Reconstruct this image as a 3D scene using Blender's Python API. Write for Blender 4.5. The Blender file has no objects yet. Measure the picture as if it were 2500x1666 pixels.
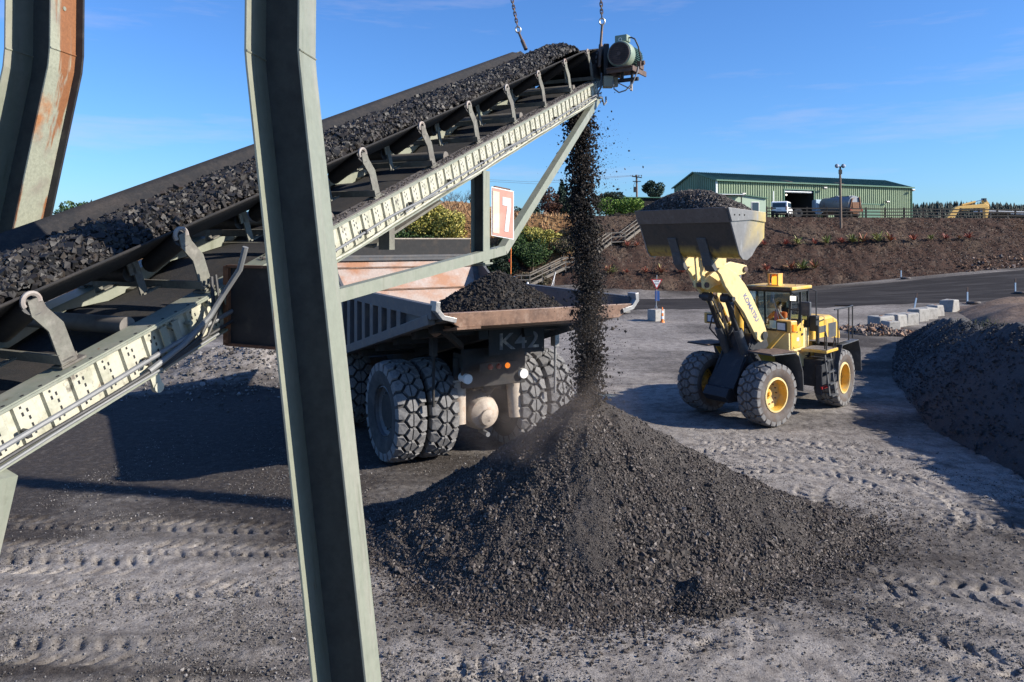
import bpy, math, random
import numpy as np
from mathutils import Vector as V, Matrix as M
R = math.radians
random.seed(7); rng = np.random.default_rng(11)
scn = bpy.context.scene
# ------------------------------------------------------------------ camera, world, sun, exposure
F = 1850.0                                   # focal length in photo pixels (2500 wide)
EYE = 5.5                                    # camera height above the yard
cam = bpy.data.cameras.new('camera'); cam.sensor_width = 36; cam.lens = 36 * F / 2500
cam.shift_y = -0.1; cam.clip_start = 0.1; cam.clip_end = 3000
camo = bpy.data.objects.new('camera', cam); scn.collection.objects.link(camo)
camo.location = (0, 0, EYE); camo.rotation_euler = (R(90), 0, 0); scn.camera = camo
SUN_AZ, SUN_EL = -14.0, 28.5                 # degrees from +x, elevation
sdir = V((math.cos(R(SUN_AZ)) * math.cos(R(SUN_EL)), math.sin(R(SUN_AZ)) * math.cos(R(SUN_EL)), math.sin(R(SUN_EL))))
sl = bpy.data.lights.new('sun', 'SUN'); sl.energy = 5.0; sl.angle = R(0.55); sl.color = (1, .92, .80)
so = bpy.data.objects.new('sun', sl); scn.collection.objects.link(so); so.location = (40, -20, 60)
so.rotation_euler = (-sdir).to_track_quat('-Z', 'Y').to_euler()
wd = bpy.data.worlds.new('World'); scn.world = wd; wd.use_nodes = True
wn = wd.node_tree; bgn = wn.nodes['Background']
sky = wn.nodes.new('ShaderNodeTexSky'); sky.sky_type = 'NISHITA'; sky.sun_disc = False
sky.sun_elevation = R(SUN_EL); sky.sun_rotation = R(90 - SUN_AZ); sky.altitude = 300
sky.air_density = 1.1; sky.dust_density = 0.45; sky.ozone_density = 3.5
tint = wn.nodes.new('ShaderNodeMix'); tint.data_type = 'RGBA'; tint.blend_type = 'MULTIPLY'; tint.inputs[0].default_value = 1
tint.inputs[7].default_value = (.68, 1.09, 1.66, 1); wn.links.new(sky.outputs[0], tint.inputs[6]); 
wtc = wn.nodes.new('ShaderNodeTexCoord'); wmp = wn.nodes.new('ShaderNodeMapping'); wmp.inputs['Scale'].default_value = (2.2, 2.2, 17); wmp.inputs['Rotation'].default_value = (0, R(-3), 0); wn.links.new(wtc.outputs['Generated'], wmp.inputs['Vector'])
cn1 = wn.nodes.new('ShaderNodeTexNoise'); cn1.inputs['Scale'].default_value = 1.15; cn1.inputs['Detail'].default_value = 7; cn1.inputs['Roughness'].default_value = .62; wn.links.new(wmp.outputs[0], cn1.inputs['Vector'])
cmr = wn.nodes.new('ShaderNodeMapRange'); cmr.inputs[1].default_value = .53; cmr.inputs[2].default_value = .82; cmr.inputs[4].default_value = .42; wn.links.new(cn1.outputs['Fac'], cmr.inputs[0])
cld = wn.nodes.new('ShaderNodeMix'); cld.data_type = 'RGBA'; wn.links.new(cmr.outputs[0], cld.inputs[0]); wn.links.new(tint.outputs[2], cld.inputs[6]); cld.inputs[7].default_value = (6.6, 6.2, 7.6, 1)   # thin high wisps of cloud
wn.links.new(cld.outputs[2], bgn.inputs[0]); bgn.inputs[1].default_value = 0.065
scn.view_settings.view_transform = 'Standard'; scn.view_settings.look = 'None'
scn.view_settings.exposure = 0.82; scn.view_settings.gamma = 1
scn.render.film_transparent = False
try:
    scn.cycles.max_bounces = 6; scn.cycles.transparent_max_bounces = 12
except Exception: pass

def at(px, py, D):                           # a point seen at photo pixel (px, py), D metres ahead
    return V(((px - 1250) / F * D, D, EYE + (583 - py) / F * D))

# ------------------------------------------------------------------ materials
MATS = {}
def _noise(nt, vec, scale, detail=5, rough=.6):
    n = nt.nodes.new('ShaderNodeTexNoise'); n.inputs['Scale'].default_value = scale
    n.inputs['Detail'].default_value = detail; n.inputs['Roughness'].default_value = rough
    nt.links.new(vec, n.inputs['Vector']); return n.outputs['Fac']
def _ramp(nt, fac, lo, hi):
    n = nt.nodes.new('ShaderNodeMapRange'); n.inputs[1].default_value = lo; n.inputs[2].default_value = hi
    n.clamp = True; nt.links.new(fac, n.inputs[0]); return n.outputs[0]
def _mix(nt, fac, a, b, mode='MIX'):
    n = nt.nodes.new('ShaderNodeMix'); n.data_type = 'RGBA'; n.blend_type = mode; n.clamp_factor = True
    if isinstance(fac, (int, float)): n.inputs[0].default_value = fac
    else: nt.links.new(fac, n.inputs[0])
    for k, x in ((6, a), (7, b)):
        if isinstance(x, tuple): n.inputs[k].default_value = (*x, 1)
        else: nt.links.new(x, n.inputs[k])
    return n.outputs[2]
def mat(name, base, layers=(), rough=.6, metal=0., var=.18, vscale=9, bump=0., bscale=30, island=None, attr=None,
        spec=.5, emit=None, estr=1., space='Object', rvar=.12, **kw):
    """layers: (colour, scale or (sx,sy,sz), lo, hi); island: list of colours picked per loose piece; attr: (name, colour)"""
    m = bpy.data.materials.new(name); m.use_nodes = True; nt = m.node_tree
    p = nt.nodes['Principled BSDF']; tc = nt.nodes.new('ShaderNodeTexCoord'); vec = tc.outputs[space]
    col = tuple(base)
    if island:
        g = nt.nodes.new('ShaderNodeNewGeometry'); cr = nt.nodes.new('ShaderNodeValToRGB')
        cr.color_ramp.interpolation = 'CONSTANT'; k = len(island)
        while len(cr.color_ramp.elements) < k: cr.color_ramp.elements.new(.5)
        for i, c in enumerate(island):
            cr.color_ramp.elements[i].position = i / k; cr.color_ramp.elements[i].color = (*c, 1)
        nt.links.new(g.outputs['Random Per Island'], cr.inputs[0]); col = cr.outputs[0]
    if attr:
        for an, ac in attr:
            a = nt.nodes.new('ShaderNodeAttribute'); a.attribute_name = an; col = _mix(nt, a.outputs['Fac'], col, ac)
    for (c, sc, lo, hi) in layers:
        v = vec
        if isinstance(sc, tuple):
            mp = nt.nodes.new('ShaderNodeMapping'); mp.inputs['Scale'].default_value = sc
            nt.links.new(vec, mp.inputs['Vector']); v = mp.outputs[0]; s = 1.
        else: s = sc
        col = _mix(nt, _ramp(nt, _noise(nt, v, s), lo, hi), col, tuple(c))
    if var:
        f = _ramp(nt, _noise(nt, vec, vscale, 8, .7), .3, .7)
        lo, hi = 1 - var, 1 + var
        col = _mix(nt, 1., col, _mix(nt, f, (lo, lo, lo), (hi, hi, hi)), 'MULTIPLY')
    if isinstance(col, tuple): p.inputs['Base Color'].default_value = (*col, 1)
    else: nt.links.new(col, p.inputs['Base Color'])
    if rvar:
        n = _noise(nt, vec, vscale * 1.7, 4)
        r_ = nt.nodes.new('ShaderNodeMapRange'); r_.inputs[3].default_value = max(.05, rough - rvar); r_.inputs[4].default_value = min(1, rough + rvar)
        nt.links.new(n, r_.inputs[0]); nt.links.new(r_.outputs[0], p.inputs['Roughness'])
    else: p.inputs['Roughness'].default_value = rough
    p.inputs['Metallic'].default_value = metal; p.inputs['Specular IOR Level'].default_value = spec
    if bump:
        b = nt.nodes.new('ShaderNodeBump'); b.inputs['Strength'].default_value = 1.; b.inputs['Distance'].default_value = bump
        nt.links.new(_noise(nt, vec, bscale, 8, .65), b.inputs['Height']); nt.links.new(b.outputs[0], p.inputs['Normal'])
    if emit:
        p.inputs['Emission Color'].default_value = (*emit, 1); p.inputs['Emission Strength'].default_value = estr
    MATS[name] = m; return m
def glass_mat(name, tint, a=.25):
    m = bpy.data.materials.new(name); m.use_nodes = True; nt = m.node_tree
    nt.nodes.remove(nt.nodes['Principled BSDF']); out = nt.nodes['Material Output']
    t = nt.nodes.new('ShaderNodeBsdfTransparent'); t.inputs[0].default_value = (*tint, 1)
    g = nt.nodes.new('ShaderNodeBsdfGlossy'); g.inputs['Roughness'].default_value = .03; g.inputs[0].default_value = (.9, .95, 1, 1)
    fr = nt.nodes.new('ShaderNodeFresnel'); fr.inputs[0].default_value = 1.45
    mx = nt.nodes.new('ShaderNodeMixShader'); nt.links.new(fr.outputs[0], mx.inputs[0])
    nt.links.new(t.outputs[0], mx.inputs[1]); nt.links.new(g.outputs[0], mx.inputs[2]); nt.links.new(mx.outputs[0], out.inputs[0])
    MATS[name] = m; return m

SAGE = (.205, .22, .175)
mat('sage_paint', SAGE, [((.26, .255, .215), (6, 6, .9), .48, .75), ((.14, .15, .11), (9, 9, .7), .58, .75), ((.17, .085, .045), (14, 14, 1.1), .68, .74), ((.13, .07, .04), 55, .70, .74), ((.32, .32, .28), 33, .71, .75)], rough=.5, var=.1, vscale=14, bump=.001, bscale=60)
mat('shaded_sage', (.055, .058, .05), [((.035, .035, .032), 5, .45, .7)], rough=.7, var=.2, vscale=14)  # darker copy of the sage paint, with the channel's shade put into its colour
mat('rusty_sage', (.25, .26, .20), [((.20, .185, .15), 5, .5, .7), ((.20, .08, .03), (5, 5, .22), .54, .60), ((.30, .13, .05), 2.1, .6, .72)], rough=.7, var=.22, vscale=40, bump=.002, bscale=70)
mat('dusty_steel', (.15, .15, .125), [((.10, .088, .078), 3, .4, .65), ((.20, .19, .165), 11, .55, .75)], rough=.75, var=.2, vscale=30, bump=.0015, bscale=90)
mat('dust_top', (.14, .125, .118), [((.08, .07, .066), 6, .5, .7)], rough=.95, var=.3, vscale=60, bump=.004, bscale=120)
mat('pale_plate', (.42, .41, .33), [((.28, .28, .21), 7, .5, .7), ((.18, .17, .15), 12, .68, .78)], rough=.55, var=.12, vscale=25)
mat('slot_black', (.012, .012, .014), rough=.9, var=0)
mat('rust', (.20, .09, .045), [((.10, .05, .03), 8, .45, .65), ((.33, .2, .12), 15, .6, .75)], rough=.85, var=.25, vscale=30, bump=.002)
mat('dark_steel', (.018, .018, .02), [((.05, .043, .038), 6, .55, .75)], rough=.6, var=.25, vscale=20)
mat('brown_steel', (.09, .06, .05), [((.16, .11, .09), 8, .5, .7)], rough=.8, var=.25)
mat('chain_steel', (.10, .08, .07), [((.2, .1, .05), 20, .5, .65)], rough=.6, metal=.4)
mat('belt_rubber', (.013, .013, .0145), [((.034, .028, .025), (2.5, 2.5, 2.5), .5, .7), ((.024, .021, .020), 18, .45, .65)], rough=.9, var=.35, vscale=45, bump=.004, bscale=60)
mat('return_rubber', (.03, .03, .033), [((.11, .105, .105), (1.2, 18, 18), .45, .65)], rough=.8, var=.3, vscale=25)
mat('roller_grey', (.15, .135, .12), [((.08, .066, .058), 5, .5, .7)], rough=.7, var=.2)
mat('hook_worn', (.27, .24, .215), [((.22, .12, .085), 8, .5, .7)], rough=.6, var=.15)
mat('cable_grey', (.15, .155, .16), rough=.55, var=.12)
mat('cable_black', (.03, .03, .032), rough=.6, var=.1)
mat('motor_green', (.20, .26, .20), [((.28, .29, .22), 9, .5, .7)], rough=.5, var=.15)
mat('motor_teal', (.05, .12, .11), rough=.5, var=.2)
COAL = [(.016, .015, .016), (.024, .021, .02), (.035, .030, .028), (.012, .012, .013), (.045, .037, .032), (.028, .026, .027), (.055, .043, .034), (.02, .02, .022), (.07, .064, .06), (.032, .027, .024)]
COAL = [tuple(.62 * x for x in c) for c in COAL]
mat('coal', (.03, .03, .03), rough=.58, var=.3, vscale=30, island=COAL, spec=.42, rvar=.25)
mat('coal_dull', (.03, .03, .03), rough=.8, var=.3, vscale=30, island=COAL[:8] + [(.04, .032, .026), (.05, .04, .033)], spec=.25, rvar=.15)
mat('coal_base', (.018, .017, .017), rough=.85, var=.4, vscale=60, bump=.02, bscale=45)
GRAV0 = [(.034, .03, .028), (.05, .043, .039), (.07, .06, .054), (.028, .025, .023), (.10, .088, .08), (.044, .036, .031), (.062, .05, .041), (.17, .16, .15), (.036, .032, .03), (.05, .043, .039)]
GRAV = [(.9 * c[0], .83 * c[1], .79 * c[2]) for c in GRAV0]
mat('pile_stones', (.06, .05, .05), rough=.75, var=.25, vscale=20, island=GRAV, rvar=.2)
mat('pile_base', (.05, .043, .039), [((.09, .078, .07), 3.5, .5, .7), ((.03, .027, .026), 2.0, .55, .7)], rough=.95, var=.4, vscale=40, bump=.03, bscale=38)
LOOSE = [(.16, .15, .145), (.10, .092, .088), (.24, .225, .215), (.13, .12, .11), (.07, .065, .06), (.19, .175, .16), (.34, .32, .31), (.12, .105, .095)]
mat('loose_gravel', (.15, .14, .13), rough=.9, var=.2, island=[tuple(.66 * x for x in c) for c in LOOSE])
mat('tyre_rubber', (.03, .03, .032), [((.065, .06, .058), 3.5, .45, .7)], rough=.85, var=.25, vscale=16, bump=.002, bscale=60)
mat('tyre_tread', (.17, .168, .17), [((.10, .098, .10), 6, .5, .68)], rough=.85, var=.25, vscale=20, bump=.003, bscale=40)
mat('tyre_brown', (.09, .07, .06), [((.12, .115, .115), 3, .45, .7)], rough=.9, var=.2, vscale=14)
mat('tray_grey', (.08, .082, .087), [((.12, .108, .097), 3, .5, .7), ((.16, .09, .055), 5, .62, .75)], rough=.6, var=.15, bump=.002, bscale=25)
mat('tray_rust', (.30, .235, .205), [((.27, .105, .04), (.7, .7, 1.3), .42, .60), ((.36, .31, .29), 1.7, .56, .75)], rough=.55, var=.14, vscale=18, bump=.003, bscale=20)
mat('lip_rust', (.20, .115, .075), [((.11, .06, .04), 4, .45, .65), ((.28, .19, .14), (.7, 5, 5), .55, .75)], rough=.5, var=.2, vscale=25, bump=.002)
mat('truck_dark', (.014, .014, .015), [((.035, .027, .022), 3, .5, .7)], rough=.75, var=.25)
mat('truck_cream', (.40, .34, .28), [((.36, .22, .14), 6, .55, .72), ((.22, .185, .16), 3, .55, .7)], rough=.6, var=.15)
mat('white_paint', (.78, .77, .74), rough=.5, var=.08)
mat('worn_silver', (.30, .295, .29), [((.40, .39, .38), 5, .5, .7)], rough=.42, metal=.35, var=.12)
mat('yellow_paint', (.66, .40, .06), [((.50, .37, .16), 3, .48, .68), ((.30, .24, .16), 8, .62, .74)], rough=.42, var=.08, vscale=6)
mat('yellow_pale', (.70, .55, .26), [((.50, .38, .18), 5, .55, .75)], rough=.45, var=.08, vscale=6)
mat('loader_navy', (.018, .021, .028), [((.05, .05, .053), 4, .52, .72)], rough=.6, var=.2)
mat('loader_grey', (.055, .06, .067), [((.10, .098, .095), 5, .5, .7)], rough=.55, var=.15)
mat('bucket_floor', (.05, .038, .03), [((.03, .027, .026), 1.6, .48, .62), ((.22, .14, .04), (1.5, .8, 3), .64, .70)], rough=.55, var=.25, vscale=10, attr=[('paint', (.45, .28, .05))])
mat('bucket_side', (.22, .21, .205), [((.32, .31, .30), (8, 8, 2), .55, .7)], rough=.32, metal=.3, var=.1, attr=[('paint', (.58, .43, .16))])
mat('edge_plate', (.12, .10, .09), [((.16, .14, .13), 4, .5, .7)], rough=.5, metal=.2, var=.15)
mat('chrome', (.75, .76, .78), rough=.15, metal=1., var=0, rvar=.05)
mat('cab_dark', (.02, .022, .025), rough=.55, var=.1)
mat('seat_grey', (.05, .055, .06), rough=.9, var=.15)
mat('amber', (.75, .30, .04), rough=.25, var=0, emit=(1, .42, .04), estr=.9)
mat('amber_cage', (.72, .40, .10), rough=.4, var=.1)
mat('amber_lens', (.8, .22, .02), rough=.2, var=0, emit=(1, .25, .02), estr=.5)
mat('red_lens', (.30, .03, .02), rough=.3, var=0)
mat('lamp_lens', (.55, .60, .68), rough=.15, var=.1)
mat('work_lamp_lit', (.95, .9, .75), rough=.2, var=0, emit=(1, .93, .75), estr=1.2)
mat('paper_white', (.80, .82, .82), rough=.6, var=.05)
mat('komatsu_blue', (.16, .17, .28), rough=.5, var=.1)
mat('skin', (.52, .31, .22), rough=.55, var=.08)
mat('shirt_orange', (.85, .16, .03), rough=.8, var=.12, vscale=18)
mat('reflective_band', (.75, .75, .72), rough=.4, var=.05)
mat('shorts_navy', (.05, .06, .10), rough=.9, var=.15)
mat('hair_dark', (.025, .018, .014), rough=.8, var=.2)
mat('sign_pink', (.62, .30, .23), [((.70, .42, .33), 3, .5, .75)], rough=.5, var=.06)
mat('sign_white', (.85, .84, .80), rough=.5, var=.05)
mat('sign_cream', (.82, .70, .48), [((.85, .80, .66), (3, 3, 5), .5, .7)], rough=.5, var=.05)
mat('sign_red', (.42, .025, .025), rough=.5, var=.08)
mat('sign_blue', (.10, .22, .48), rough=.5, var=.1)
mat('cone_orange', (.85, .23, .05), rough=.55, var=.1)
mat('concrete', (.30, .29, .27), [((.21, .20, .185), 3, .48, .68), ((.36, .35, .33), 7, .6, .75)], rough=.9, var=.15, vscale=20, bump=.01, bscale=18)
mat('post_blue', (.35, .48, .60), rough=.6, var=.1)
mat('timber_grey', (.17, .15, .125), [((.10, .087, .073), (20, 20, 2), .45, .65)], rough=.9, var=.2, vscale=20)
mat('timber_dark', (.010, .008, .008), [((.022, .017, .015), 8, .5, .7)], rough=.85, var=.25)
mat('pole_wood', (.19, .135, .10), [((.12, .085, .065), (12, 12, 1), .45, .65)], rough=.9, var=.15)
mat('shed_green', (.185, .25, .145), [((.15, .205, .125), (.5, .5, .2), .5, .7)], rough=.5, var=.06, vscale=3)
mat('shed_roof', (.022, .075, .068), [((.035, .09, .08), (.4, .4, .4), .5, .7)], rough=.5, var=.1)
mat('shed_trim', (.05, .14, .09), rough=.5, var=.05)
mat('office_green', (.36, .46, .34), rough=.6, var=.05, vscale=2)
mat('interior_dark', (.02, .02, .02), rough=.95, var=.1)
mat('galv', (.30, .31, .32), rough=.4, metal=.5, var=.1)
mat('car_white', (.80, .81, .82), rough=.25, var=.04, vscale=2)
mat('car_glass', (.03, .05, .07), rough=.08, var=0)
mat('tank_grey', (.24, .255, .28), [((.25, .16, .11), 2, .55, .7)], rough=.45, metal=.3, var=.15)
mat('digger_yellow', (.72, .44, .12), rough=.5, var=.1)
mat('roof_pale', (.55, .57, .58), rough=.5, var=.1)
mat('lamp_grey', (.16, .16, .165), rough=.5, var=.1)
mat('bark', (.10, .075, .055), rough=.95, var=.3, bump=.02)
def leafmat(name, cols): return mat(name, cols[0], rough=.65, var=.1, island=cols, spec=.3)
leafmat('leaf_yellow', [(.34, .29, .06), (.26, .25, .05), (.44, .38, .10), (.12, .14, .03), (.38, .33, .08), (.19, .19, .04), (.52, .45, .15)])
leafmat('leaf_green', [(.045, .085, .022), (.03, .06, .018), (.065, .11, .028), (.02, .045, .015)])
leafmat('leaf_bright', [(.14, .23, .035), (.09, .17, .03), (.19, .28, .05), (.05, .10, .02)])
leafmat('leaf_dark', [(.020, .038, .018), (.012, .026, .014), (.03, .052, .024), (.017, .03, .02)])
leafmat('leaf_blue', [(.03, .06, .04), (.022, .045, .032), (.04, .075, .05)])
leafmat('leaf_rust', [(.10, .045, .03), (.07, .03, .022), (.13, .06, .035), (.05, .03, .02)])
leafmat('twig_grey', [(.07, .06, .055), (.05, .042, .04), (.10, .085, .075)])
leafmat('scrub_brown', [(.09, .07, .045), (.06, .05, .03), (.05, .06, .025), (.13, .10, .06)])
leafmat('flax_red', [(.38, .11, .06), (.28, .07, .05), (.45, .18, .10), (.20, .06, .045)])
leafmat('flax_green', [(.17, .19, .05), (.25, .26, .09), (.10, .13, .035), (.33, .32, .14)])
leafmat('weed_green', [(.07, .09, .03), (.10, .11, .04), (.05, .06, .025)])
leafmat('flax_mixed', [(.36, .13, .07), (.25, .10, .06), (.25, .22, .08), (.18, .08, .05)])
leafmat('pine_far', [(.012, .026, .018), (.009, .02, .015), (.017, .032, .022)])
leafmat('dry_grass', [(.34, .20, .09), (.28, .15, .065), (.40, .26, .13), (.22, .11, .05)])
leafmat('mulch_bits', [(.07, .046, .038), (.04, .028, .024), (.10, .07, .058), (.055, .038, .032), (.14, .11, .085), (.03, .022, .02)])
glass_mat('cab_glass', (.62, .75, .76))

# ------------------------------------------------------------------ scene helpers
def link(o): scn.collection.objects.link(o); return o
def tag(o, label=None, cat=None, group=None, kind=None):
    if label: o['label'] = label
    if cat: o['category'] = cat
    if group: o['group'] = group
    if kind: o['kind'] = kind
    return o
def thing(name, label, cat, loc=(0, 0, 0), rz=0, group=None):
    o = link(bpy.data.objects.new(name, None)); o.location = loc; o.rotation_euler = (0, 0, rz); o.empty_display_size = .2
    return tag(o, label, cat, group)
def root_matrix(o):
    m = M.Identity(4)
    while o is not None:
        m = (M.Translation(o.location) @ o.rotation_euler.to_matrix().to_4x4()) @ m; o = o.parent
    return m
def frame(ax, ay, az, o):
    m = M.Identity(4)
    for i in range(3): m[i][0] = ax[i]; m[i][1] = ay[i]; m[i][2] = az[i]; m[i][3] = o[i]
    return m
class MB:
    def __init__(s, T=None): s.v = []; s.f = []; s.T = T
    def add(s, vs, fs):
        k = len(s.v); T = s.T
        s.v += [tuple(T @ V(p)) if T else tuple(p) for p in vs]; s.f += [tuple(i + k for i in f) for f in fs]; return s
    def box(s, c, d, m=None):
        c = V(c); h = [x / 2 for x in d]
        vs = [V((sx * h[0], sy * h[1], sz * h[2])) for sx in (-1, 1) for sy in (-1, 1) for sz in (-1, 1)]
        vs = [(m @ v if m else v) + c for v in vs]
        return s.add(vs, [(0, 1, 3, 2), (4, 6, 7, 5), (0, 4, 5, 1), (2, 3, 7, 6), (0, 2, 6, 4), (1, 5, 7, 3)])
    def beam(s, a, b, w, h, up=(0, 0, 1)):
        a = V(a); b = V(b); e = (b - a).normalized(); r = e.cross(V(up))
        if r.length < 1e-4: r = e.cross(V((1, 0, 0)))
        r.normalize(); u = r.cross(e)
        vs = [p + r * x * w / 2 + u * z * h / 2 for p in (a, b) for x, z in ((-1, -1), (1, -1), (1, 1), (-1, 1))]
        return s.add(vs, [(3, 2, 1, 0), (4, 5, 6, 7), (0, 1, 5, 4), (1, 2, 6, 5), (2, 3, 7, 6), (3, 0, 4, 7)])
    def cyl(s, a, b, r0, r1=None, n=14, caps=True): return s.tube([a, b], [r0, r0 if r1 is None else r1], n, caps)
    def tube(s, pts, r, n=8, caps=True):
        pts = [V(p) for p in pts]; k = len(pts); rr = r if isinstance(r, (list, tuple)) else [r] * k
        d0 = (pts[1] - pts[0]).normalized(); u = d0.cross(V((0, 0, 1)))
        if u.length < .05: u = d0.cross(V((1, 0, 0)))
        u.normalize(); vs = []
        for i, p in enumerate(pts):
            d = (pts[min(i + 1, k - 1)] - pts[max(i - 1, 0)]).normalized()
            u = (u - d * u.dot(d)).normalized(); w = d.cross(u)
            vs += [p + (u * math.cos(2 * math.pi * j / n) + w * math.sin(2 * math.pi * j / n)) * rr[i] for j in range(n)]
        fs = [(i * n + j, i * n + (j + 1) % n, (i + 1) * n + (j + 1) % n, (i + 1) * n + j) for i in range(k - 1) for j in range(n)]
        if caps: fs += [tuple(range(n - 1, -1, -1)), tuple((k - 1) * n + j for j in range(n))]
        return s.add(vs, fs)
    def prism(s, poly, fn, t0, t1):
        n = len(poly); vs = [fn(a, b, t) for t in (t0, t1) for a, b in poly]
        return s.add(vs, [tuple(range(n - 1, -1, -1)), tuple(range(n, 2 * n))] + [(i, (i + 1) % n, n + (i + 1) % n, n + i) for i in range(n)])
    def sheet(s, pts, w0, w1, fn, th=.02):      # a bent plate: polyline pts given thickness th, extruded from w0 to w1
        up = []
        for i, p in enumerate(pts):
            a = V(pts[max(i - 1, 0)]); b = V(pts[min(i + 1, len(pts) - 1)]); d = (b - a).normalized(); up.append((p[0] - d[1] * th, p[1] + d[0] * th))
        return s.prism(list(pts) + up[::-1], fn, w0, w1)
    def lathe(s, prof, n=32, axis='y', c=(0, 0, 0), closed=False):
        c = V(c); vs = []
        for (r, t) in prof:
            for j in range(n):
                a = 2 * math.pi * j / n; x, z = r * math.cos(a), r * math.sin(a)
                vs.append(c + (V((x, t, z)) if axis == 'y' else V((t, x, z)) if axis == 'x' else V((x, z, t))))
        k = len(prof); fs = [(i * n + j, i * n + (j + 1) % n, ((i + 1) % k) * n + (j + 1) % n, ((i + 1) % k) * n + j) for i in range(k if closed else k - 1) for j in range(n)]
        return s.add(vs, fs)
    def ball(s, c, r, n=12, m=8, sc=(1, 1, 1)):
        c = V(c); vs = [c + V((0, 0, r * sc[2]))]
        for i in range(1, m):
            t = math.pi * i / m
            vs += [c + V((r * sc[0] * math.sin(t) * math.cos(2 * math.pi * j / n), r * sc[1] * math.sin(t) * math.sin(2 * math.pi * j / n), r * sc[2] * math.cos(t))) for j in range(n)]
        vs.append(c - V((0, 0, r * sc[2]))); L = len(vs) - 1
        fs = [(0, 1 + j, 1 + (j + 1) % n) for j in range(n)] + [(L, L - n + (j + 1) % n, L - n + j) for j in range(n)]
        fs += [(1 + i * n + j, 1 + (i + 1) * n + j, 1 + (i + 1) * n + (j + 1) % n, 1 + i * n + (j + 1) % n) for i in range(m - 2) for j in range(n)]
        return s.add(vs, fs)
    def islands(s):
        p = list(range(len(s.v)))
        def find(i):
            while p[i] != i: p[i] = p[p[i]]; i = p[i]
            return i
        for f in s.f:
            for i in f[1:]: p[find(i)] = find(f[0])
        groups = {}
        for f in s.f: groups.setdefault(find(f[0]), []).append(f)
        out = []
        for fs in groups.values():
            idx = sorted({i for f in fs for i in f}); mp = {i: k for k, i in enumerate(idx)}; b = MB()
            b.v = [s.v[i] for i in idx]; b.f = [tuple(mp[i] for i in f) for f in fs]; out.append(b)
        return out
    def build(s, name, m, parent=None, smooth=False, bevel=0, world=False, ang=40, split=False):
        if split:                                # every loose piece becomes a part of its own
            return [b.build(name, m, parent, smooth, bevel, world, ang) for b in s.islands()][0]
        me = bpy.data.meshes.new(name); vs = s.v
        if world and parent is not None:
            inv = root_matrix(parent).inverted(); vs = [tuple(inv @ V(p)) for p in vs]
        me.from_pydata(vs, [], s.f)
        return finish(me, name, m, parent, smooth, bevel, ang, fix=True)
def finish(me, name, m, parent=None, smooth=False, bevel=0, ang=40, fix=False):
    if fix:
        import bmesh
        b = bmesh.new(); b.from_mesh(me); bmesh.ops.recalc_face_normals(b, faces=b.faces[:]); b.to_mesh(me); b.free()
    me.materials.append(MATS[m] if isinstance(m, str) else m)
    o = link(bpy.data.objects.new(name, me))
    if parent is not None: o.parent = parent
    if smooth:
        me.polygons.foreach_set('use_smooth', [True] * len(me.polygons))
        try: me.set_sharp_from_angle(angle=R(ang))
        except Exception: pass
    if bevel:
        bv = o.modifiers.new('edge', 'BEVEL'); bv.width = bevel; bv.segments = 2; bv.limit_method = 'ANGLE'; bv.angle_limit = R(50)
    me.update(); return o
def np_mesh(name, verts, faces, m, parent=None, smooth=False, world=False):
    verts = np.asarray(verts, float)
    if world and parent is not None:
        inv = np.array(root_matrix(parent).inverted()); verts = verts @ inv[:3, :3].T + inv[:3, 3]
    me = bpy.data.meshes.new(name); k = faces.shape[1]; nf = len(faces)
    me.vertices.add(len(verts)); me.vertices.foreach_set('co', verts.astype(np.float32).ravel())
    me.loops.add(nf * k); me.loops.foreach_set('vertex_index', faces.astype(np.int32).ravel())
    me.polygons.add(nf); me.polygons.foreach_set('loop_start', np.arange(0, nf * k, k, dtype=np.int32)); me.polygons.foreach_set('loop_total', np.full(nf, k, np.int32))
    me.update(calc_edges=True); me.validate()
    if not smooth: me.polygons.foreach_set('use_smooth', [False] * nf)
    return finish(me, name, m, parent, smooth)
def grid_faces(nx, ny):
    i = np.arange(nx * ny).reshape(ny, nx); return np.stack([i[:-1, :-1], i[:-1, 1:], i[1:, 1:], i[1:, :-1]], -1).reshape(-1, 4)
OCT = np.array([(1, 0, 0), (-1, 0, 0), (0, 1, 0), (0, -1, 0), (0, 0, 1), (0, 0, -1)], float)
OCF = np.array([(0, 2, 4), (2, 1, 4), (1, 3, 4), (3, 0, 4), (2, 0, 5), (1, 2, 5), (3, 1, 5), (0, 3, 5)])
CUB = np.array([(x, y, z) for x in (-1, 1) for y in (-1, 1) for z in (-1, 1)], float) * .72
CUF = np.array([(0, 1, 3, 2), (4, 6, 7, 5), (0, 4, 5, 1), (2, 3, 7, 6), (0, 2, 6, 4), (1, 5, 7, 3)])
def rand_rot(n):
    q = rng.normal(size=(n, 4)); q /= np.linalg.norm(q, axis=1)[:, None]; w, x, y, z = q.T
    return np.stack([1 - 2 * (y * y + z * z), 2 * (x * y - z * w), 2 * (x * z + y * w), 2 * (x * y + z * w), 1 - 2 * (x * x + z * z), 2 * (y * z - x * w), 2 * (x * z - y * w), 2 * (y * z + x * w), 1 - 2 * (x * x + y * y)], 1).reshape(n, 3, 3)
def chips(pos, size, cube=False, flat=.55):      # angular stones at pos with radius size
    n = len(pos); base, fc = (CUB, CUF) if cube else (OCT, OCF); k = len(base)
    sc = rng.uniform(flat, 1.15, (n, 1, 3)); v = base[None] * sc * (1 + rng.normal(0, .17, (n, k, 1))) + rng.normal(0, .08, (n, k, 3))
    v = np.einsum('nij,nkj->nki', rand_rot(n), v) * np.asarray(size).reshape(-1, 1, 1) + np.asarray(pos)[:, None, :]
    return v.reshape(-1, 3), (fc[None] + (np.arange(n) * k)[:, None, None]).reshape(-1, fc.shape[1])
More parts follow.
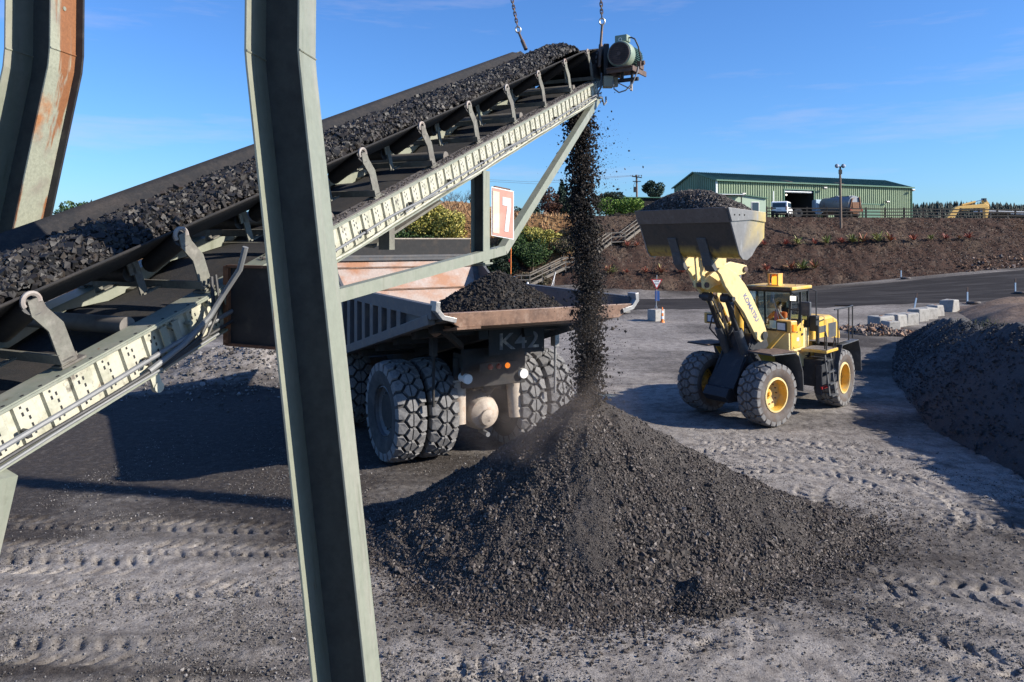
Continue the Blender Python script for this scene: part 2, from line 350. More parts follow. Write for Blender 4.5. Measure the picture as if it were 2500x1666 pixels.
def leaves(pos, size, droop=0., aspect=.55):
    n = len(pos); q = np.array([(-1, 0, 0), (0, -aspect, 0), (1, 0, 0), (0, aspect, 0)], float)
    v = np.einsum('nij,kj->nki', rand_rot(n), q) * np.asarray(size).reshape(-1, 1, 1); v[..., 2] *= (1 - droop)
    v += np.asarray(pos)[:, None, :]
    return v.reshape(-1, 3), np.arange(n * 4).reshape(n, 4)
def _h(ix, iy, seed): 
    x = np.sin(ix * 127.1 + iy * 311.7 + seed * 74.7) * 43758.5453; return x - np.floor(x)
def vnoise(x, y, seed=0):
    ix, iy = np.floor(x), np.floor(y); fx, fy = x - ix, y - iy; fx = fx * fx * (3 - 2 * fx); fy = fy * fy * (3 - 2 * fy)
    a, b, c, d = _h(ix, iy, seed), _h(ix + 1, iy, seed), _h(ix, iy + 1, seed), _h(ix + 1, iy + 1, seed)
    return (a * (1 - fx) + b * fx) * (1 - fy) + (c * (1 - fx) + d * fx) * fy - .5
def fbm(x, y, sc, oct=4, seed=0):
    t = 0; a = 1.
    for o in range(oct): t = t + a * vnoise(x * sc + o * 17.3, y * sc + o * 5.1, seed + o); a *= .5; sc *= 2.07
    return t
def sstep(a, b, x): t = np.clip((x - a) / (b - a), 0, 1); return t * t * (3 - 2 * t)
def plate_mat(name, base, hole):             # ribbed plate with rows of stamped slots, laid out along its own run and height
    m = mat(name, base, [((.28, .28, .21), 7, .5, .7), ((.13, .115, .095), 11, .60, .72), ((.17, .085, .04), (9, 9, 3), .66, .74)], rough=.55, var=.12, vscale=25); nt = m.node_tree; p = nt.nodes['Principled BSDF']
    src = p.inputs['Base Color'].links[0].from_socket
    def attr(n): a = nt.nodes.new('ShaderNodeAttribute'); a.attribute_name = n; return a.outputs['Fac']
    def mth(op, a, b):
        n = nt.nodes.new('ShaderNodeMath'); n.operation = op
        for k, x in ((0, a), (1, b)):
            if isinstance(x, (int, float)): n.inputs[k].default_value = x
            else: nt.links.new(x, n.inputs[k])
        return n.outputs[0]
    u = mth('FRACT', mth('DIVIDE', attr('run'), .178), 0); w = mth('FRACT', mth('DIVIDE', attr('rise'), .047), 0); wl = attr('rise')
    def band(x, a, b): return mth('MULTIPLY', mth('GREATER_THAN', x, a), mth('LESS_THAN', x, b))
    rows = mth('MAXIMUM', band(wl, .06, .112), band(wl, .175, .26)); h1 = mth('MULTIPLY', band(u, .27, .345), mth('MULTIPLY', band(w, .2, .72), rows))
    h2 = mth('MULTIPLY', band(u, .45, .52), mth('MULTIPLY', band(w, .45, .95), band(wl, .05, .235)))
    nt.links.new(_mix(nt, mth('MAXIMUM', h1, h2), src, hole), p.inputs['Base Color']); return m
def text(name, body, size, mtx, m, parent, ext=.004, align='CENTER', bold=0., sx=1.):
    c = bpy.data.curves.new(name, 'FONT'); c.body = body; c.size = size; c.extrude = ext; c.align_x = align; c.align_y = 'CENTER'; c.offset = bold
    o = link(bpy.data.objects.new(name, c)); bpy.context.view_layer.update()
    me = bpy.data.meshes.new_from_object(o.evaluated_get(bpy.context.evaluated_depsgraph_get()))
    bpy.data.objects.remove(o); bpy.data.curves.remove(c)
    me.transform(mtx @ M.Diagonal((sx, 1, 1, 1))); me.materials.clear(); me.name = name
    return finish(me, name, m, parent)
ORD = ['first', 'second', 'third', 'fourth', 'fifth', 'sixth', 'seventh', 'eighth', 'ninth', 'tenth', 'eleventh', 'twelfth']
# ------------------------------------------------------------------ the land
def g(x, y):
    x = np.asarray(x, float); y = np.asarray(y, float)
    z = 2.5 * sstep(20, 66, x) * sstep(46, 80, y)
    z = z + .10 * fbm(x, y, .07, 3, 3) * sstep(16, 40, y)
    z = z + 1.75 * np.exp(-((x + 9.8) / 3.8) ** 2 - ((y - 32.5 - .15 * x) / 2.6) ** 2) * (1 + .5 * fbm(x, y, .5, 4, 4))          # low windrow on the left
    z = z + .8 * np.exp(-((x - 5) / 12) ** 2 - ((y - 75.0) / 1.3) ** 2) * (1 + .8 * fbm(x, y, .5, 3, 9))
    return z
def g1(x, y): return float(g(np.array([x]), np.array([y]))[0])
TRACKS = []                                                     # straight: ('l', x0, y0, x1, y1, width, pitch, depth); arcs: ('a', cx, cy, r, a0, a1, ...)
for (x0, y0, x1, y1) in [(-12, 13.55, -2.6, 13.35), (-12, 12.75, -3.0, 12.7), (-12, 11.75, -2.0, 11.95), (-12, 10.25, -1.5, 10.0), (-12, 14.9, -4, 14.3),
                         (3.2, 11.95, 8.5, 8.3), (4.2, 13.0, 10, 10.6), (-2.2, 10.6, 1.6, 8.6), (1.2, 10.9, 5.5, 8.6), (5.2, 12.0, 10, 9.3), (-1.4, 9.9, .6, 8.6), (6.0, 12.6, 11, 10.9), (2.6, 11.3, 6.4, 8.4), (-12, 9.3, -3, 9.1)]:
    TRACKS.append(('l', x0, y0, x1, y1, .62, .30, .042))
for (cx, cy, r, a0, a1) in [(6.0, 16.2, 1.9, -70, 140), (6.0, 16.2, 3.4, -40, 130), (6.6, 16.4, 2.6, -60, 120), (7.2, 15.0, 5.2, 20, 120), (2.0, 10.0, 8.6, -6, 52), (2.6, 9.4, 10.2, 5, 60), (6.2, 16.4, 4.3, -20, 110), (8.6, 15.4, 2.4, 40, 200)]:
    TRACKS.append(('a', cx, cy, r, R(a0), R(a1), .6, .27, .038))
def imprint(x, y):
    z = np.zeros_like(x)
    for i, t in enumerate(TRACKS):
        if t[0] == 'l':
            _, x0, y0, x1, y1, w, p, dp = t; L = math.hypot(x1 - x0, y1 - y0); ux, uy = (x1 - x0) / L, (y1 - y0) / L
            s = (x - x0) * ux + (y - y0) * uy; d = -(x - x0) * uy + (y - y0) * ux; fade = sstep(0, .8, s) * sstep(L, L - .8, s)
        else:
            _, cx, cy, r, a0, a1, w, p, dp = t; a = np.arctan2(y - cy, x - cx); d = np.hypot(x - cx, y - cy) - r; s = a * r
            fade = sstep(a0, a0 + .2, a) * sstep(a1, a1 - .2, a)
        d = d + .09 * vnoise(s * .5, s * 0 + i, 5); inside = sstep(w / 2 + .05, w / 2 - .03, np.abs(d))
        ph = (s + np.abs(d) * .55 * (1 if i % 2 else -1)) / p + .5 * (d > 0); ph = ph - np.floor(ph)
        lug = sstep(.08, .15, ph) * sstep(.52, .45, ph) * sstep(.03, .07, np.abs(d))
        wear = sstep(-.22, .2, vnoise(x * .7 + i * 3, y * .7, 21 + i) + .35 * vnoise(x * 3.1, y * 3.1, 61 + i)); lug = lug * (.35 + 1.2 * (vnoise(s * 2.3, d * 3, 70 + i) + .5))
        edge = np.exp(-((np.abs(d) - w / 2 - .06) / .06) ** 2)
        z += fade * wear * (-dp * (.18 + lug) * inside + .022 * edge)
    return z
def tone(x, y):                                                 # 1 = dark coal dust, plus shade painted under the truck's shadow; 0 = pale gravel
    t = .41 + 1.35 * fbm(x, y, .16, 4, 31) + .45 * fbm(x * .5, y * 1.6, .9, 3, 41)
    for (cx, cy, rx, ry, v) in [(-7, 11.9, 6.5, 1.5, -.45), (-6, 9.4, 5, 1.0, .2), (-7, 17.4, 9, 3.8, .6), (-10, 24, 6, 4, .55), (6.9, 18.0, 3.6, 3.2, -.55), (7.6, 22.6, 6, 2.3, .38), (5.5, 35, 8, 9, -.42),
                                (3.2, 10.0, 3.2, 1.0, -.5), (8.4, 10.4, 2.6, 1.2, -.4), (1.4, 14.3, 5.6, 4.3, .6), (6.4, 13.9, 3.0, 1.2, .4), (-9.5, 31, 5, 4.5, -.9), (13, 47, 6, 9, .2), (30, 60, 12, 5, -.25),
                                (-3, 22, 5, 4, .3), (-.8, 11.4, 1.2, 1.3, .3)]:
        t = t + v * np.exp(-((x - cx) / rx) ** 2 - ((y - cy) / ry) ** 2)
    nr = (x > -13) & (x < 15) & (y > 8) & (y < 27); xs_, ys_ = x[nr], y[nr]; dt = np.zeros_like(xs_)
    for i, k in enumerate(TRACKS):                              # wheel paths: packed pale strips with darker thrown edges
        if k[0] == 'l':
            L = math.hypot(k[3] - k[1], k[4] - k[2]); ux, uy = (k[3] - k[1]) / L, (k[4] - k[2]) / L; s = (xs_ - k[1]) * ux + (ys_ - k[2]) * uy; d = -(xs_ - k[1]) * uy + (ys_ - k[2]) * ux; fd = sstep(-1, 1.5, s) * sstep(L + 1, L - 1.5, s)
        else:
            a = np.arctan2(ys_ - k[2], xs_ - k[1]); d = np.hypot(xs_ - k[1], ys_ - k[2]) - k[3]; fd = sstep(k[4] - .1, k[4] + .3, a) * sstep(k[5] + .1, k[5] - .3, a)
        dt += fd * (-.30 * np.exp(-(d / .26) ** 2) + .24 * np.exp(-((np.abs(d) - .47) / .13) ** 2)) * (.6 + vnoise(xs_ * 1.3 + i, ys_ * 1.3, 81))
    t = t.copy(); t[nr] += dt
    return np.clip(t, 0, 1)
def axis_pts(lo, a, b, hi, st, gr):
    mid = list(np.arange(a, b, st)); up = [mid[-1]]; d = st
    while up[-1] < hi: d *= gr; up.append(up[-1] + d)
    dn = [a]; d = st
    while dn[-1] > lo: d *= gr; dn.append(dn[-1] - d)
    return np.array(dn[:0:-1] + mid + up[1:])
gx = axis_pts(-420, -12, 13.5, 420, .034, 1.07); gy = axis_pts(-60, 8.6, 22.5, 900, .034, 1.045)
GX, GY = np.meshgrid(gx, gy); GZ = g(GX, GY)
near = (GX > -13) & (GX < 14.5) & (GY > 8) & (GY < 27)
zz = np.zeros_like(GX); xs, ys = GX[near], GY[near]
zz[near] = (imprint(xs, ys) + .020 * fbm(xs, ys, 3.2, 4, 2) + .010 * fbm(xs, ys, 13, 2, 8) * (1 + 1.2 * sstep(-.1, .3, fbm(xs, ys, .5, 3, 77)))) * sstep(27, 24, ys)
far = ~near & (GY < 80) & (GY > 8); zz[far] = .05 * fbm(GX[far], GY[far], .9, 3, 2)
GZ = GZ + zz
ground = np_mesh('ground', np.stack([GX, GY, GZ], -1).reshape(-1, 3), grid_faces(len(gx), len(gy)), mat('yard_gravel', (.275, .252, .232),
    [((.17, .152, .139), 2.6, .45, .62), ((.36, .338, .318), 9., .58, .72), ((.08, .07, .062), 31., .56, .66), ((.40, .38, .36), 48., .64, .72)], rough=.95, var=.3, vscale=22, bump=.02, bscale=42, spec=.15), None, smooth=True)
# the tone of coal dust and painted shade enters after the gravel colours
nt = MATS['yard_gravel'].node_tree; p = nt.nodes['Principled BSDF']; src = p.inputs['Base Color'].links[0].from_socket
an = nt.nodes.new('ShaderNodeAttribute'); an.attribute_name = 'dust_and_shade'
tc = nt.nodes.new('ShaderNodeTexCoord'); fine = _ramp(nt, _noise(nt, tc.outputs['Object'], 6., 8, .7), .3, .7)
ad = nt.nodes.new('ShaderNodeMath'); ad.operation = 'MULTIPLY_ADD'; nt.links.new(fine, ad.inputs[0]); ad.inputs[1].default_value = .5; ad.inputs[2].default_value = -.25
ad2 = nt.nodes.new('ShaderNodeMath'); ad2.operation = 'ADD'; ad2.use_clamp = True; nt.links.new(ad.outputs[0], ad2.inputs[0]); nt.links.new(an.outputs['Fac'], ad2.inputs[1])
dk = _mix(nt, _ramp(nt, _noise(nt, tc.outputs['Object'], 28., 6, .7), .45, .72), (.034, .029, .0265), (.08, .07, .064))
nt.links.new(_mix(nt, ad2.outputs[0], src, dk), p.inputs['Base Color'])
at_ = ground.data.attributes.new('dust_and_shade', 'FLOAT', 'POINT'); at_.data.foreach_set('value', tone(GX, GY).ravel().astype(np.float32))
tag(ground, kind='structure')

# haul road: curves in from the right, past the foot of the bank
cl = np.array([(150, 84), (100, 79.5), (70, 75.5), (50, 72.5), (34, 69), (20, 65), (6, 63), (-14, 65), (-40, 70)], float)
tt = np.linspace(0, len(cl) - 1, 260); idx = np.clip(tt.astype(int), 0, len(cl) - 2); fr = (tt - idx)[:, None]
def cr_(a, b, c, d, t): return .5 * (2 * b + (c - a) * t + (2 * a - 5 * b + 4 * c - d) * t * t + (3 * b - a - 3 * c + d) * t ** 3)
Pp = np.vstack([2 * cl[0] - cl[1], cl, 2 * cl[-1] - cl[-2]]); cc = cr_(Pp[idx], Pp[idx + 1], Pp[idx + 2], Pp[idx + 3], fr)
tan = np.gradient(cc, axis=0); tan /= np.linalg.norm(tan, axis=1)[:, None]; nrm = np.stack([-tan[:, 1], tan[:, 0]], 1)
offs = np.linspace(-1, 1, 25); wv = np.interp(tt, [0, 3.8, 5.2, 8], [8.0, 8.0, 4.8, 4.4]) + .6 * vnoise(tt * 1.3, tt * 0, 4)
rx = cc[:, None, 0] + nrm[:, None, 0] * offs[None] * wv[:, None]; ry = cc[:, None, 1] + nrm[:, None, 1] * offs[None] * wv[:, None]
rz = g(rx, ry) + .035 + .05 * np.sin(np.pi * (offs[None] + 1) / 2) - .06 * (np.abs(offs[None]) > .97)
road = np_mesh('road', np.stack([rx, ry, rz], -1).reshape(-1, 3), grid_faces(25, 260), mat('road_dark', (.022, .0195, .0195),
    [((.06, .056, .055), (.05, .8, 1), .5, .68), ((.045, .041, .04), (.3, 1.2, 1), .5, .7), ((.085, .08, .077), 9, .64, .76)], rough=.95, var=.25, vscale=14, bump=.01, bscale=14, spec=.12), None, smooth=True)
tag(road, kind='structure')

# mulched bank with two ledges, the yard above it, and the dry hill on the left
def bank_base(x): return 77 + .17 * np.clip(x - 10, 0, 60) + .0 * x
def bank_z(x, t):
    pr = np.interp(t, [0, .20, .25, .52, .57, .97, 1.0], [0, .235, .25, .575, .59, .985, 1.0]); z0 = g(x, bank_base(x)) - .15
    return z0 + (8.05 - z0) * pr
def bank_pt(x, t): return (x, float(bank_base(np.array(x))) + 9 * t, float(bank_z(np.array([x]), np.array([t]))[0]))
bx = np.arange(-150, 135, .24); bt = np.linspace(0, 1, 66); BX, BT = np.meshgrid(bx, bt)
BY = bank_base(BX) + 9 * BT; BZ = bank_z(BX, BT); rough_ = sstep(0, .05, BT) * sstep(1, .97, BT)
nz = .30 * fbm(BX, BY * 1.2, .8, 4, 13) + .16 * fbm(BX, BZ * 2.5, 2.6, 3, 15); BY = BY - nz * rough_; BZ = BZ + .35 * nz * rough_
bank = np_mesh('bank', np.stack([BX, BY, BZ], -1).reshape(-1, 3), grid_faces(len(bx), len(bt)), mat('bark_mulch', (.058, .034, .026),
    [((.105, .075, .055), .22, .5, .66), ((.09, .066, .052), 1.2, .5, .7), ((.03, .021, .019), 3.2, .5, .62), ((.125, .096, .072), 7., .62, .74), ((.022, .017, .016), 9., .55, .66)], rough=1., var=.35, vscale=16, bump=.06, bscale=9, spec=.1), None, smooth=True)
dry = sstep(9, 5, BX + 2 * fbm(BX, BY, .3, 3, 3)) * sstep(.28, .5, BT + .2 * fbm(BX, BY, .25, 3, 4)) + .75 * sstep(58, 74, BX + 9 * fbm(BX, BY, .12, 3, 8)) * sstep(-.1, .25, fbm(BX, BY, .5, 4, 5))
ab = bank.data.attributes.new('dry', 'FLOAT', 'POINT'); ab.data.foreach_set('value', np.clip(dry, 0, 1).ravel().astype(np.float32))
ntb = MATS['bark_mulch'].node_tree; pb_ = ntb.nodes['Principled BSDF']; sb_ = pb_.inputs['Base Color'].links[0].from_socket; aa_ = ntb.nodes.new('ShaderNodeAttribute'); aa_.attribute_name = 'dry'
tcb = ntb.nodes.new('ShaderNodeTexCoord'); ntb.links.new(_mix(ntb, aa_.outputs['Fac'], sb_, _mix(ntb, _ramp(ntb, _noise(ntb, tcb.outputs['Object'], 3., 6), .4, .65), (.25, .14, .062), (.14, .085, .045))), pb_.inputs['Base Color'])
tag(bank, kind='structure')
n = 26000; tx = rng.uniform(9, 80, n); t_ = rng.uniform(0, 1, n); py = bank_base(tx) + 9 * t_; pz = bank_z(tx, t_)
v, f = leaves(np.stack([tx, py - .05, pz + .06], 1), rng.uniform(.05, .15, n), aspect=.3)
tag(np_mesh('bark_chips', v, f, 'mulch_bits'), 'dark bark mulch and dead grass strewn over the long bank', 'mulch', kind='stuff')
px_ = np.arange(-150, 136, 3.); qy = np.linspace(0, 1, 14); PX, QY = np.meshgrid(px_, qy); PY = bank_base(PX) + 9 + QY * 120
plateau = np_mesh('plateau', np.stack([PX, PY, 8.05 + 0 * PX + .06 * fbm(PX, PY, .2, 2, 5)], -1).reshape(-1, 3), grid_faces(len(px_), 14), mat('upper_yard', (.22, .20, .18), [((.12, .10, .09), .6, .45, .65)], rough=.95, bump=.02, bscale=6), None, smooth=True)
tag(plateau, kind='structure')
hx = np.arange(-70, 26, .6); hy = np.arange(88, 150, .6); HX, HY = np.meshgrid(hx, hy)
HZ = 7.7 + sstep(88, 124, HY) * (np.interp(HX, [-70, -20, -8, -2, 3, 8, 14, 26], [-9, -6, 3.3, 2.2, 1.4, .9, .1, -.8])) + .25 * fbm(HX, HY, .15, 4, 6) + .12 * fbm(HX, HY, 1., 3, 7)
hill = np_mesh('hill', np.stack([HX, HY, HZ], -1).reshape(-1, 3), grid_faces(len(hx), len(hy)), mat('dry_hill', (.25, .14, .062), [((.165, .085, .037), 1.4, .45, .65), ((.32, .21, .10), 3., .55, .72)], rough=1., var=.25, vscale=8, bump=.1, bscale=7), None, smooth=True)
tag(hill, kind='structure')
n = 18000; tx = rng.uniform(-14, 20, n); ty = rng.uniform(81.5, 126, n); kp = (ty > 88) | (tx < 6.5); tx = tx[kp]; ty = ty[kp]; n = len(tx)
tz = np.where(ty < 88, bank_z(np.minimum(tx, 13), np.clip((ty - bank_base(tx)) / 9, 0, 1)) - .05, 7.7) + sstep(88, 124, ty) * np.interp(tx, [-70, -20, -8, -2, 3, 8, 14, 26], [3.5, 3.6, 3.3, 2.2, 1.4, .9, .1, -.8])
bl = np.zeros((n, 4, 3)); wdt = rng.uniform(.05, .12, n); hgt = rng.uniform(.25, .6, n); an_ = rng.uniform(0, 6.28, n)
for k, (sx, sz) in enumerate(((-1, 0), (1, 0), (.25, 1), (-.25, 1))):
    bl[:, k] = np.stack([tx + sx * wdt * np.cos(an_) + sz * .2 * np.cos(an_ * 3), ty + sx * wdt * np.sin(an_), tz + sz * hgt], 1)
tag(np_mesh('dry_grass', bl.reshape(-1, 3), np.arange(n * 4).reshape(n, 4), 'dry_grass'), 'tawny dry grass standing over the hill behind the shrubs', 'grass', kind='stuff')
# far pine hill
fx = np.linspace(90, 420, 60); fy = np.linspace(250, 420, 20); FX, FY = np.meshgrid(fx, fy)
def farh(x, y): return 6 + 13.0 * np.exp(-((x - 205) / 62) ** 2) * sstep(250, 360, y) + 5.0 * sstep(190, 330, x) * sstep(250, 360, y)
tag(np_mesh('far_hill', np.stack([FX, FY, farh(FX, FY)], -1).reshape(-1, 3), grid_faces(60, 20), mat('far_ground', (.03, .045, .035), rough=1.), None, smooth=True), kind='structure')
vs = []; fs = []; k = 0; n = 3200
for i in range(n):
    x = random.uniform(130, 330); y = random.uniform(285, 372); z = float(farh(np.array(x), np.array(y))); h = random.uniform(2.6, 4.6); rr = h * random.uniform(.18, .26); m_ = 6
    for lv in range(3):
        zb = z + h * (.05 + .27 * lv); zt = z + h * (.48 + .26 * lv); r_ = rr * (1 - .27 * lv); a0 = random.random() * 6
        vs += [(x + r_ * math.cos(a0 + 2 * math.pi * j / m_) * random.uniform(.7, 1.2), y + r_ * math.sin(a0 + 2 * math.pi * j / m_), zb) for j in range(m_)] + [(x, y, zt)]
        fs += [(k + j, k + (j + 1) % m_, k + m_) for j in range(m_)]; k += m_ + 1
tag(np_mesh('pine_forest', np.array(vs), np.array(fs), 'pine_far'), 'far dark pine plantation on the skyline right of the green shed', 'forest', kind='stuff')

# long gravel stockpile on the right, its near face in its own shade
by = np.arange(4, 46, .12); bu = np.linspace(-1, 1, 60); SY, SU = np.meshgrid(by, bu)
crest = np.interp(SY, [4, 12, 22, 30, 38, 41, 44, 46], [15.2, 15.4, 15.7, 17.9, 21.2, 21.6, 21.8, 22]); hh = np.interp(SY, [4, 12, 22, 30, 35, 38, 40, 41.5, 46], [3.3, 3.3, 2.9, 2.2, 1.75, 1.35, .7, .1, .0])
hh = hh + (.30 * vnoise(SY * .9, SY * 0, 3) + .34 * vnoise(SY * 2.1, SY * 0, 6) + .2 * vnoise(SY * 5, SY * 0, 7)) * 0
crn = (.30 * vnoise(SY * .9, SY * 0, 3) + .36 * vnoise(SY * 2.1, SY * 0, 6) + .22 * vnoise(SY * 5, SY * 0, 7)) * sstep(0, 2.6, hh)
half = hh * 1.12 + .4; SX = crest + SU * half; SZ = g(SX, SY) - .08 + hh * (1 - np.abs(SU)) ** .92 * 1.02 + crn * (1 - np.abs(SU)) ** 4 + .16 * fbm(SX, SY, .55, 4, 22) * (1 - SU ** 2) + .10 * fbm(SX, SY, .8, 4, 12) * (1 - SU ** 2) + .05 * fbm(SX, SY, 4, 3, 14) * (1 - SU ** 2)
berm = np_mesh('gravel_stockpile', np.stack([SX, SY, SZ], -1).reshape(-1, 3), grid_faces(len(by), 60), mat('stock_gravel', (.045, .046, .05), [((.03, .03, .033), 1.6, .45, .65), ((.08, .08, .082), 12, .58, .72)], rough=.95, var=.3, vscale=20, bump=.03, bscale=16), None, smooth=True)
tag(berm, 'long dark gravel stockpile with a lumpy crest along the right edge', 'stockpile')
n = 9000; Y = rng.uniform(8, 40, n); U = rng.uniform(-1, .25, n); cr0 = np.interp(Y, [4, 12, 22, 30, 38, 41, 44, 46], [15.2, 15.4, 15.7, 17.9, 21.2, 21.6, 21.8, 22]); h0 = np.interp(Y, [4, 12, 22, 30, 35, 38, 40, 41.5, 46], [3.3, 3.3, 2.9, 2.2, 1.75, 1.35, .7, .1, .0]); X = cr0 + U * (h0 * 1.12 + .4)
v, f = chips(np.stack([X, Y, g(X, Y) + h0 * (1 - np.abs(U)) ** .92 * 1.02], 1), np.clip(rng.lognormal(-3.55, .5, n), .015, .11)); bst = np_mesh('loose_stones', v, f, 'stock_gravel', berm); bst['kind'] = 'stuff'
my = np.arange(40, 62, .25); mu = np.linspace(-1, 1, 40); MY, MU = np.meshgrid(my, mu)
mh = 1.25 * sstep(40, 46, MY) * sstep(62, 52, MY) * (1 + .5 * vnoise(MY * .8, MY * 0, 2)); MX = 33.2 + .42 * (MY - 46) + MU * 4.6
MZ = g(MX, MY) - .05 + mh * np.maximum(0, 1 - MU ** 2) + .15 * fbm(MX, MY, .9, 4, 19) * (1 - MU ** 2)
mound = np_mesh('soil_mound', np.stack([MX, MY, MZ], -1).reshape(-1, 3), grid_faces(len(my), 40), mat('brown_soil', (.13, .085, .06), [((.22, .16, .12), 2.5, .5, .68), ((.06, .042, .035), 5, .5, .65)], rough=1., var=.3, bump=.05, bscale=9), None, smooth=True)
tag(mound, 'brown stony soil mound beyond the crest of the gravel stockpile', 'soil mound')
n = 200; tx = rng.uniform(27.5, 31.5, n); ty = rng.uniform(44, 48, n); tz = g(tx, ty); bl = np.zeros((n, 3, 3)); an_ = rng.uniform(0, 6.28, n); hg = rng.uniform(.3, .9, n)
for k, (sx, sz) in enumerate(((-.05, 0), (.05, 0), (0, 1))): bl[:, k] = np.stack([tx + sx + sz * .2 * np.cos(an_), ty, tz + sz * hg * .7], 1)
tag(np_mesh('green_weeds', bl.reshape(-1, 3), np.arange(n * 3).reshape(n, 3), 'weed_green'), 'thin green weeds along the foot of the brown soil mound', 'weeds', kind='stuff')

# ------------------------------------------------------------------ the big gravel pile under the chute
CX, CY, CH = 1.38, 14.25, 2.72
def pile_ext(a):                               # reach of the toe by bearing
    k = [-180, -150, -110, -90, -60, -25, 0, 30, 60, 90, 130, 160, 180]; v = [3.95, 3.6, 3.2, 3.1, 3.0, 3.6, 5.2, 4.8, 4.0, 3.7, 3.7, 3.9, 3.95]
    return np.interp(np.degrees(a), k, v)
def pile_z(x, y):
    dx, dy = x - CX, y - CY; rho = np.hypot(dx, dy); a = np.arctan2(dy, dx); q = rho / (pile_ext(a) * (1 + .10 * vnoise(a * 3.1, a * 0, 2)))
    h = CH * np.where(q < 1, (1 - q) * (1 - .38 * q * (1 - q) - .20 * q), 0); top = .16 * np.exp(-(rho / .45) ** 2)
    return h - top + .30 * np.exp(-(np.hypot((x - 2.88) / .30, (y - 11.45) / .26)) ** 1.4)
def pile_bump(x, y):
    a = np.arctan2(y - CY, x - CX); rho = np.hypot(x - CX, y - CY)
    return .15 * fbm(x, y, .8, 4, 3) + .07 * fbm(x, y, 5, 3, 5) + .11 * vnoise(a * 4.5, rho * .35, 8) * np.clip(rho / 1.2, 0, 1) + .05 * vnoise(a * 13, rho * .6, 9) * np.clip(rho / 1.5, 0, 1)
u = np.linspace(-1, 1, 300); HXp, HYp = np.meshgrid(CX + .5 + u * 6.2, CY + .1 + u * 4.9)
z0 = pile_z(HXp, HYp); bump_ = pile_bump(HXp, HYp) * sstep(0, .25, z0)
Zp = z0 + bump_ + .03 - .13 * sstep(.06, 0, z0)
pile = thing('gravel_pile', 'big dark gravel pile growing under the falling stream', 'gravel pile', (CX, CY, 0))
np_mesh('pile_core', np.stack([HXp, HYp, Zp], -1).reshape(-1, 3), grid_faces(300, 300), 'pile_base', pile, smooth=True, world=True)
n = 105000; aa = rng.uniform(-math.pi, math.pi, n); q = np.sqrt(rng.uniform(0, 1.06, n)); rr = q * pile_ext(aa); X = CX + rr * np.cos(aa); Y = CY + rr * np.sin(aa)
keep = (Y < CY + 1.2) | (rng.random(n) < .35); X, Y = X[keep], Y[keep]; n = len(X); zb = pile_z(X, Y); zb = zb + pile_bump(X, Y) * sstep(0, .25, zb)
patch = sstep(-.25, .25, fbm(X, Y, .8, 3, 61)); dfront = sstep(CY + 1, CY - 3, Y)
sz = rng.lognormal(-4.12, .42, n) * (.75 + .45 * patch) * (.85 + .35 * dfront); ang_ = np.arctan2(Y - CY, X - CX); rho_ = np.hypot(X - CX, Y - CY); sz = sz * np.clip(1 + 1.1 * vnoise(ang_ * 6, rho_ * .5, 33) + .5 * vnoise(ang_ * 17, rho_, 34), .45, 1.7) * (1 + .45 * sstep(.8, 1., q[keep])); sz = np.clip(sz, .009, .065)
v, f = chips(np.stack([X, Y, zb + .03 + sz * .25], 1), sz); tag(np_mesh('pile_stones', v, f, 'pile_stones', pile, world=True), kind='stuff')
n = 2400; X = rng.normal(2.88, .2, n); Y = rng.normal(11.45, .17, n); v, f = chips(np.stack([X, Y, np.maximum(0, pile_z(X, Y)) + pile_bump(X, Y) * sstep(0, .25, pile_z(X, Y)) + .035 + rng.uniform(0, .02, n)], 1), rng.uniform(.010, .032, n)); tag(np_mesh('fallen_lump', v, f, 'pile_stones', pile, world=True), kind='stuff')
n = 44000; aa = rng.uniform(-math.pi, .3, n); q = .93 + np.where(rng.random(n) < .65, rng.exponential(.05, n), rng.exponential(.14, n)); ex_ = pile_ext(aa) * (1 + .10 * vnoise(aa * 3.1, aa * 0, 2)); X = CX + q * ex_ * np.cos(aa); Y = CY + q * ex_ * np.sin(aa)
v, f = chips(np.stack([X, Y, g(X, Y) + .012 + np.maximum(0, pile_z(X, Y)) + .05 * sstep(1.06, .99, q)], 1), np.clip(rng.lognormal(-4.1, .4, n) * (1 + .35 * (q < 1.05)), .008, .05)); tag(np_mesh('pile_scatter', v, f, 'pile_stones', pile, world=True), kind='stuff')
n = 2600; X = rng.normal(-9.2, 3.2, n); Y = 31 + .15 * X + rng.normal(0, 1.8, n); v, f = chips(np.stack([X, Y, g(X, Y) + .03], 1), np.clip(rng.lognormal(-3.2, .5, n), .02, .14)); tag(np_mesh('windrow_stones', v, f, 'loose_gravel'), 'pale stones strewn over the low gravel windrow beyond the conveyor', 'stones', kind='stuff')
n = 130000; X = rng.uniform(-10, 13, n); Y = 8.7 + 14 * rng.beta(1, 2.2, n); w = sstep(-.12, .3, fbm(X, Y, .55, 4, 51) + .22 * (X < -1.0) * (Y < 12.2)); ok = rng.random(n) < w * .9 + .12
X, Y = X[ok], Y[ok]; v, f = chips(np.stack([X, Y, g(X, Y) + imprint(X, Y) + .006], 1), np.clip(rng.lognormal(-4.62, .48, len(X)), .005, .04))
tag(np_mesh('loose_gravel', v, f, 'loose_gravel'), 'loose pale and dark gravel scattered over the yard floor', 'gravel', kind='stuff')
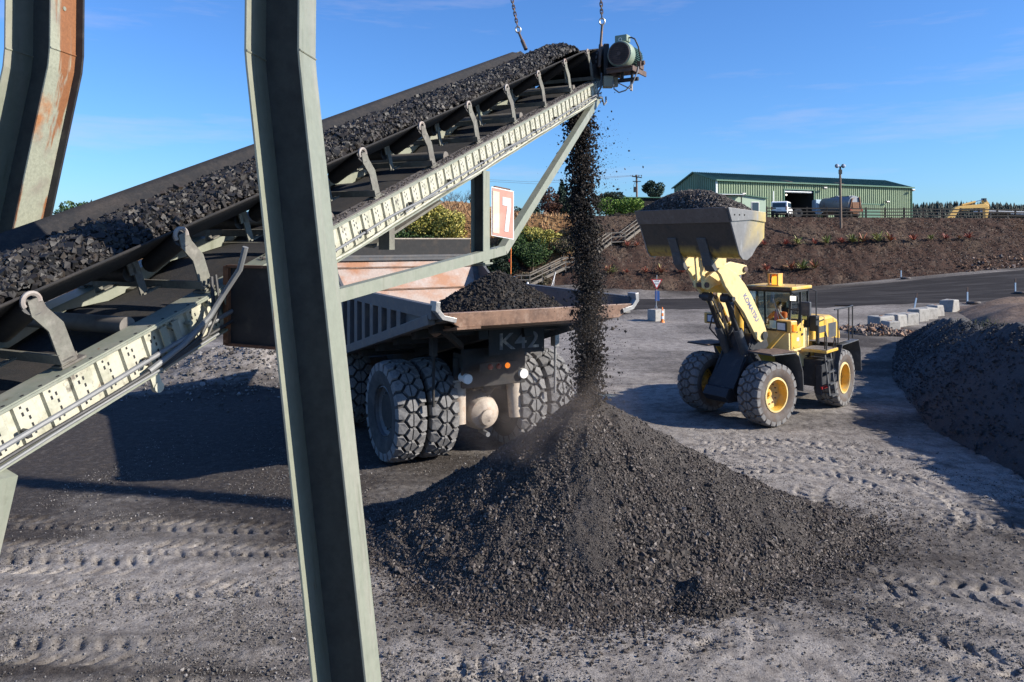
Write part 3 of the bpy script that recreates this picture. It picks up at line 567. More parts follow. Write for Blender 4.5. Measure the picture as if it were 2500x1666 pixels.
# ------------------------------------------------------------------ the stacking conveyor
P0 = at(0, 1153, 4.1); P1 = at(1471, 239, 13.2); CL = (P1 - P0).length; ce = (P1 - P0).normalized()
ch = V((ce.x, ce.y, 0)).normalized(); cr = V((ch.y, -ch.x, 0)); cn = cr.cross(ce)
def PC(s, q, w): return P0 + ce * s + cr * q + cn * w             # along, sideways (right +), up from the near beam's lower edge
CT = frame(ce, cr, cn, P0)                                        # maps (s, q, w) to the world
S0, S1 = -2.6, CL + .02
conv = thing('conveyor', 'grey green stacking conveyor carrying crushed rock up to the right', 'conveyor', (P0.x, P0.y, 0))
def cpart(name, m, fn, parent=conv, **k):
    b = MB(CT); fn(b); return b.build(name, m, parent, world=True, **k)
FH = .305
for side, q0 in (('near', 0.0), ('far', -1.46)):
    b = MB(CT); sg = 1 if side == 'near' else -1
    b.box(((S0 + S1) / 2, q0 - .075 * sg, FH / 2), (S1 - S0, .012, FH - .03))
    for w in (.0075, FH - .0075): b.box(((S0 + S1) / 2, q0 - .042 * sg, w), (S1 - S0, .094, .015))
    b.box(((S0 + S1) / 2, q0 - .105 * sg, FH + .004), (S1 - S0, .20, .01))
    beam = b.build('side_beam', 'sage_paint', conv, world=True)
    if side == 'near':
        plate_mat('stamped_plate', (.42, .41, .33), (.010, .010, .011))
        for (u0, u1) in ((S0 + .04, 1.74), (2.28, CL - .06)):      # ribbed stamped plate between the flanges
            run = []; k0 = math.floor(u0 / .178)
            for k in range(k0, int(u1 / .178) + 1):
                for fr_, q in ((.0, -.062), (.06, -.062), (.10, -.040), (.74, -.040), (.78, -.050), (.86, -.050), (.90, -.062)):
                    x = (k + fr_) * .178
                    if u0 <= x <= u1: run.append((x, q))
            b = MB(CT); n_ = len(run); b.add([(x, q, w) for w in (.03, .275) for x, q in run], [(i, i + 1, n_ + i + 1, n_ + i) for i in range(n_ - 1)])
            o = b.build('perforated_plate', 'stamped_plate', conv, world=True)
            for nm_, vals in (('run', [x for _ in (0, 1) for x, q in run]), ('rise', [w for w in (.03, .275) for _ in run])):
                at2 = o.data.attributes.new(nm_, 'FLOAT', 'POINT'); at2.data.foreach_set('value', vals)
        s = S0
        while s < 1.7:
            b = MB(CT); b.cyl((s, -.03, FH - .002), (s, -.03, FH + .0105), .011, n=8); b.build('flange_hole', 'slot_black', conv, world=True); s += .11  # black discs standing for open holes in the top flange
        b = MB(CT)                                                 # dust and spilt stones lying on the top flange
        b.box((6.6, -.105, FH + .0125), (8.2, .17, .008)); b.build('flange_dust', 'dust_top', conv, world=True)
        n = 1500; ss = rng.uniform(2.3, CL - .1, n); vv, ff = chips(np.array([tuple(PC(s, -rng.beta(2, 2) * .17 - .01, FH + .02)) for s in ss]), rng.uniform(.004, .013, n))
        tag(np_mesh('spilt_stones', vv, ff, 'pile_stones', conv, world=True), kind='stuff')
        b = MB(CT)
        for s in (2.16, 1.30, 1.2): b.box((s, .004, .155), (.05, .012, .24))
        for s, w in ((1.62, .25), (1.42, .2), (1.28, .24)): b.cyl((s, -.04, w), (s, .012, w), .016, n=8)
        b.box((1.98, -.02, .155), (.42, .014, .26)); b.build('splice_plate', 'sage_paint', conv, world=True, split=True)
b = MB(CT); s = S0 + .2                                            # cross members between the two beams
while s < S1:
    b.box((s, -.73, .12), (.06, 1.3, .08)); s += 1.108
for i in range(8): b.beam((.1 + i * 1.4, -.1, .05), (.8 + i * 1.4, -1.36, .05), .05, .05, (0, 0, 1))
b.build('cross_member', 'dusty_steel', conv, world=True)
# belt: carrying run in a trough, over the head pulley, back below
def belt_sec(lift=0.): return [(-.10, .815 + lift), (-.16, .79 + lift), (-.50, .615 + lift), (-.56, .60 + lift), (-.90, .60 + lift), (-.96, .615 + lift), (-1.28, .905 + lift), (-1.335, .945 + lift)]
flat = [(-.13, .0), (-.19, 0), (-.51, 0), (-.57, 0), (-.89, 0), (-.95, 0), (-1.25, 0), (-1.31, .0)]
rows = []; HS = CL + .38                                           # head pulley centre
for s in np.linspace(S0, CL - .55, 60): rows.append([(s, q, w + .05 * max(0, (s - 2) / 8.6)) for q, w in belt_sec()])
for t in np.linspace(.15, 1, 8): rows.append([(CL - .55 + t * .9, (1 - t) * q + t * fq, (1 - t) * (w + .05) + t * .80) for (q, w), (fq, _) in zip(belt_sec(), flat)])
for a in np.linspace(80, -90, 14): rows.append([(HS + .27 * math.cos(R(a)), q, .53 + .27 * math.sin(R(a))) for q, _ in flat])
for s in np.linspace(HS - .6, S0, 40): rows.append([(s, q, .20 + .05 * math.sin(s * 5.67) - .02 * (abs(q + .72) / .6) ** 2) for q, _ in flat])
K = 8; vs = []; vs2 = []
pts = [[V(p) for p in r_] for r_ in rows]
b = MB(CT); n_ = len(rows)
b.v = [tuple(CT @ p) for r_ in pts for p in r_]
b.f = [(i * K + j, i * K + j + 1, (i + 1) * K + j + 1, (i + 1) * K + j) for i in range(n_ - 1) for j in range(K - 1)]
belt = b.build('belt', 'belt_rubber', conv, world=True, smooth=True, ang=50)
sd = belt.modifiers.new('thick', 'SOLIDIFY'); sd.thickness = .014; sd.offset = 0
cpart('head_pulley', 'belt_rubber', lambda b: (b.cyl((HS, -.06, .53), (HS, -1.38, .53), .255, n=28), b.cyl((HS, .16, .53), (HS, -1.5, .53), .045, n=12)), smooth=True)
b = MB(CT)                                                         # rubber lagging of the pulley's near end
for a in range(0, 360, 18):
    for q in (-.085,): b.box((HS + .262 * math.cos(R(a)), q, .53 + .262 * math.sin(R(a))), (.05, .02, .014), M.Rotation(-R(a + 90), 3, 'Y'))
b.build('pulley_lagging', 'tyre_tread', conv, world=True)
# idler sets
def hookplate(b, s, q, w0, w1, lean, wd):
    # bent flat bracket with a hooked open top
    h_ = w1 - w0; e_ = wd / 2
    b.prism([(-e_, w0), (-e_ * .95, w0 + h_ * .55), (-lean - e_ * .95, w0 + h_ * .82), (-lean - e_ * .8, w1 + .01), (-lean + e_ * .7, w1 + .01), (-lean + e_ * .9, w0 + h_ * .86), (e_ * .95, w0 + h_ * .58), (e_, w0)], lambda a, c, t: (s + a, t, c), q - .007, q + .007)
    b.box((s + .02, q - .03, w0 + .012), (.16, .1, .014)); 
    for t in (.0, .06): b.cyl((s + .02 + t, q - .05, w0 + .02), (s + .02 + t, q - .05, w0 + .045), .014, n=6)
def hooktop(b, s, q, w1, r_=.05):
    arc = [(s - .01 + r_ * math.cos(R(a)), q, w1 - .01 + r_ * math.sin(R(a))) for a in range(-20, 215, 20)]
    b.tube(arc, .015, 6)
for k in range(-1, 10):
    s = .60 + 1.108 * k; lift = .05 * max(0, (s - 2) / 8.6); top = .80 + lift
    fr_ = MB(CT)
    fr_.box((s - .02, -.73, FH + .055), (.09, 1.36, .012)); fr_.box((s - .06, -.73, FH + .085), (.012, 1.36, .05))
    hookplate(fr_, s, -.085, FH + .01, top - .03, .06, .105); hookplate(fr_, s, -1.37, FH + .01, top + .10, .06, .105)
    for q in (-.49, -.97): 
        fr_.beam((s - .2, q, FH + .06), (s - .2, q, .66 + lift), .014, .06, (1, 0, 0)); fr_.beam((s - .235, q, .53 + lift), (s - .235, q, .64 + lift), .014, .05, (1, 0, 0))
    fr_.box((s - .12, -.49, FH + .066), (.2, .05, .012)); fr_.box((s - .12, -.97, FH + .066), (.2, .05, .012))
    idl = fr_.build('idler_frame', 'dusty_steel', conv, world=True)
    hk = MB(CT); hooktop(hk, s - .07, -.085, top - .02, .050); hooktop(hk, s - .2, -.49, .655 + lift, .045)
    hk.build('hook', 'hook_worn', idl, world=True, smooth=True, split=True)
    for a_, b_ in (((s - .07, -.105, top - .055), (s - .07, -.50, .545 + lift)), ((s - .22, -.53, .535 + lift), (s - .22, -.93, .535 + lift)), ((s - .07, -.98, .545 + lift), (s - .07, -1.36, .875 + lift))):
        cpart('roller', 'dark_steel', lambda b: b.cyl(a_, b_, .066, n=18), idl, smooth=True)
    if k % 2 == 0:
        rr_ = s + .52; cpart('return_roller', 'roller_grey', lambda b: (b.cyl((rr_, -.215, .315), (rr_, -1.25, .315), .06, n=18)), conv, smooth=True)
# understructure on the near side: post, lower brace, diagonal; and its twin on the far side
A_, B_, C_ = at(800, 731, 6.4), at(1236, 611, 9.7), at(1463, 243, 13.05)
for off in (V((0, 0, 0)),):
    tw = MB()
    o1 = off - cr * .05
    for (a, c, hh_) in ((A_, B_, .115), (B_, C_, .125)):
        tw.beam(a + o1, c + o1, .10, hh_, cn)
    tw.build('brace', 'sage_paint', conv, world=True)
    pz = MB(); top_ = PC(6.03, -.06, .0) + off
    pz.box(((top_.x), top_.y, (top_.z + 5.17) / 2), (.16, .012, top_.z - 5.17), M.Rotation(math.atan2(cr.y, cr.x), 3, 'Z'))
    m3 = M.Rotation(math.atan2(cr.y, cr.x), 3, 'Z')
    for sx in (-.08, .08): pz.box(V((top_.x, top_.y, (top_.z + 5.17) / 2)) + m3 @ V((sx, 0, 0)), (.012, .17, top_.z - 5.17), m3)
    pz.box(V((top_.x, top_.y, 5.2)) + m3 @ V((0, 0, 0)), (.24, .2, .02), m3)
    pz.build('post', 'sage_paint', conv, world=True)
    pw_ = MB(); pw_.box(V((top_.x, top_.y, (top_.z + 5.17) / 2)) - m3 @ V((0, .009, 0)), (.146, .004, top_.z - 5.19), m3); pw_.build('post_web_shade', 'shaded_sage', conv, world=True)  # thin dark sheet over the web, painting in the post's shaded face
b = MB(); b.beam(at(900, 602, 8.3), at(1066, 492, 9.2), .16, .03, cn); b.beam(at(944, 610, 8.2), at(944, 520, 8.2), .14, .10, ch); b.build('inner_brace', 'dusty_steel', conv, world=True)
b = MB(CT)                                                         # bolted box bracket that ties the beam to the leg
def boxface(b):
    o = PC(1.89, -.02, .425)
    for (a0, a1, z0_, z1_, d0, d1) in ((0, .70, -.56, 0, .0, .02),):
        vs_ = [o + cr * a + ch * d + V((0, 0, z)) for a in (a0, a1) for d in (d0, .34) for z in (z0_, z1_)]
        b.add(vs_, [(0, 1, 3, 2), (4, 6, 7, 5), (0, 4, 5, 1), (2, 3, 7, 6), (0, 2, 6, 4), (1, 5, 7, 3)])
b = MB(); boxface(b); b.build('box_bracket', 'dark_steel', conv, world=True)
b = MB(); o = PC(1.89, -.02, .425)
for (u0, u1) in ((-.03, .0), ): b.beam(o + cr * .0 - ch * .012 + V((0, 0, .01)), o - ch * .012 + V((0, 0, -.57)), .05, .03, ch)
b.beam(o - ch * .012 + V((0, 0, -.565)), o + cr * .7 - ch * .012 + V((0, 0, -.565)), .03, .02, (0, 0, 1))
b.beam(o - ch * .012 + V((0, 0, .008)), o + cr * .7 - ch * .012 + V((0, 0, .008)), .03, .02, (0, 0, 1)); b.build('bracket_edge', 'rust', conv, world=True)
b = MB(); lp = PC(-.06, -.06, -.0)                                 # support leg low on the left
b.beam(lp + V((.08, 0, .02)), V((lp.x - .95, lp.y + .1, 0)), .14, .14, ch); b.build('leg', 'sage_paint', conv, world=True)
b = MB(CT); b.box((1.05, -.02, -.045), (.07, .02, .10)); b.cyl((1.05, .0, -.09), (1.05, -.04, -.09), .036, n=12); b.build('lug_plate', 'pale_plate', conv, world=True)
# cables along the beam
def wob(s0, s1, q, w, amp, n=60, sd=0): return [PC(s, q + .01 * math.sin(s * 3 + sd), w + amp * math.sin(s * 2.2 + sd) * .6 + amp * math.sin(s * 5.1 + sd * 2) * .5) for s in np.linspace(s0, s1, n)]
for (s0, s1, q, w, amp, r_, m_) in ((S0, 1.9, .018, .125, .003, .017, 'cable_grey'), (S0, 1.9, .016, .055, .006, .012, 'cable_black'), (S0, 1.6, .016, .028, .004, .010, 'cable_grey'), (2.2, CL - .1, .018, .115, .010, .013, 'cable_grey'), (2.2, CL - .1, .016, .045, .010, .012, 'pale_plate'), (4.2, CL - .2, .02, .07, .02, .009, 'cable_grey')):
    b = MB(); b.tube(wob(s0, s1, q, w, amp, sd=q * 99 + w * 40), r_, 8); b.build('cable', m_, conv, world=True, smooth=True)
for (pts_, r_, m_) in (([PC(1.0, .02, .06), PC(1.3, .03, .10), PC(1.55, .05, .19), PC(1.68, .10, .31), PC(1.75, .24, .47), PC(1.8, .30, .62)], .021, 'cable_grey'),
                       ([PC(1.2, .02, .04), PC(1.45, .03, .09), PC(1.62, .03, .22), PC(1.72, -.02, .42)], .014, 'cable_black'), ([PC(1.1, .02, .03), PC(1.5, .03, .06), PC(1.68, .02, .2), PC(1.76, -.02, .42)], .012, 'cable_black')):
    b = MB(); b.tube(pts_, r_, 8); b.build('cable', m_, conv, world=True, smooth=True)
b = MB(CT)
for s in np.arange(S0 + .3, CL, .83): b.box((s, .0, .118), (.022, .05, .05))
b.build('cable_tie', 'dark_steel', conv, world=True, split=True)
# drive: motor, terminal box, platform, pulley bearing, hanging leads
mo = at(1511, 131, 12.75); ma = (ch * .98 + cr * .10).normalized(); ms = ma.cross(V((0, 0, 1))).normalized()
MT = frame(ma, ms, V((0, 0, 1)), mo) @ M.Scale(.62, 4)                          # x along the shaft, away from the camera
b = MB(MT); b.lathe([(0, .0), (.31, .0), (.345, .02), (.36, .07), (.36, .30), (.34, .34), (0, .34)], 40, 'x'); mot = b.build('motor', 'motor_green', conv, world=True, smooth=True, ang=30)
b = MB(MT); b.lathe([(.0, .33), (.30, .33), (.30, .95), (.26, 1.02), (0, 1.02)], 36, 'x')
for a in range(0, 360, 9):
    c_, s_ = math.cos(R(a)), math.sin(R(a)); b.beam((.36, c_ * .315, s_ * .315), (.93, c_ * .315, s_ * .315), .012, .05, (0, c_, s_))
b.build('cooling_fins', 'motor_teal', mot, world=True)
b = MB(MT); b.lathe([(0, -.004), (.30, -.004), (.30, -.012), (0, -.012)], 40, 'x'); b.build('fan_screen', 'slot_black', mot, world=True)
b = MB(MT)
for i in range(-11, 12):
    y = i * .0255; hgt = math.sqrt(max(0, .293 ** 2 - y * y)); b.box((-.017, y, 0), (.006, .009, 2 * hgt))
for i in range(-5, 6):
    z = i * .055; wdt = math.sqrt(max(0, .293 ** 2 - z * z)); b.box((-.0125, 0, z), (.005, 2 * wdt, .006))
b.lathe([(.285, -.02), (.31, -.02), (.31, .0), (.285, .0)], 40, 'x', closed=True); b.lathe([(.0, -.022), (.055, -.022), (.055, -.01)], 16, 'x'); b.build('fan_grille', 'brown_steel', mot, world=True)
b = MB(MT); b.box((.30, -.02, .455), (.26, .36, .19)); tb = b.build('terminal_box', 'motor_green', mot, world=True, bevel=.012)
b = MB(MT); b.lathe([(.036, .165), (.052, .165), (.052, .155), (.036, .155)], 20, 'x', c=(0, -.03, .42), closed=True); b.build('white_ring', 'white_paint', tb, world=True)
b = MB(MT); b.tube([(.3, .15, .47), (.3, .24, .47), (.32, .33, .42), (.4, .40, .22), (.5, .43, -.1), (.55, .42, -.3), (.5, .36, -.42)], .022, 8); b.build('motor_lead', 'cable_black', mot, world=True, smooth=True)
b = MB(MT); b.box((.45, .02, -.385), (1.05, .74, .03)); b.box((.0, .02, -.44), (.05, .74, .14)); b.box((.45, .40, -.44), (1.0, .04, .14)); b.box((.5, -.3, -.44), (.9, .05, .12)); b.cyl((.55, .38, -.2), (.55, .52, -.2), .06, n=10); b.box((.55, .40, -.27), (.26, .10, .2)); b.box((.5, .1, -.36), (.5, .4, .04))
b.build('motor_platform', 'brown_steel', conv, world=True)
b = MB(); a0 = at(1484, 201, 13.0)
b.box(a0, (.17, .16, .19)); b.box(at(1503, 201, 13.1), (.08, .1, .16)); b.build('junction_box', 'sage_paint', conv, world=True, bevel=.01)
b = MB(MT); b.beam((.1, -.06, -.78), (.12, .30, -.98), .03, .14, (1, 0, 0)); b.box((.2, .28, -.86), (.06, .05, .30)); b.build('scraper_arm', 'hook_worn', conv, world=True)
b = MB(MT); b.box((.2, .02, -.6), (.05, .06, .3)); b.box((.2, .30, -.62), (.06, .06, .34)); b.cyl((.2, -.1, -.70), (.2, .48, -.70), .055, n=12); b.build('scraper_frame', 'dark_steel', conv, world=True, smooth=True)
b = MB(MT); b.tube([(.0, -.18, -.72), (.0, -.14, -.95), (0, .0, -1.06), (0, .2, -1.02), (.1, .36, -.82), (.2, .46, -.5), (.3, .44, -.36)], .02, 8); b.build('hanging_lead', 'cable_grey', conv, world=True, smooth=True)
b = MB(); b.tube([PC(CL - .3, .02, .12), PC(CL - .1, .03, .2), PC(CL - .02, .03, .36), PC(CL + .03, .02, .42)], .016, 8); b.tube([PC(CL - .4, .02, .1), PC(CL - .12, .03, .02), PC(CL - .05, .03, -.12), PC(CL + .08, .03, -.10), PC(CL + .1, .03, .0)], .014, 8); b.build('end_cable', 'cable_grey', conv, world=True, smooth=True)
b = MB(CT); b.box((CL + .12, -.07, .38), (.5, .014, .42)); b.box((CL + .12, -1.40, .38), (.5, .014, .42)); b.box((CL + .25, -.05, .46), (.2, .06, .2)); b.build('head_plate', 'dark_steel', conv, world=True, split=True)
b = MB(); b.box(at(1492, 168, 13.25), (.30, .34, .30)); b.box(at(1478, 150, 13.2), (.10, .3, .55)); b.build('gearbox', 'dark_steel', conv, world=True, bevel=.02)

# rock riding on the belt
n = 60000; ss = rng.uniform(S0 + .1, CL + .42, n); qq = rng.uniform(-1.15, -.33, n)
endl = sstep(CL + .45, CL - .4, ss); prof = .60 + .05 * np.clip((ss - 2) / 8.6, 0, 1) + (.255 * (1 - ((qq + .68) / .53) ** 2) + .055) * (.6 + .4 * endl) + .07 * sstep(CL - 2.2, CL - .4, ss) + .035 * fbm(ss, qq, 3., 3, 4)
prof -= .26 * sstep(CL - .2, CL + .45, ss) * .55
bel = np.interp(qq, [-1.335, -1.28, -.96, -.90, -.56, -.50, -.16, -.10], [.945, .905, .615, .60, .60, .615, .79, .815]) + .05 * np.clip((ss - 2) / 8.6, 0, 1)
prof = np.maximum(prof, np.where(ss < CL - .6, bel + .075, -9)); PCn = np.array(CT); W = np.stack([ss, qq, prof - rng.uniform(0, .05, n), np.ones(n)], 1) @ PCn.T
load = thing('belt_rock', 'crushed dark rock heaped along the moving conveyor belt', 'crushed rock', (P0.x, P0.y, 4)); load['kind'] = 'stuff'
v, f = chips(W[:, :3], np.clip(rng.lognormal(-4.12, .38, n), .008, .034), cube=True, flat=.7); tag(np_mesh('rock_pieces', v, f, 'coal', load, world=True), kind='stuff')
sg_ = np.arange(S0 + .1, CL + .4, .05); qg = np.linspace(-1.15, -.36, 26); SG, QG = np.meshgrid(sg_, qg)
PG = .58 + .05 * np.clip((SG - 2) / 8.6, 0, 1) + (.255 * np.maximum(0, 1 - ((QG + .68) / .53) ** 2) + .015) * (.6 + .4 * sstep(CL + .45, CL - .4, SG)) + .07 * sstep(CL - 2.2, CL - .4, SG) - .26 * .55 * sstep(CL - .2, CL + .45, SG) + .03 * fbm(SG, QG, 7, 3, 4)
WG = np.stack([SG, QG, PG, np.ones_like(SG)], -1).reshape(-1, 4) @ PCn.T
np_mesh('rock_bed', WG[:, :3], grid_faces(len(sg_), 26), 'coal_base', load, smooth=True, world=True)

# rock falling from the head of the belt
hd = PC(HS + .30, -.70, .55); STX, STY = 1.43, 14.2
n = 30000; t = rng.uniform(0, 1, n) ** 1.1; zt = hd.z - .15; zb_ = 2.3; z = zt + (zb_ - zt) * t; spread = .145 + .02 * t
xx = hd.x + (STX - hd.x) * np.clip(t * 1.6, 0, 1); yy = hd.y + (STY - hd.y) * np.clip(t * 1.6, 0, 1)
lump = .06 * fbm(z, z * 0, 1.6, 3, 2)
out = rng.random(n) < .10; sd_ = np.where(out, spread * 1.45, spread)
rad = np.clip(rng.normal(0, .62, n), -1.5, 1.5)
X = xx + rad * sd_ * 1.35 + lump; Y = yy + rng.normal(0, .14, n)
fall = thing('falling_rock', 'stream of dark crushed rock dropping from the conveyor head onto the pile', 'falling rock', (STX, STY, 2.5)); fall['kind'] = 'stuff'
v, f = chips(np.stack([X, Y, z], 1), np.clip(rng.lognormal(-4.15, .45, n), .006, .045)); tag(np_mesh('falling_pieces', v, f, 'coal_dull', fall, world=True), kind='stuff')
n = 5200; t = rng.uniform(.15, 1, n); X = STX + rng.normal(0, .24 + .10 * t, n); Y = STY + rng.normal(0, .2, n); Z = zt + (2.35 - zt) * t
v, f = chips(np.stack([X, Y, Z], 1), rng.uniform(.004, .011, n)); tag(np_mesh('flying_grit', v, f, 'pile_stones', fall, world=True), kind='stuff')
n = 420; t = rng.uniform(.05, 1, n); X = STX + rng.normal(.02, .26, n); Y = STY + rng.normal(0, .3, n); Z = zt + (2.6 - zt) * t
v, f = chips(np.stack([X, Y, Z], 1), rng.uniform(.012, .035, n)); tag(np_mesh('stray_pieces', v, f, 'coal_dull', fall, world=True), kind='stuff')

# ------------------------------------------------------------------ the two bent channel legs of the portal
fa = V((math.cos(R(-7)), math.sin(R(-7)), 0)); fb = V((fa.y, -fa.x, 0))    # across the web, open side towards the viewer
if fb.y > 0: fb = -fb
def channel(name, label, prof, Wd, FL, mt, holes=False, rear=False):
    """prof: list of (x, y, z) along the centre of the web"""
    base = prof[-1]; t = thing(name, label, 'steel column', (base[0], base[1], 0), group=None)
    def sweep(a0, a1, b0, b1):
        b = MB(); vs_ = []
        for p in prof: vs_ += [V(p) + fa * a + fb * c for a, c in ((a0, b0), (a1, b0), (a1, b1), (a0, b1))]
        k = len(prof); fs_ = [(i * 4 + j, i * 4 + (j + 1) % 4, (i + 1) * 4 + (j + 1) % 4, (i + 1) * 4 + j) for i in range(k - 1) for j in range(4)] + [(3, 2, 1, 0), tuple((k - 1) * 4 + j for j in range(4))]
        b.add(vs_, fs_); return b
    sweep(-Wd / 2, Wd / 2, -.008, .008).build('web', 'shaded_sage', t, world=True, bevel=.002)  # shade between the flanges is painted in by the darker sage
    sweep(Wd / 2, Wd / 2 + .016, -.012, FL).build('flange', mt, t, world=True, bevel=.003)
    sweep(-Wd / 2 - .016, -Wd / 2, -.012, FL + .02).build('flange', 'sage_paint', t, world=True, bevel=.003)
    b = MB(); k_ = V(prof[2]) + fa * (Wd / 2 + .017); b.tube([k_ - fb * .01, k_ + fb * FL], .007, 6); k_ = V(prof[2]) - fa * (Wd / 2 + .0); b.tube([k_, k_ + fb * (FL + .02)], .008, 6); b.build('weld_bead', mt, t, world=True, smooth=True, split=True)
    if rear: sweep(Wd / 2 - .02, Wd / 2 + .075, -.035, -.0125).build('backing_plate', 'dark_steel', t, world=True)
    return t
D = 4.95
rp = [at(693, -1150, D), at(693, -60, D), at(691, 138, D), at(694, 175, D), at(853, 1666, D)]
dz = (rp[4] - rp[3]); rp.append(rp[3] + dz * ((rp[3].z) / -dz.z)); rp[-1].z = 0
rp = [p + fb * -.1 for p in rp]
channel('steel_column', 'bent sage green channel column standing in front of the dump truck', rp, .325, .26, 'sage_paint')
D = 6.35
lp_ = [at(132, -900, D), at(132, -60, D), at(130, 138, D), at(126, 180, D), at(48, 545, D)]
dz = lp_[4] - lp_[3]; lp_.append(lp_[3] + dz * (lp_[3].z / -dz.z)); lp_[-1].z = 0
cl_ = channel('steel_column', 'rust streaked bent channel column rising behind the conveyor belt', lp_, .36, .28, 'rusty_sage', rear=True)
b = MB()
for py in (22, 78):
    c = at(66, py, 6.33); b.cyl(c + fb * .0, c + fb * .03, .018, n=10)
for (px, py) in ((150, 22),):
    c = at(px, py, 6.2); b.cyl(c - fa * .02, c + fa * .03, .018, n=10)
b.build('bolt_hole', 'sage_paint', cl_, world=True)

# suspension chains with their rods
def chain(label, top, ring, foot):
    t = thing('suspension_chain', label, 'chain', foot, group='chains holding up the conveyor head'); top, ring, foot = V(top), V(ring), V(foot)
    d = (top - ring); L = d.length; d.normalize(); u = d.cross(V((0, 1, 0))).normalized(); w = d.cross(u); n = int(L / .062); b = MB()
    for i in range(n):
        c = ring + d * (.11 + i * .062); a, c2 = (u, w) if i % 2 else (w, u)
        loop = [c + d * (.042 * math.cos(x) + (.008 if math.cos(x) > 0 else -.008)) + a * .023 * math.sin(x) for x in np.linspace(0, 2 * math.pi, 13)]
        b.tube(loop, .0095, 5, caps=False)
    b.build('chain_links', 'chain_steel', t, world=True, smooth=True)
    b = MB(); b.tube([ring + d * .055 * math.cos(x) + u * .045 * math.sin(x) for x in np.linspace(0, 2 * math.pi, 17)], .016, 6, caps=False); b.build('eye_ring', 'galv', t, world=True, smooth=True)
    b = MB(); a = ring - d * .05; m1 = a.lerp(foot, .45); b.tube([a, m1, m1.lerp(foot, .06), foot], [.022, .024, .036, .036], 10); b.build('rod', 'chain_steel', t, world=True, smooth=True)
f2 = PC(CL + .06, -.02, .52); f1 = at(1284, 121, 13.75)
pf2 = at(1486, 150, f2.y); chain('chain and eye rod beside the green drive motor', at(1435, -600, 13.0), at(1470, 53, 13.05), f2)
chain('chain and rusty shackled rod behind the rock on the belt', at(1130, -600, 13.9), at(1265, 73, 13.9), f1)
# numbered board on the post
SC = at(1227, 521, 9.33); sa = V((math.cos(R(22)), math.sin(R(22)), 0)); sn = V((sa.y, -sa.x, 0)); sn = sn if sn.y < 0 else -sn
ST = frame(sa - V((0, 0, .17)), V((0, 0, 1)), sn, SC)
sgn = thing('number_sign', 'faded pink board with a white seven hung on the conveyor post', 'sign', SC)
b = MB(ST); b.box((0, 0, 0), (.295, .60, .012)); b.build('panel', 'sign_white', sgn, world=True)
b = MB(ST); b.box((0, 0, .0075), (.272, .575, .004)); b.build('face', 'sign_pink', sgn, world=True)
b = MB(ST); b.box((-.088, -.005, .0115), (.082, .51, .003)); b.build('cream_strip', 'sign_cream', sgn, world=True)
b = MB(ST); b.prism([(-.005, .20), (.108, .20), (.108, .10), (.072, -.22), (.020, -.22), (.060, .098), (-.005, .098)], lambda a, c, t: (a, c, t), .0098, .0125); b.build('seven', 'white_paint', sgn, world=True)
b = MB(ST); b.box((0, .31, -.03), (.2, .015, .07)); b.box((.0, -.2, -.045), (.05, .02, .08)); b.build('hanger', 'rust', sgn, world=True)
# ------------------------------------------------------------------ tyres
def tyre(b_car, b_tread, c, Rr, W, hub, N, depth, side_r=.86):
    h = W / 2; rb = Rr - depth
    b_car.lathe([(hub, -h * .72), (hub + .04, -h * .86), (Rr * .72, -h * 1.0), (Rr * side_r, -h * .98), (rb - .02, -h * .90), (rb, -h * .75), (rb, h * .75), (rb - .02, h * .90), (Rr * side_r, h * .98), (Rr * .72, h * 1.0), (hub + .04, h * .86), (hub, h * .72)], 56, 'y', c)
    P = 2 * math.pi / N; c = V(c)
    half = [(-.43, .02), (.43, .02), (.43, .20), (0, .47), (-.43, .20)]; sh = [(-.42, .60), (0, .31), (.42, .60), (.40, 1.0), (-.40, 1.0)]
    def lug(poly, ph, sg):
        vs = []; n = len(poly); cu = sum(p[0] for p in poly) / n; cv = sum(p[1] for p in poly) / n
        for (lev, ins) in ((0, 1.), (1, .93), (2, .86)):
            for (u, v_) in poly:
                uu = cu + (u - cu) * ins; vv = cv + (v_ - cv) * ins; a = (uu + ph) * P; drop = .05 * Rr * abs(vv) ** 5
                r = (rb - .03 - (.10 * Rr if v_ > .9 else 0), Rr - drop - .012, Rr - drop)[lev]
                y = vv * h * sg * (1.0 if lev else 1.0)
                vs.append(c + V((r * math.cos(a), y, r * math.sin(a))))
        fs = [tuple(range(2 * n, 3 * n))]
        for l in (0, 1): fs += [(l * n + i, l * n + (i + 1) % n, (l + 1) * n + (i + 1) % n, (l + 1) * n + i) for i in range(n)]
        b_tread.add(vs, fs)
    for k in range(N):
        lug(half, k, 1); lug(half, k, -1); lug(sh, k + .5, 1); lug(sh, k + .5, -1)
def rim(b, c, r, y0, dish, n=36):
    b.lathe([(r + .035, y0), (r + .05, y0 * 1.02), (r, y0 * 1.02), (r - .02, y0 - dish * .5), (r - .05, y0 - dish), (.12, y0 - dish * .92), (.10, y0 - dish * .4), (0, y0 - dish * .4)], n, 'y', c)

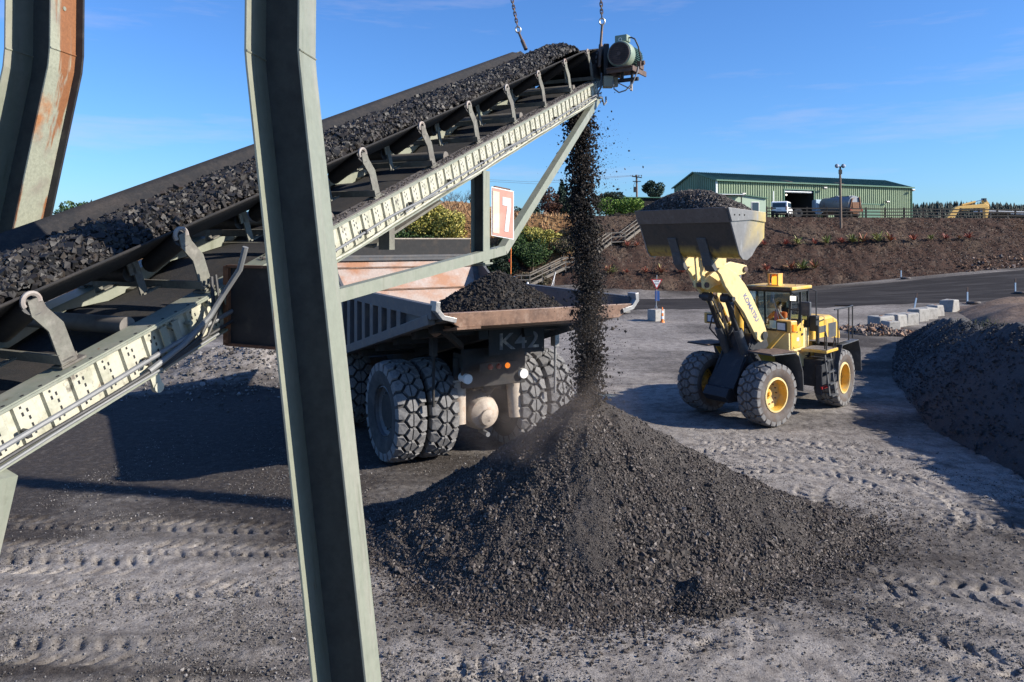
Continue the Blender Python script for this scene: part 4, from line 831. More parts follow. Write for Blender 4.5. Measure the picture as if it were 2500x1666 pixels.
# ------------------------------------------------------------------ rigid dump truck seen from behind
th = math.atan2(.87, -.49); tr = thing('dump_truck', 'rust stained grey dump truck standing under the conveyor with its tray loaded', 'dump truck', (-1.07, 19.83, 0), th)
TR = 1.245
for (x, y, lab) in ((0, 2.1, 0), (0, 1.25, 0), (0, -1.25, 0), (0, -2.1, 0), (4.3, 1.95, 1), (4.3, -1.95, 1)):
    b = MB(); bt_ = MB(); tyre(b, bt_, (x, y, TR), TR, .74, .62, 22, .085); w = b.build('tyre', 'tyre_rubber', tr, smooth=True, ang=35); bt_.build('tread', 'tyre_tread', w)
    b = MB(); sg = 1 if y > 0 else -1; yo = .30
    b.lathe([(.63, -.28), (.63, .28), (.60, .30), (.58, .22), (.40, .10), (.34, .16), (0, .16)] if sg > 0 else [(.63, .28), (.63, -.28), (.60, -.30), (.58, -.22), (.40, -.10), (.34, -.16), (0, -.16)], 32, 'y', (x, y, TR))
    for a in range(0, 360, 20): b.cyl((x + .47 * math.cos(R(a)), y + sg * .13, TR + .47 * math.sin(R(a))), (x + .47 * math.cos(R(a)), y + sg * .19, TR + .47 * math.sin(R(a))), .022, n=6)
    b.build('rim', 'tray_grey', w, smooth=True, ang=30)
# body
HW = 2.47; LZ = 4.08
def fxz(y0, y1): return lambda a, c, t: (a, t, c)
b = MB()                                                           # floor, sloping up to the tail
b.sheet([(-3.5, 3.92), (-2.0, 3.62), (3.4, 2.30), (3.9, 2.42)], -HW + .05, HW - .05, lambda a, c, t: (a, t, c), -.12)
b.build('tray_floor', 'tray_grey', tr)
b = MB()
b.sheet([(3.55, 2.25), (4.55, 4.86)], -HW + .02, HW - .02, lambda a, c, t: (a, t, c), -.09); hb = b.build('headboard', 'tray_rust', tr)
b = MB()
for z in (3.2, 3.95, 4.62):
    x = 3.55 + (z - 2.25) * .383; b.box((x - .02, 0, z), (.04, 2 * HW - .1, .045))
b.box((4.05, .9, 3.42), (.03, .04, .9), M.Rotation(R(21), 3, 'Y')); b.build('weld_seam', 'lip_rust', hb, split=True)
b = MB(); b.box((5.2, 0, 4.95), (1.5, 2 * HW + .3, .07)); b.box((4.52, 0, 4.90), (.12, 2 * HW + .1, .16)); b.build('canopy', 'tray_grey', tr, bevel=.01)
b = MB(); b.box((5.0, .1, 5.235), (.08, 2 * HW + .1, .50)); b.build('canopy_guard', 'truck_dark', tr)
b = MB(); b.box((5.0, .1, 5.50), (.11, 2 * HW + .16, .035)); b.build('guard_rim', 'truck_cream', tr)
for sg in (1, -1):                                                 # sides: tapering towards the tail, ribbed outside
    b = MB(); poly = [(-3.5, LZ), (-3.5, 3.9), (-2.0, 3.60), (3.5, 2.28), (4.35, 4.0), (4.3, LZ + .06)]
    b.prism(poly, lambda a, c, t: (a, t, c), sg * (HW - .05), sg * (HW + .03)); sd = b.build('tray_side', 'tray_grey', tr)
    b = MB(); b.beam((-3.45, sg * (HW + .07), LZ - .10), (4.3, sg * (HW + .07), LZ - .04), .16, .30); b.beam((-3.3, sg * (HW + .08), 3.82), (3.5, sg * (HW + .08), 2.22), .17, .22)
    for x in np.arange(-1.6, 4.0, .62):
        zb = 3.5 - (x + 2) * .24; b.box((x, sg * (HW + .09), (zb + LZ) / 2 - .1), (.24, .14, LZ - zb - .2))
    b.build('side_rib', 'tray_grey', sd, bevel=.012, split=True)
    b = MB(); b.beam((4.2, sg * (HW + .02), LZ), (4.62, sg * (HW + .02), 4.9), .06, .5, (0, 1, 0)); b.prism([(4.2, LZ), (3.1, LZ), (4.5, 4.92), (4.75, 4.92)], lambda a, c, t: (a, t, c), sg * (HW - .06), sg * (HW + .02)); b.build('side_wing', 'tray_grey', sd)
b = MB()                                                           # tail lip with turned-up ends
b.prism([(-HW - .02, 3.92), (-HW + .42, 3.66), (HW - .42, 3.66), (HW + .02, 3.92), (HW - .02, 3.97), (-HW + .02, 3.97)], lambda a, c, t: (t, a, c), -3.62, -3.50)
b.sheet([(-3.56, 3.66), (-3.2, 3.56), (-2.2, 3.40)], -HW + .43, HW - .43, lambda a, c, t: (a, t, c), .05)
b.build('tail_lip', 'lip_rust', tr, bevel=.01)
b = MB(); b.box((-3.635, HW - .62, 3.64), (.03, .55, .045)); b.build('bent_strip', 'lip_rust', tr)
for sg in (1, -1):
    b = MB(); b.sheet([(sg * (HW + .03), LZ + .13), (sg * (HW + .05), LZ - .02), (sg * (HW - .06), 3.93), (sg * (HW - .34), 3.86)], -3.67, -3.36, lambda a, c, t: (t, a, c), .10 * sg); b.build('lip_end', 'worn_silver', tr, bevel=.008)
    b = MB(); b.prism([(-3.5, LZ + .02), (-3.5, LZ - .14), (-1.5, LZ - .02), (-1.5, LZ + .03)], lambda a, c, t: (a, t, c), sg * (HW + .03), sg * (HW + .10)); b.build('side_cap', 'tray_grey', tr)
b = MB()                                                           # under-body bolsters
for x in (-2.6, -1.6, -.4, .9, 2.2): b.box((x, 0, 3.45 - (x + 2) * .24), (.26, 2 * HW - .4, .30), M.Rotation(R(13), 3, 'Y'))
for y in (-.62, .62): b.beam((-1.9, y, 3.30), (3.4, y, 2.02), .26, .36)
b.beam((-2.7, 2.0, 3.5), (-1.3, .9, 2.9), .12, .14); b.beam((-2.7, -2.0, 3.5), (-1.3, -.9, 2.9), .12, .14); b.build('bolster', 'truck_dark', tr, bevel=.01, split=True)
b = MB()
for sg in (1, -1):
    b.prism([(-2.7, 3.60), (-3.1, 3.62), (-2.2, 3.30), (-1.9, 3.36)], lambda a, c, t: (a, t, c), sg * 1.95, sg * 2.0)
b.build('hanger_plate', 'lip_rust', tr, split=True)
# chassis, axle, suspension, lamps
b = MB()
for y in (-.62, .62): b.beam((-.7, y, 1.9), (5.6, y, 1.9), .28, .55)
b.box((-1.25, 0, 2.35), (.12, 1.75, .95)); b.box((-.9, 0, 2.5), (.6, 1.6, .35))
b.build('chassis', 'truck_dark', tr, bevel=.015)
b = MB(); b.cyl((0, -2.3, TR), (0, 2.3, TR), .42, n=24); b.build('axle_tube', 'truck_dark', tr, smooth=True)
b = MB(); b.lathe([(.0, -1.02), (.10, -1.02), (.24, -.98), (.38, -.86), (.45, -.66), (.47, -.4), (.47, .3), (0, .3)], 32, 'x', (-.05, .06, 1.12)); b.lathe([(.0, -1.10), (.10, -1.10), (.20, -1.06), (.22, -.96)], 24, 'x', (-.05, .06, 1.05)); b.build('differential', 'truck_cream', tr, smooth=True, ang=30)
b = MB(); b.cyl((-1.15, .07, .98), (-1.06, .07, .98), .03, n=10); b.build('drain_plug', 'truck_dark', tr, smooth=True)
b = MB(); b.cyl((-1.0, .02, .60), (-.55, .02, .62), .06, n=12); b.build('drain_plug', 'galv', tr, smooth=True)
for sg in (1, -1):
    b = MB(); b.cyl((-.95, sg * .80, .95), (-.85, sg * .78, 1.95), .17, .19, n=20); b.cyl((-.85, sg * .78, 1.95), (-.84, sg * .78, 2.0), .21, n=20); su = b.build('suspension_strut', 'truck_cream', tr, smooth=True, ang=30)
    b = MB(); b.cyl((-.85, sg * .78, 2.0), (-.82, sg * .77, 2.55), .13, n=16); b.build('strut_rod', 'truck_dark', su, smooth=True)
    b = MB(); b.cyl((-1.42, sg * .78, 2.12), (-1.1, sg * .78, 2.12), .12, n=16); b.build('hose_end', 'white_paint', tr, smooth=True)
    b = MB(); b.box((-1.42, sg * 1.69, 3.0), (.22, .12, .5)); b.cyl((-1.45, sg * 1.69, 3.2), (-1.42, sg * 1.69, 1.55), .035, n=10); b.build('rock_ejector', 'worn_silver' if sg < 0 else 'truck_dark', tr, smooth=True)
b = MB(); b.cyl((-.95, -.35, 1.86), (-.95, .42, 1.86), .11, n=14); b.cyl((-.95, .30, 1.86), (-.95, .55, 1.86), .06, n=10); b.box((-.95, .1, 1.86), (.28, .2, .26)); b.beam((-.95, -.2, 1.8), (-.75, 0, 1.45), .06, .08); b.build('brake_gear', 'truck_dark', tr, smooth=True)
b = MB(); b.box((-1.68, .05, 2.42), (.06, 1.1, .2)); b.build('light_bar', 'truck_dark', tr)
for y, m_ in ((.33, 'red_lens'), (.10, 'red_lens'), (-.14, 'amber_lens')):
    b = MB(); b.lathe([(0, -.06), (.045, -.055), (.065, -.02), (.07, .0)], 18, 'x', (-1.71, y, 2.42)); b.build('tail_lamp', m_, tr, smooth=True)
Rm = M(((0, 0, -1), (-1, 0, 0), (0, 1, 0))).to_4x4()               # text plane facing the tail
b = MB(); b.box((-1.80, -.35, 3.02), (.03, 1.55, .62)); b.build('number_plate', 'truck_dark', tr)
text('fleet_number', 'K42', .56, M.Translation((-1.818, -.40, 3.0)) @ Rm, mat('number_grey', (.10, .10, .105), [((.5, .4, .3), 4, .5, .7)], rough=.6), tr, ext=.003, bold=.006, sx=1.25)
# front end (hidden behind the conveyor from the yard side)
b = MB(); b.box((5.6, 0, 2.6), (1.9, 1.7, 1.5)); b.box((5.4, 0, 1.7), (2.2, 3.4, .4)); b.box((6.3, 0, 1.2), (.4, 3.6, .7)); b.box((5.2, 0, 3.0), (1.9, 4.4, .12)); b.build('engine_housing', 'tray_grey', tr, bevel=.03)
b = MB(); b.box((5.75, 1.35, 3.80), (1.3, 1.5, 1.5)); cb = b.build('cab', 'tray_grey', tr, bevel=.05)
b = MB(); b.box((5.75, 2.105, 4.0), (1.0, .02, .75)); b.box((6.41, 1.35, 4.0), (.02, 1.2, .75)); b.build('cab_window', 'car_glass', cb, split=True)
# rock in the tray
RL = thing('tray_rock', 'crushed black rock heaped in the tail of the dump truck tray', 'crushed rock', (-1.07, 19.83, 3.4), th); RL['kind'] = 'stuff'
def tray_h(x, y):
    fl = np.where(x < -2, 3.92 - (x + 3.5) * .2, 3.62 - (x + 2) * .2444)
    pk = 4.70 - .50 * np.hypot((x + 1.75) * 1.15, y - .15) ** 1.15; return np.maximum(fl - .02, pk)
ux = np.linspace(-3.46, 3.2, 110); uy = np.linspace(-2.38, 2.38, 90); UX, UY = np.meshgrid(ux, uy)
UZ = np.minimum(tray_h(UX, UY) + .04 * fbm(UX, UY, 3.5, 3, 3), np.where(UX < -3.3, 3.99, 9))
np_mesh('rock_bed', np.stack([UX, UY, UZ - 3.4], -1).reshape(-1, 3), grid_faces(110, 90), 'coal_base', RL, smooth=True)
n = 17000; X = rng.uniform(-3.5, 2.2, n); Y = rng.uniform(-2.36, 2.36, n); Z = tray_h(X, Y)
fl = np.where(X < -2, 3.92 - (X + 3.5) * .2, 3.62 - (X + 2) * .2444); ok = (Z > fl + .01) | (rng.random(n) < .35); X, Y, Z = X[ok], Y[ok], Z[ok]
Z = Z + .04 * fbm(X, Y, 3.5, 3, 3); v, f = chips(np.stack([X, Y, Z - 3.4 + .01], 1), np.clip(rng.lognormal(-3.35, .35, len(X)), .015, .07)); tag(np_mesh('rock_pieces', v, f, 'coal_dull', RL), kind='stuff')
# ------------------------------------------------------------------ wheel loader, articulated
LR = math.atan2(-.74, -.675); LF = math.atan2(-.546, -.838); LP = (8.38, 24.33, 0)
ld = thing('wheel_loader', 'yellow wheel loader with its loaded bucket raised high', 'wheel loader', LP, LR)
FT = M.Rotation(LF - LR, 4, 'Z')                                   # front half turned at the pivot
def FB(): return MB(FT)
WR, WW, AX = .94, .74, 1.8
for (T, x, y) in ((FT, AX, 1.2), (FT, AX, -1.2), (None, -2.05, 1.2), (None, -2.05, -1.2)):
    b = MB(T); bt_ = MB(T); tyre(b, bt_, (x, y, WR), WR, WW, .48, 21, .045, .88); w = b.build('tyre', 'tyre_brown', ld, smooth=True, ang=35); bt_.build('tread', 'tyre_tread', w)
    sg = 1 if y > 0 else -1; b = MB(T)
    pr = [(.50, .26), (.50, .335), (.455, .345), (.44, .28), (.425, .10), (.16, .02), (.13, .06), (0, .06)]
    b.lathe([(r, t * sg) for r, t in pr], 40, 'y', (x, y, WR)); b.cyl((x, y + sg * .02, WR), (x, y + sg * .12, WR), .06, n=8); b.cyl((x + .22, y + sg * .05, WR + .12), (x + .22, y + sg * .14, WR + .12), .03, n=8); rm = b.build('rim', 'yellow_paint', w, smooth=True, ang=30)
    b = MB(T)
    for a in range(0, 360, 30): b.cyl((x + .30 * math.cos(R(a)), y + sg * .05, WR + .30 * math.sin(R(a))), (x + .30 * math.cos(R(a)), y + sg * .10, WR + .30 * math.sin(R(a))), .022, n=6)
    b.build('wheel_bolts', 'brown_steel', rm)
    b = MB(T); b.lathe([(r, t * sg) for r, t in ((.455, .347), (.505, .340), (.52, .31), (.50, .30))], 40, 'y', (x, y, WR)); b.build('rim_ring', 'yellow_pale', w, smooth=True)
# front frame
xz = lambda a, c, t: (a, t, c)
b = FB()
for y in (-.47, .41): b.prism([(.25, 1.5), (.25, .75), (1.3, .7), (2.3, .72), (2.45, 1.0), (1.75, 2.25), (1.45, 2.80), (1.15, 2.90), (.85, 2.3), (.7, 1.75)], xz, y, y + .06)
b.prism([(2.47, 1.02), (2.40, .95), (1.35, 2.50), (1.44, 2.58)], xz, -.50, .50); b.box((1.3, 0, .95), (2.0, .8, .4)); b.cyl((AX + .1, -.62, .92), (AX + .1, .62, .92), .36, n=24); b.cyl((AX, -.9, WR), (AX, .9, WR), .24, n=18)
b.prism([(2.75, .78), (2.6, 1.02), (2.3, 1.05), (2.1, .6), (2.6, .6)], xz, -.45, .45)
b.build('front_frame', 'loader_navy', ld, bevel=.015)
b = FB(); b.box((2.0, .455, 1.25), (.16, .012, .12)); b.box((2.52, .15, .985), (.01, .14, .1)); b.build('decal', 'lamp_grey', ld, split=True)
for sg in (1, -1):                                                 # front mudguards
    b = FB(); b.sheet([(.74, .95), (.78, 1.55), (.95, 2.0), (1.1, 2.1), (2.15, 2.12)], min(sg * .82, sg * 1.66), max(sg * .82, sg * 1.66), xz, .035); mg = b.build('front_mudguard', 'loader_grey', ld, bevel=.01)
    b = FB(); b.box((1.62, sg * 1.2, 2.168), (1.08, .84, .018)); b.build('guard_dust', 'brown_steel', mg)
    b = FB(); b.prism([(1.0, 2.05), (1.75, 2.08), (1.2, 1.4), (.9, 1.3)], xz, sg * .78, sg * .83); b.build('guard_gusset', 'yellow_paint', mg)
    b = FB(); b.beam((1.25, sg * .80, 2.15), (1.15, sg * 1.28, 2.72), .12, .10); b.build('lamp_bracket', 'yellow_paint', ld)
    b = FB(); b.box((1.2, sg * 1.42, 2.9), (.30, .52, .36)); hl = b.build('headlight', 'amber_cage', ld, bevel=.03)
    b = FB(); b.box((1.355, sg * 1.36, 2.9), (.03, .36, .28)); b.build('lamp_bezel', 'cab_dark', hl); b = FB(); b.box((1.374, sg * 1.36, 2.9), (.012, .27, .2)); b.build('lens', 'lamp_lens', hl)
    b = FB(); b.box((1.2, sg * 1.70, 2.88), (.16, .05, .2)); b.build('indicator', 'amber_lens', hl)
# boom
boom = [(1.20, 2.42), (1.10, 2.62), (1.25, 2.95), (1.55, 3.40), (1.80, 3.78), (2.10, 4.14), (2.45, 4.45), (2.88, 4.66), (3.2, 4.78), (3.36, 4.98), (3.50, 4.95), (3.55, 4.78), (3.42, 4.66), (3.15, 4.44), (2.95, 4.1), (2.6, 3.74), (2.15, 3.3), (1.75, 2.75), (1.55, 2.45), (1.38, 2.34)]
for y in (.52, -.64):
    b = FB(); b.prism(boom, xz, y, y + .12); bm = b.build('lift_arm', 'yellow_pale', ld, bevel=.012)
    b = FB(); b.cyl((3.44, y - .04, 4.82), (3.44, y + .16, 4.82), .10, n=16); b.cyl((1.24, y - .05, 2.55), (1.24, y + .17, 2.55), .12, n=16); b.cyl((2.62, y - .02, 3.72), (2.62, y + .14, 3.72), .07, n=12); b.build('arm_pin', 'loader_navy', bm, smooth=True, split=True)
    if y > 0:
        d = V((1.55 - 2.2, 0, 3.10 - 4.0)).normalized(); up = V((-d.z, 0, d.x)); up = up if up.z > 0 else -up
        T = FT @ frame(d, up, V((0, 1, 0)), V((1.72, y + .125, 3.27)))
        T = FT @ frame(d, d.cross(V((0, 1, 0))) * -1, V((0, 1, 0)), V((1.85, y + .1225, 3.42)))
        text('maker_name', 'KOMATSU', .215, T, 'komatsu_blue', bm, ext=.002, bold=.006, sx=1.02)
b = FB(); b.cyl((2.42, -.55, 4.30), (2.42, .55, 4.30), .16, n=20); b.box((2.5, 0, 4.02), (.35, 1.1, .3)); b.build('cross_tube', 'yellow_paint', ld, smooth=True, ang=30)
b = FB()
for y in (-.20, .12): b.prism([(1.44, 4.55), (1.52, 4.68), (1.75, 4.72), (2.25, 4.80), (2.7, 4.66), (3.15, 4.40), (3.42, 4.24), (3.40, 4.04), (3.22, 3.98), (2.9, 4.10), (2.45, 4.14), (2.0, 4.36), (1.6, 4.42)], xz, y, y + .09)
bc = b.build('bellcrank', 'yellow_pale', ld, bevel=.012)
b = FB(); b.cyl((1.6, -.26, 4.56), (1.6, .26, 4.56), .085, n=14); b.cyl((3.3, -.26, 4.13), (3.3, .26, 4.13), .085, n=14); b.cyl((2.42, -.26, 4.42), (2.42, .26, 4.42), .13, n=14); b.build('crank_pin', 'brown_steel', bc, smooth=True, split=True)
b = FB(); b.beam((3.30, -.1, 4.13), (3.42, -.1, 5.12), .07, .12); b.beam((3.30, .1, 4.13), (3.42, .1, 5.12), .07, .12); b.build('bucket_link', 'yellow_pale', ld, bevel=.01, split=True)
b = FB(); b.cyl((1.62, 0, 2.5), (1.61, 0, 3.75), .14, n=18); tc_ = b.build('tilt_cylinder', 'yellow_paint', ld, smooth=True); b = FB(); b.cyl((1.61, 0, 3.75), (1.6, 0, 4.52), .065, n=14); b.build('tilt_rod', 'chrome', tc_, smooth=True)
for sg in (1, -1):
    b = FB(); b.cyl((1.62, sg * .36, 1.72), (2.12, sg * .36, 2.75), .135, n=18); b.cyl((1.55, sg * .36, 1.58), (1.66, sg * .36, 1.80), .16, n=16); lc = b.build('lift_cylinder', 'loader_grey', ld, smooth=True)
    b = FB(); b.cyl((2.12, sg * .36, 2.75), (2.60, sg * .36, 3.70), .07, n=14); b.build('lift_rod', 'dark_steel', lc, smooth=True); b = FB(); b.cyl((2.62, sg * .22, 3.72), (2.62, sg * .52, 3.72), .13, n=14); b.build('rod_eye', 'loader_navy', lc, smooth=True)
    for o in (.14, .20): 
        b = FB(); b.tube([(1.6, sg * (.36 - o * sg * 0) - sg * o, 1.8), (1.9, sg * (.36) - sg * o, 2.5), (2.2, sg * .36 - sg * (o + .03), 3.2), (2.35, sg * .36 - sg * o, 3.55)], .022, 6); b.build('hose', 'cable_black', ld, smooth=True)
for pts in ([(1.3, -.25, 2.9), (1.6, -.3, 3.35), (1.95, -.36, 3.75), (2.2, -.2, 4.05)], [(1.4, .24, 2.6), (1.75, .28, 3.05), (2.1, .22, 3.6), (2.4, .12, 4.2)], [(1.9, -.40, 3.3), (2.15, -.6, 3.05), (2.2, -.66, 2.7), (1.95, -.5, 2.35)], [(2.9, -.1, 4.3), (2.6, -.3, 4.0), (2.4, -.35, 3.6), (2.0, -.3, 2.9)]):
    b = FB(); b.tube(pts, .028, 6); b.build('hose', 'cable_black', ld, smooth=True)
for o in (.0, .055, .11):                                          # steel pipes and clamps inside the far arm and on the near one
    b = FB(); b.tube([(1.42, -.50, 2.75 - o * .3), (1.75, -.50, 3.32 - o), (2.1, -.50, 3.78 - o), (2.45, -.50, 4.10 - o)], .02, 6); b.build('hydraulic_pipe', 'yellow_paint', ld, smooth=True)
    b = FB(); b.tube([(1.5, .50, 2.8 - o * .3), (1.8, .50, 3.28 - o), (2.15, .50, 3.72 - o)], .02, 6); b.build('hydraulic_pipe', 'dark_steel', ld, smooth=True)
for (x, z) in ((1.58, 2.98), (1.85, 3.38), (2.15, 3.74), (2.4, 3.98)):
    b = FB(); b.box((x, -.50, z), (.09, .05, .24), M.Rotation(R(40), 3, 'Y')); b.build('pipe_clamp', 'brown_steel', ld)
for (x, y, z, w, h, m_) in ((-.12, .7575, 2.32, .16, .10, 'paper_white'), (-.05, .7575, 2.55, .10, .05, 'slot_black'), (-1.3, .7245, 2.62, .20, .06, 'slot_black')):
    b = MB(); b.box((x, y, z), (w, .004, h)); b.build('sticker', m_, ld)
b = MB()
for x in (-1.48, -2.62, -3.3): b.box((x, .7225, 2.3), (.018, .006, .9))
b.box((-2.6, .7225, 2.02), (2.2, .006, .018)); b.build('panel_seam', 'slot_black', ld, split=True)
# bucket
BW = 1.78; FT0 = FT; FT = FT0 @ M.Translation((-.20, 0, .02)); prof = [(4.42, 6.24), (4.035, 5.31), (3.93, 5.06), (3.82, 4.95), (3.64, 4.92), (3.45, 5.03), (3.28, 5.24), (2.94, 5.52), (2.92, 6.12)]
b = FB(); b.sheet(prof, -BW, BW, xz, -.045); bk = b.build('bucket', 'bucket_floor', ld)
pa = bk.data.attributes.new('paint', 'FLOAT', 'POINT'); pa.data.foreach_set('value', [float(np.clip((5.30 - v_.co.z) / .25, 0, 1)) if v_.co.z < 5.6 else 0. for v_ in bk.data.vertices])
b = FB(); b.sheet([(4.47, 6.34), (4.30, 5.93)], -BW - .02, BW + .02, xz, .03); b.build('cutting_edge', 'edge_plate', bk, bevel=.006)
b = FB()
for y in (-1.45, -1.3, -1.05, -.9, -.45, 0, .45, .9, 1.05, 1.3, 1.45): b.cyl((4.36, y, 6.11), (4.40, y, 6.105), .028, n=8)
for y in (-1.15, -.38, .38, 1.15): b.box((4.368, y, 6.13), (.03, .012, .42), M.Rotation(R(22.5), 3, 'Y'))
b.build('edge_bolt', 'slot_black', bk)
side = prof + [(3.3, 6.34), (4.40, 6.32)]
for sg in (1, -1):
    b = FB(); b.prism([(4.44, 6.30), (3.94, 5.03), (3.82, 4.91), (3.64, 4.88), (3.44, 5.0), (3.26, 5.22), (2.92, 5.50), (2.90, 6.16), (3.6, 6.2)], xz, sg * (BW - .0), sg * (BW + .045)); sp = b.build('side_plate', 'bucket_side', bk, bevel=.006)
    b = FB(); b.prism([(4.45, 6.33), (4.30, 5.95), (3.5, 6.0), (2.90, 5.94), (2.90, 6.22), (3.5, 6.26)], xz, sg * (BW + .046), sg * (BW + .085)); wp = b.build('wear_plate', 'bucket_side', bk, bevel=.006)
    for o in (sp, wp):
        pa = o.data.attributes.new('paint', 'FLOAT', 'POINT'); pa.data.foreach_set('value', [1. if (FT.inverted() @ v_.co).x < 3.2 else 0. for v_ in o.data.vertices])
    b = FB()
    for x in (4.2, 4.0, 3.8): b.cyl((x, sg * (BW + .08), 6.13), (x, sg * (BW + .092), 6.13), .025, n=8)
    b.build('edge_bolt', 'slot_black', bk)
for y in (.58, -.58):
    b = FB()
    for o in (-.17, .09): b.prism([(3.98, 5.35), (3.85, 4.90), (3.66, 4.64), (3.40, 4.62), (3.26, 4.76), (3.22, 5.2), (3.5, 4.96), (3.72, 4.90), (3.84, 5.0)], xz, y + o, y + o + .08)
    b.build('hinge_ear', 'yellow_pale', bk, bevel=.01, split=True)
    b = FB(); b.beam((4.12, y, 5.50), (3.92, y, 5.02), .34, .05, (1, 0, 0)); b.prism([(3.97, 5.05), (3.87, 4.70), (3.70, 4.52), (3.62, 4.6), (3.74, 4.86), (3.86, 5.02)], xz, y - .17, y + .17); b.build('wear_shoe', 'loader_grey', bk, bevel=.01)
for i in range(3): 
    y = (-1.1, 0, 1.1)[i]
FT = FT0
# rear frame
b = MB(); b.box((-1.9, 0, 1.35), (3.9, 1.3, .9)); b.box((-.35, 0, 1.0), (1.2, .7, .7)); b.cyl((-2.05, -.9, WR), (-2.05, .9, WR), .24, n=18); b.box((-3.75, 0, 1.25), (.8, 2.4, .9)); b.cyl((0, 0, .6), (0, 0, 2.0), .16, n=16); b.build('rear_frame', 'loader_navy', ld, bevel=.03)
b = MB(); b.box((-.72, 1.12, 1.28), (.75, .62, .85)); b.box((-.72, -1.12, 1.28), (.75, .62, .85)); b.box((-.25, 1.36, 1.1), (.06, .22, .95)); b.build('side_tank', 'loader_navy', ld, bevel=.03, split=True)
b = MB(); b.box((-.45, 1.46, .86), (.5, .05, .07)); b.build('red_bar', 'sign_red', ld)
b = MB(M.Translation((-.25, 0, 0))); b.sheet([(-2.0 + 1.05, .95), (-2.0 + 1.0, 1.5), (-1.35, 2.08), (-2.9, 2.10), (-3.12, 1.7), (-3.18, 1.0)], .78, 1.62, xz, .035); b.build('rear_mudguard', 'loader_grey', ld, bevel=.01)
b = MB(M.Translation((-.25, 0, 0))); b.sheet([(-.95, .95), (-1.0, 1.5), (-1.35, 2.08), (-2.9, 2.10), (-3.12, 1.7), (-3.18, 1.0)], -1.62, -.78, xz, .035); b.build('rear_mudguard', 'loader_grey', ld, bevel=.01)
b = MB(); b.box((-.62, 1.25, 2.0), (1.0, .8, .09)); b.box((-.62, -1.25, 2.0), (1.0, .8, .09)); b.build('platform', 'yellow_paint', ld, bevel=.015, split=True)
b = MB(); b.box((-.62, 1.25, 2.05), (.94, .74, .012)); b.box((-1.85, 1.1, 2.165), (1.3, .9, .02)); b.build('tread_plate', 'dust_top', ld, split=True)
b = MB()                                                           # ladder with hand loops
for x in (-.36, -.84):
    b.beam((x, 1.50, 1.95), (x, 1.66, .62), .035, .09, (1, 0, 0))
for z, y in ((.62, 1.68), (.98, 1.62), (1.34, 1.575), (1.7, 1.53)): b.box((-.60, y, z), (.50, .14, .05))
b.build('ladder', 'loader_grey', ld, bevel=.006)
b = MB()
for pts in ([(-.18, 1.62, 1.9), (-.15, 1.64, 2.5), (-.22, 1.58, 2.62), (-.32, 1.52, 2.45), (-.38, 1.5, 1.7)], [(-.95, 1.55, 1.6), (-1.0, 1.62, 2.2), (-.9, 1.62, 2.4), (-.82, 1.6, 2.1), (-.8, 1.6, 1.4)]): b.tube(pts, .022, 7)
for x, y in ((-1.3, 1.58), (-2.3, 1.58), (-2.9, 1.5), (-1.3, -1.58), (-2.9, -1.5)): b.tube([(x, y, 2.15), (x, y, 3.25)], .022, 7)
b.tube([(-.98, 1.58, 3.25), (-2.3, 1.58, 3.25), (-2.9, 1.5, 3.25)], .024, 7); b.tube([(-1.3, -1.58, 3.25), (-2.9, -1.5, 3.25)], .024, 7); b.tube([(-2.9, 1.5, 3.25), (-2.95, .9, 3.22)], .022, 7)
b.build('handrail', 'cab_dark', ld, smooth=True, split=True)
b = MB(); b.prism([(-1.42, 2.0), (-1.42, 2.86), (-3.2, 2.86), (-3.75, 2.68), (-4.05, 2.2), (-4.05, 1.5), (-1.42, 1.5)], xz, -.72, .72); hd_ = b.build('hood', 'yellow_paint', ld, bevel=.10)
b = MB(); b.box((-3.2, .725, 2.35), (.7, .012, .5)); b.box((-2.2, .725, 2.45), (.8, .012, .22)); b.build('hood_grille', 'loader_grey', hd_, split=True)
for z in np.arange(2.16, 2.58, .07):
    pass
b = MB(); b.cyl((-2.1, .2, 2.8), (-2.1, .2, 3.35), .07, n=12); b.cyl((-2.6, -.3, 2.8), (-2.6, -.3, 3.1), .14, n=14); b.build('exhaust', 'dark_steel', ld, smooth=True, split=True)
b = MB(); b.box((-1.22, .86, 2.75), (.3, .22, .5)); b.cyl((-1.12, 1.0, 2.1), (-1.12, 1.0, 2.7), .06, n=10); b.build('air_filter', 'cab_dark', ld, bevel=.02)
b = MB(); b.prism([(.50, 2.62), (.46, 2.0), (.1, 1.72), (-1.1, 1.72), (-1.15, 2.62)], xz, -.72, .72); b.prism([(.2, 2.0), (.0, 1.5), (-.35, 1.45), (-.7, 1.72)], xz, .45, .85); b.build('cab_base', 'yellow_pale', ld, bevel=.03)
b = MB(); b.prism([(.40, 2.66), (.38, 2.05), (-.55, 2.05), (-.62, 2.90), (-.1, 2.72)], xz, .722, .755); dr = b.build('door', 'yellow_paint', ld, bevel=.01)
b = MB(); b.box((-.45, .765, 2.45), (.14, .02, .07)); b.box((-.3, .765, 2.62), (.06, .02, .1)); b.build('door_handle', 'cab_dark', dr)
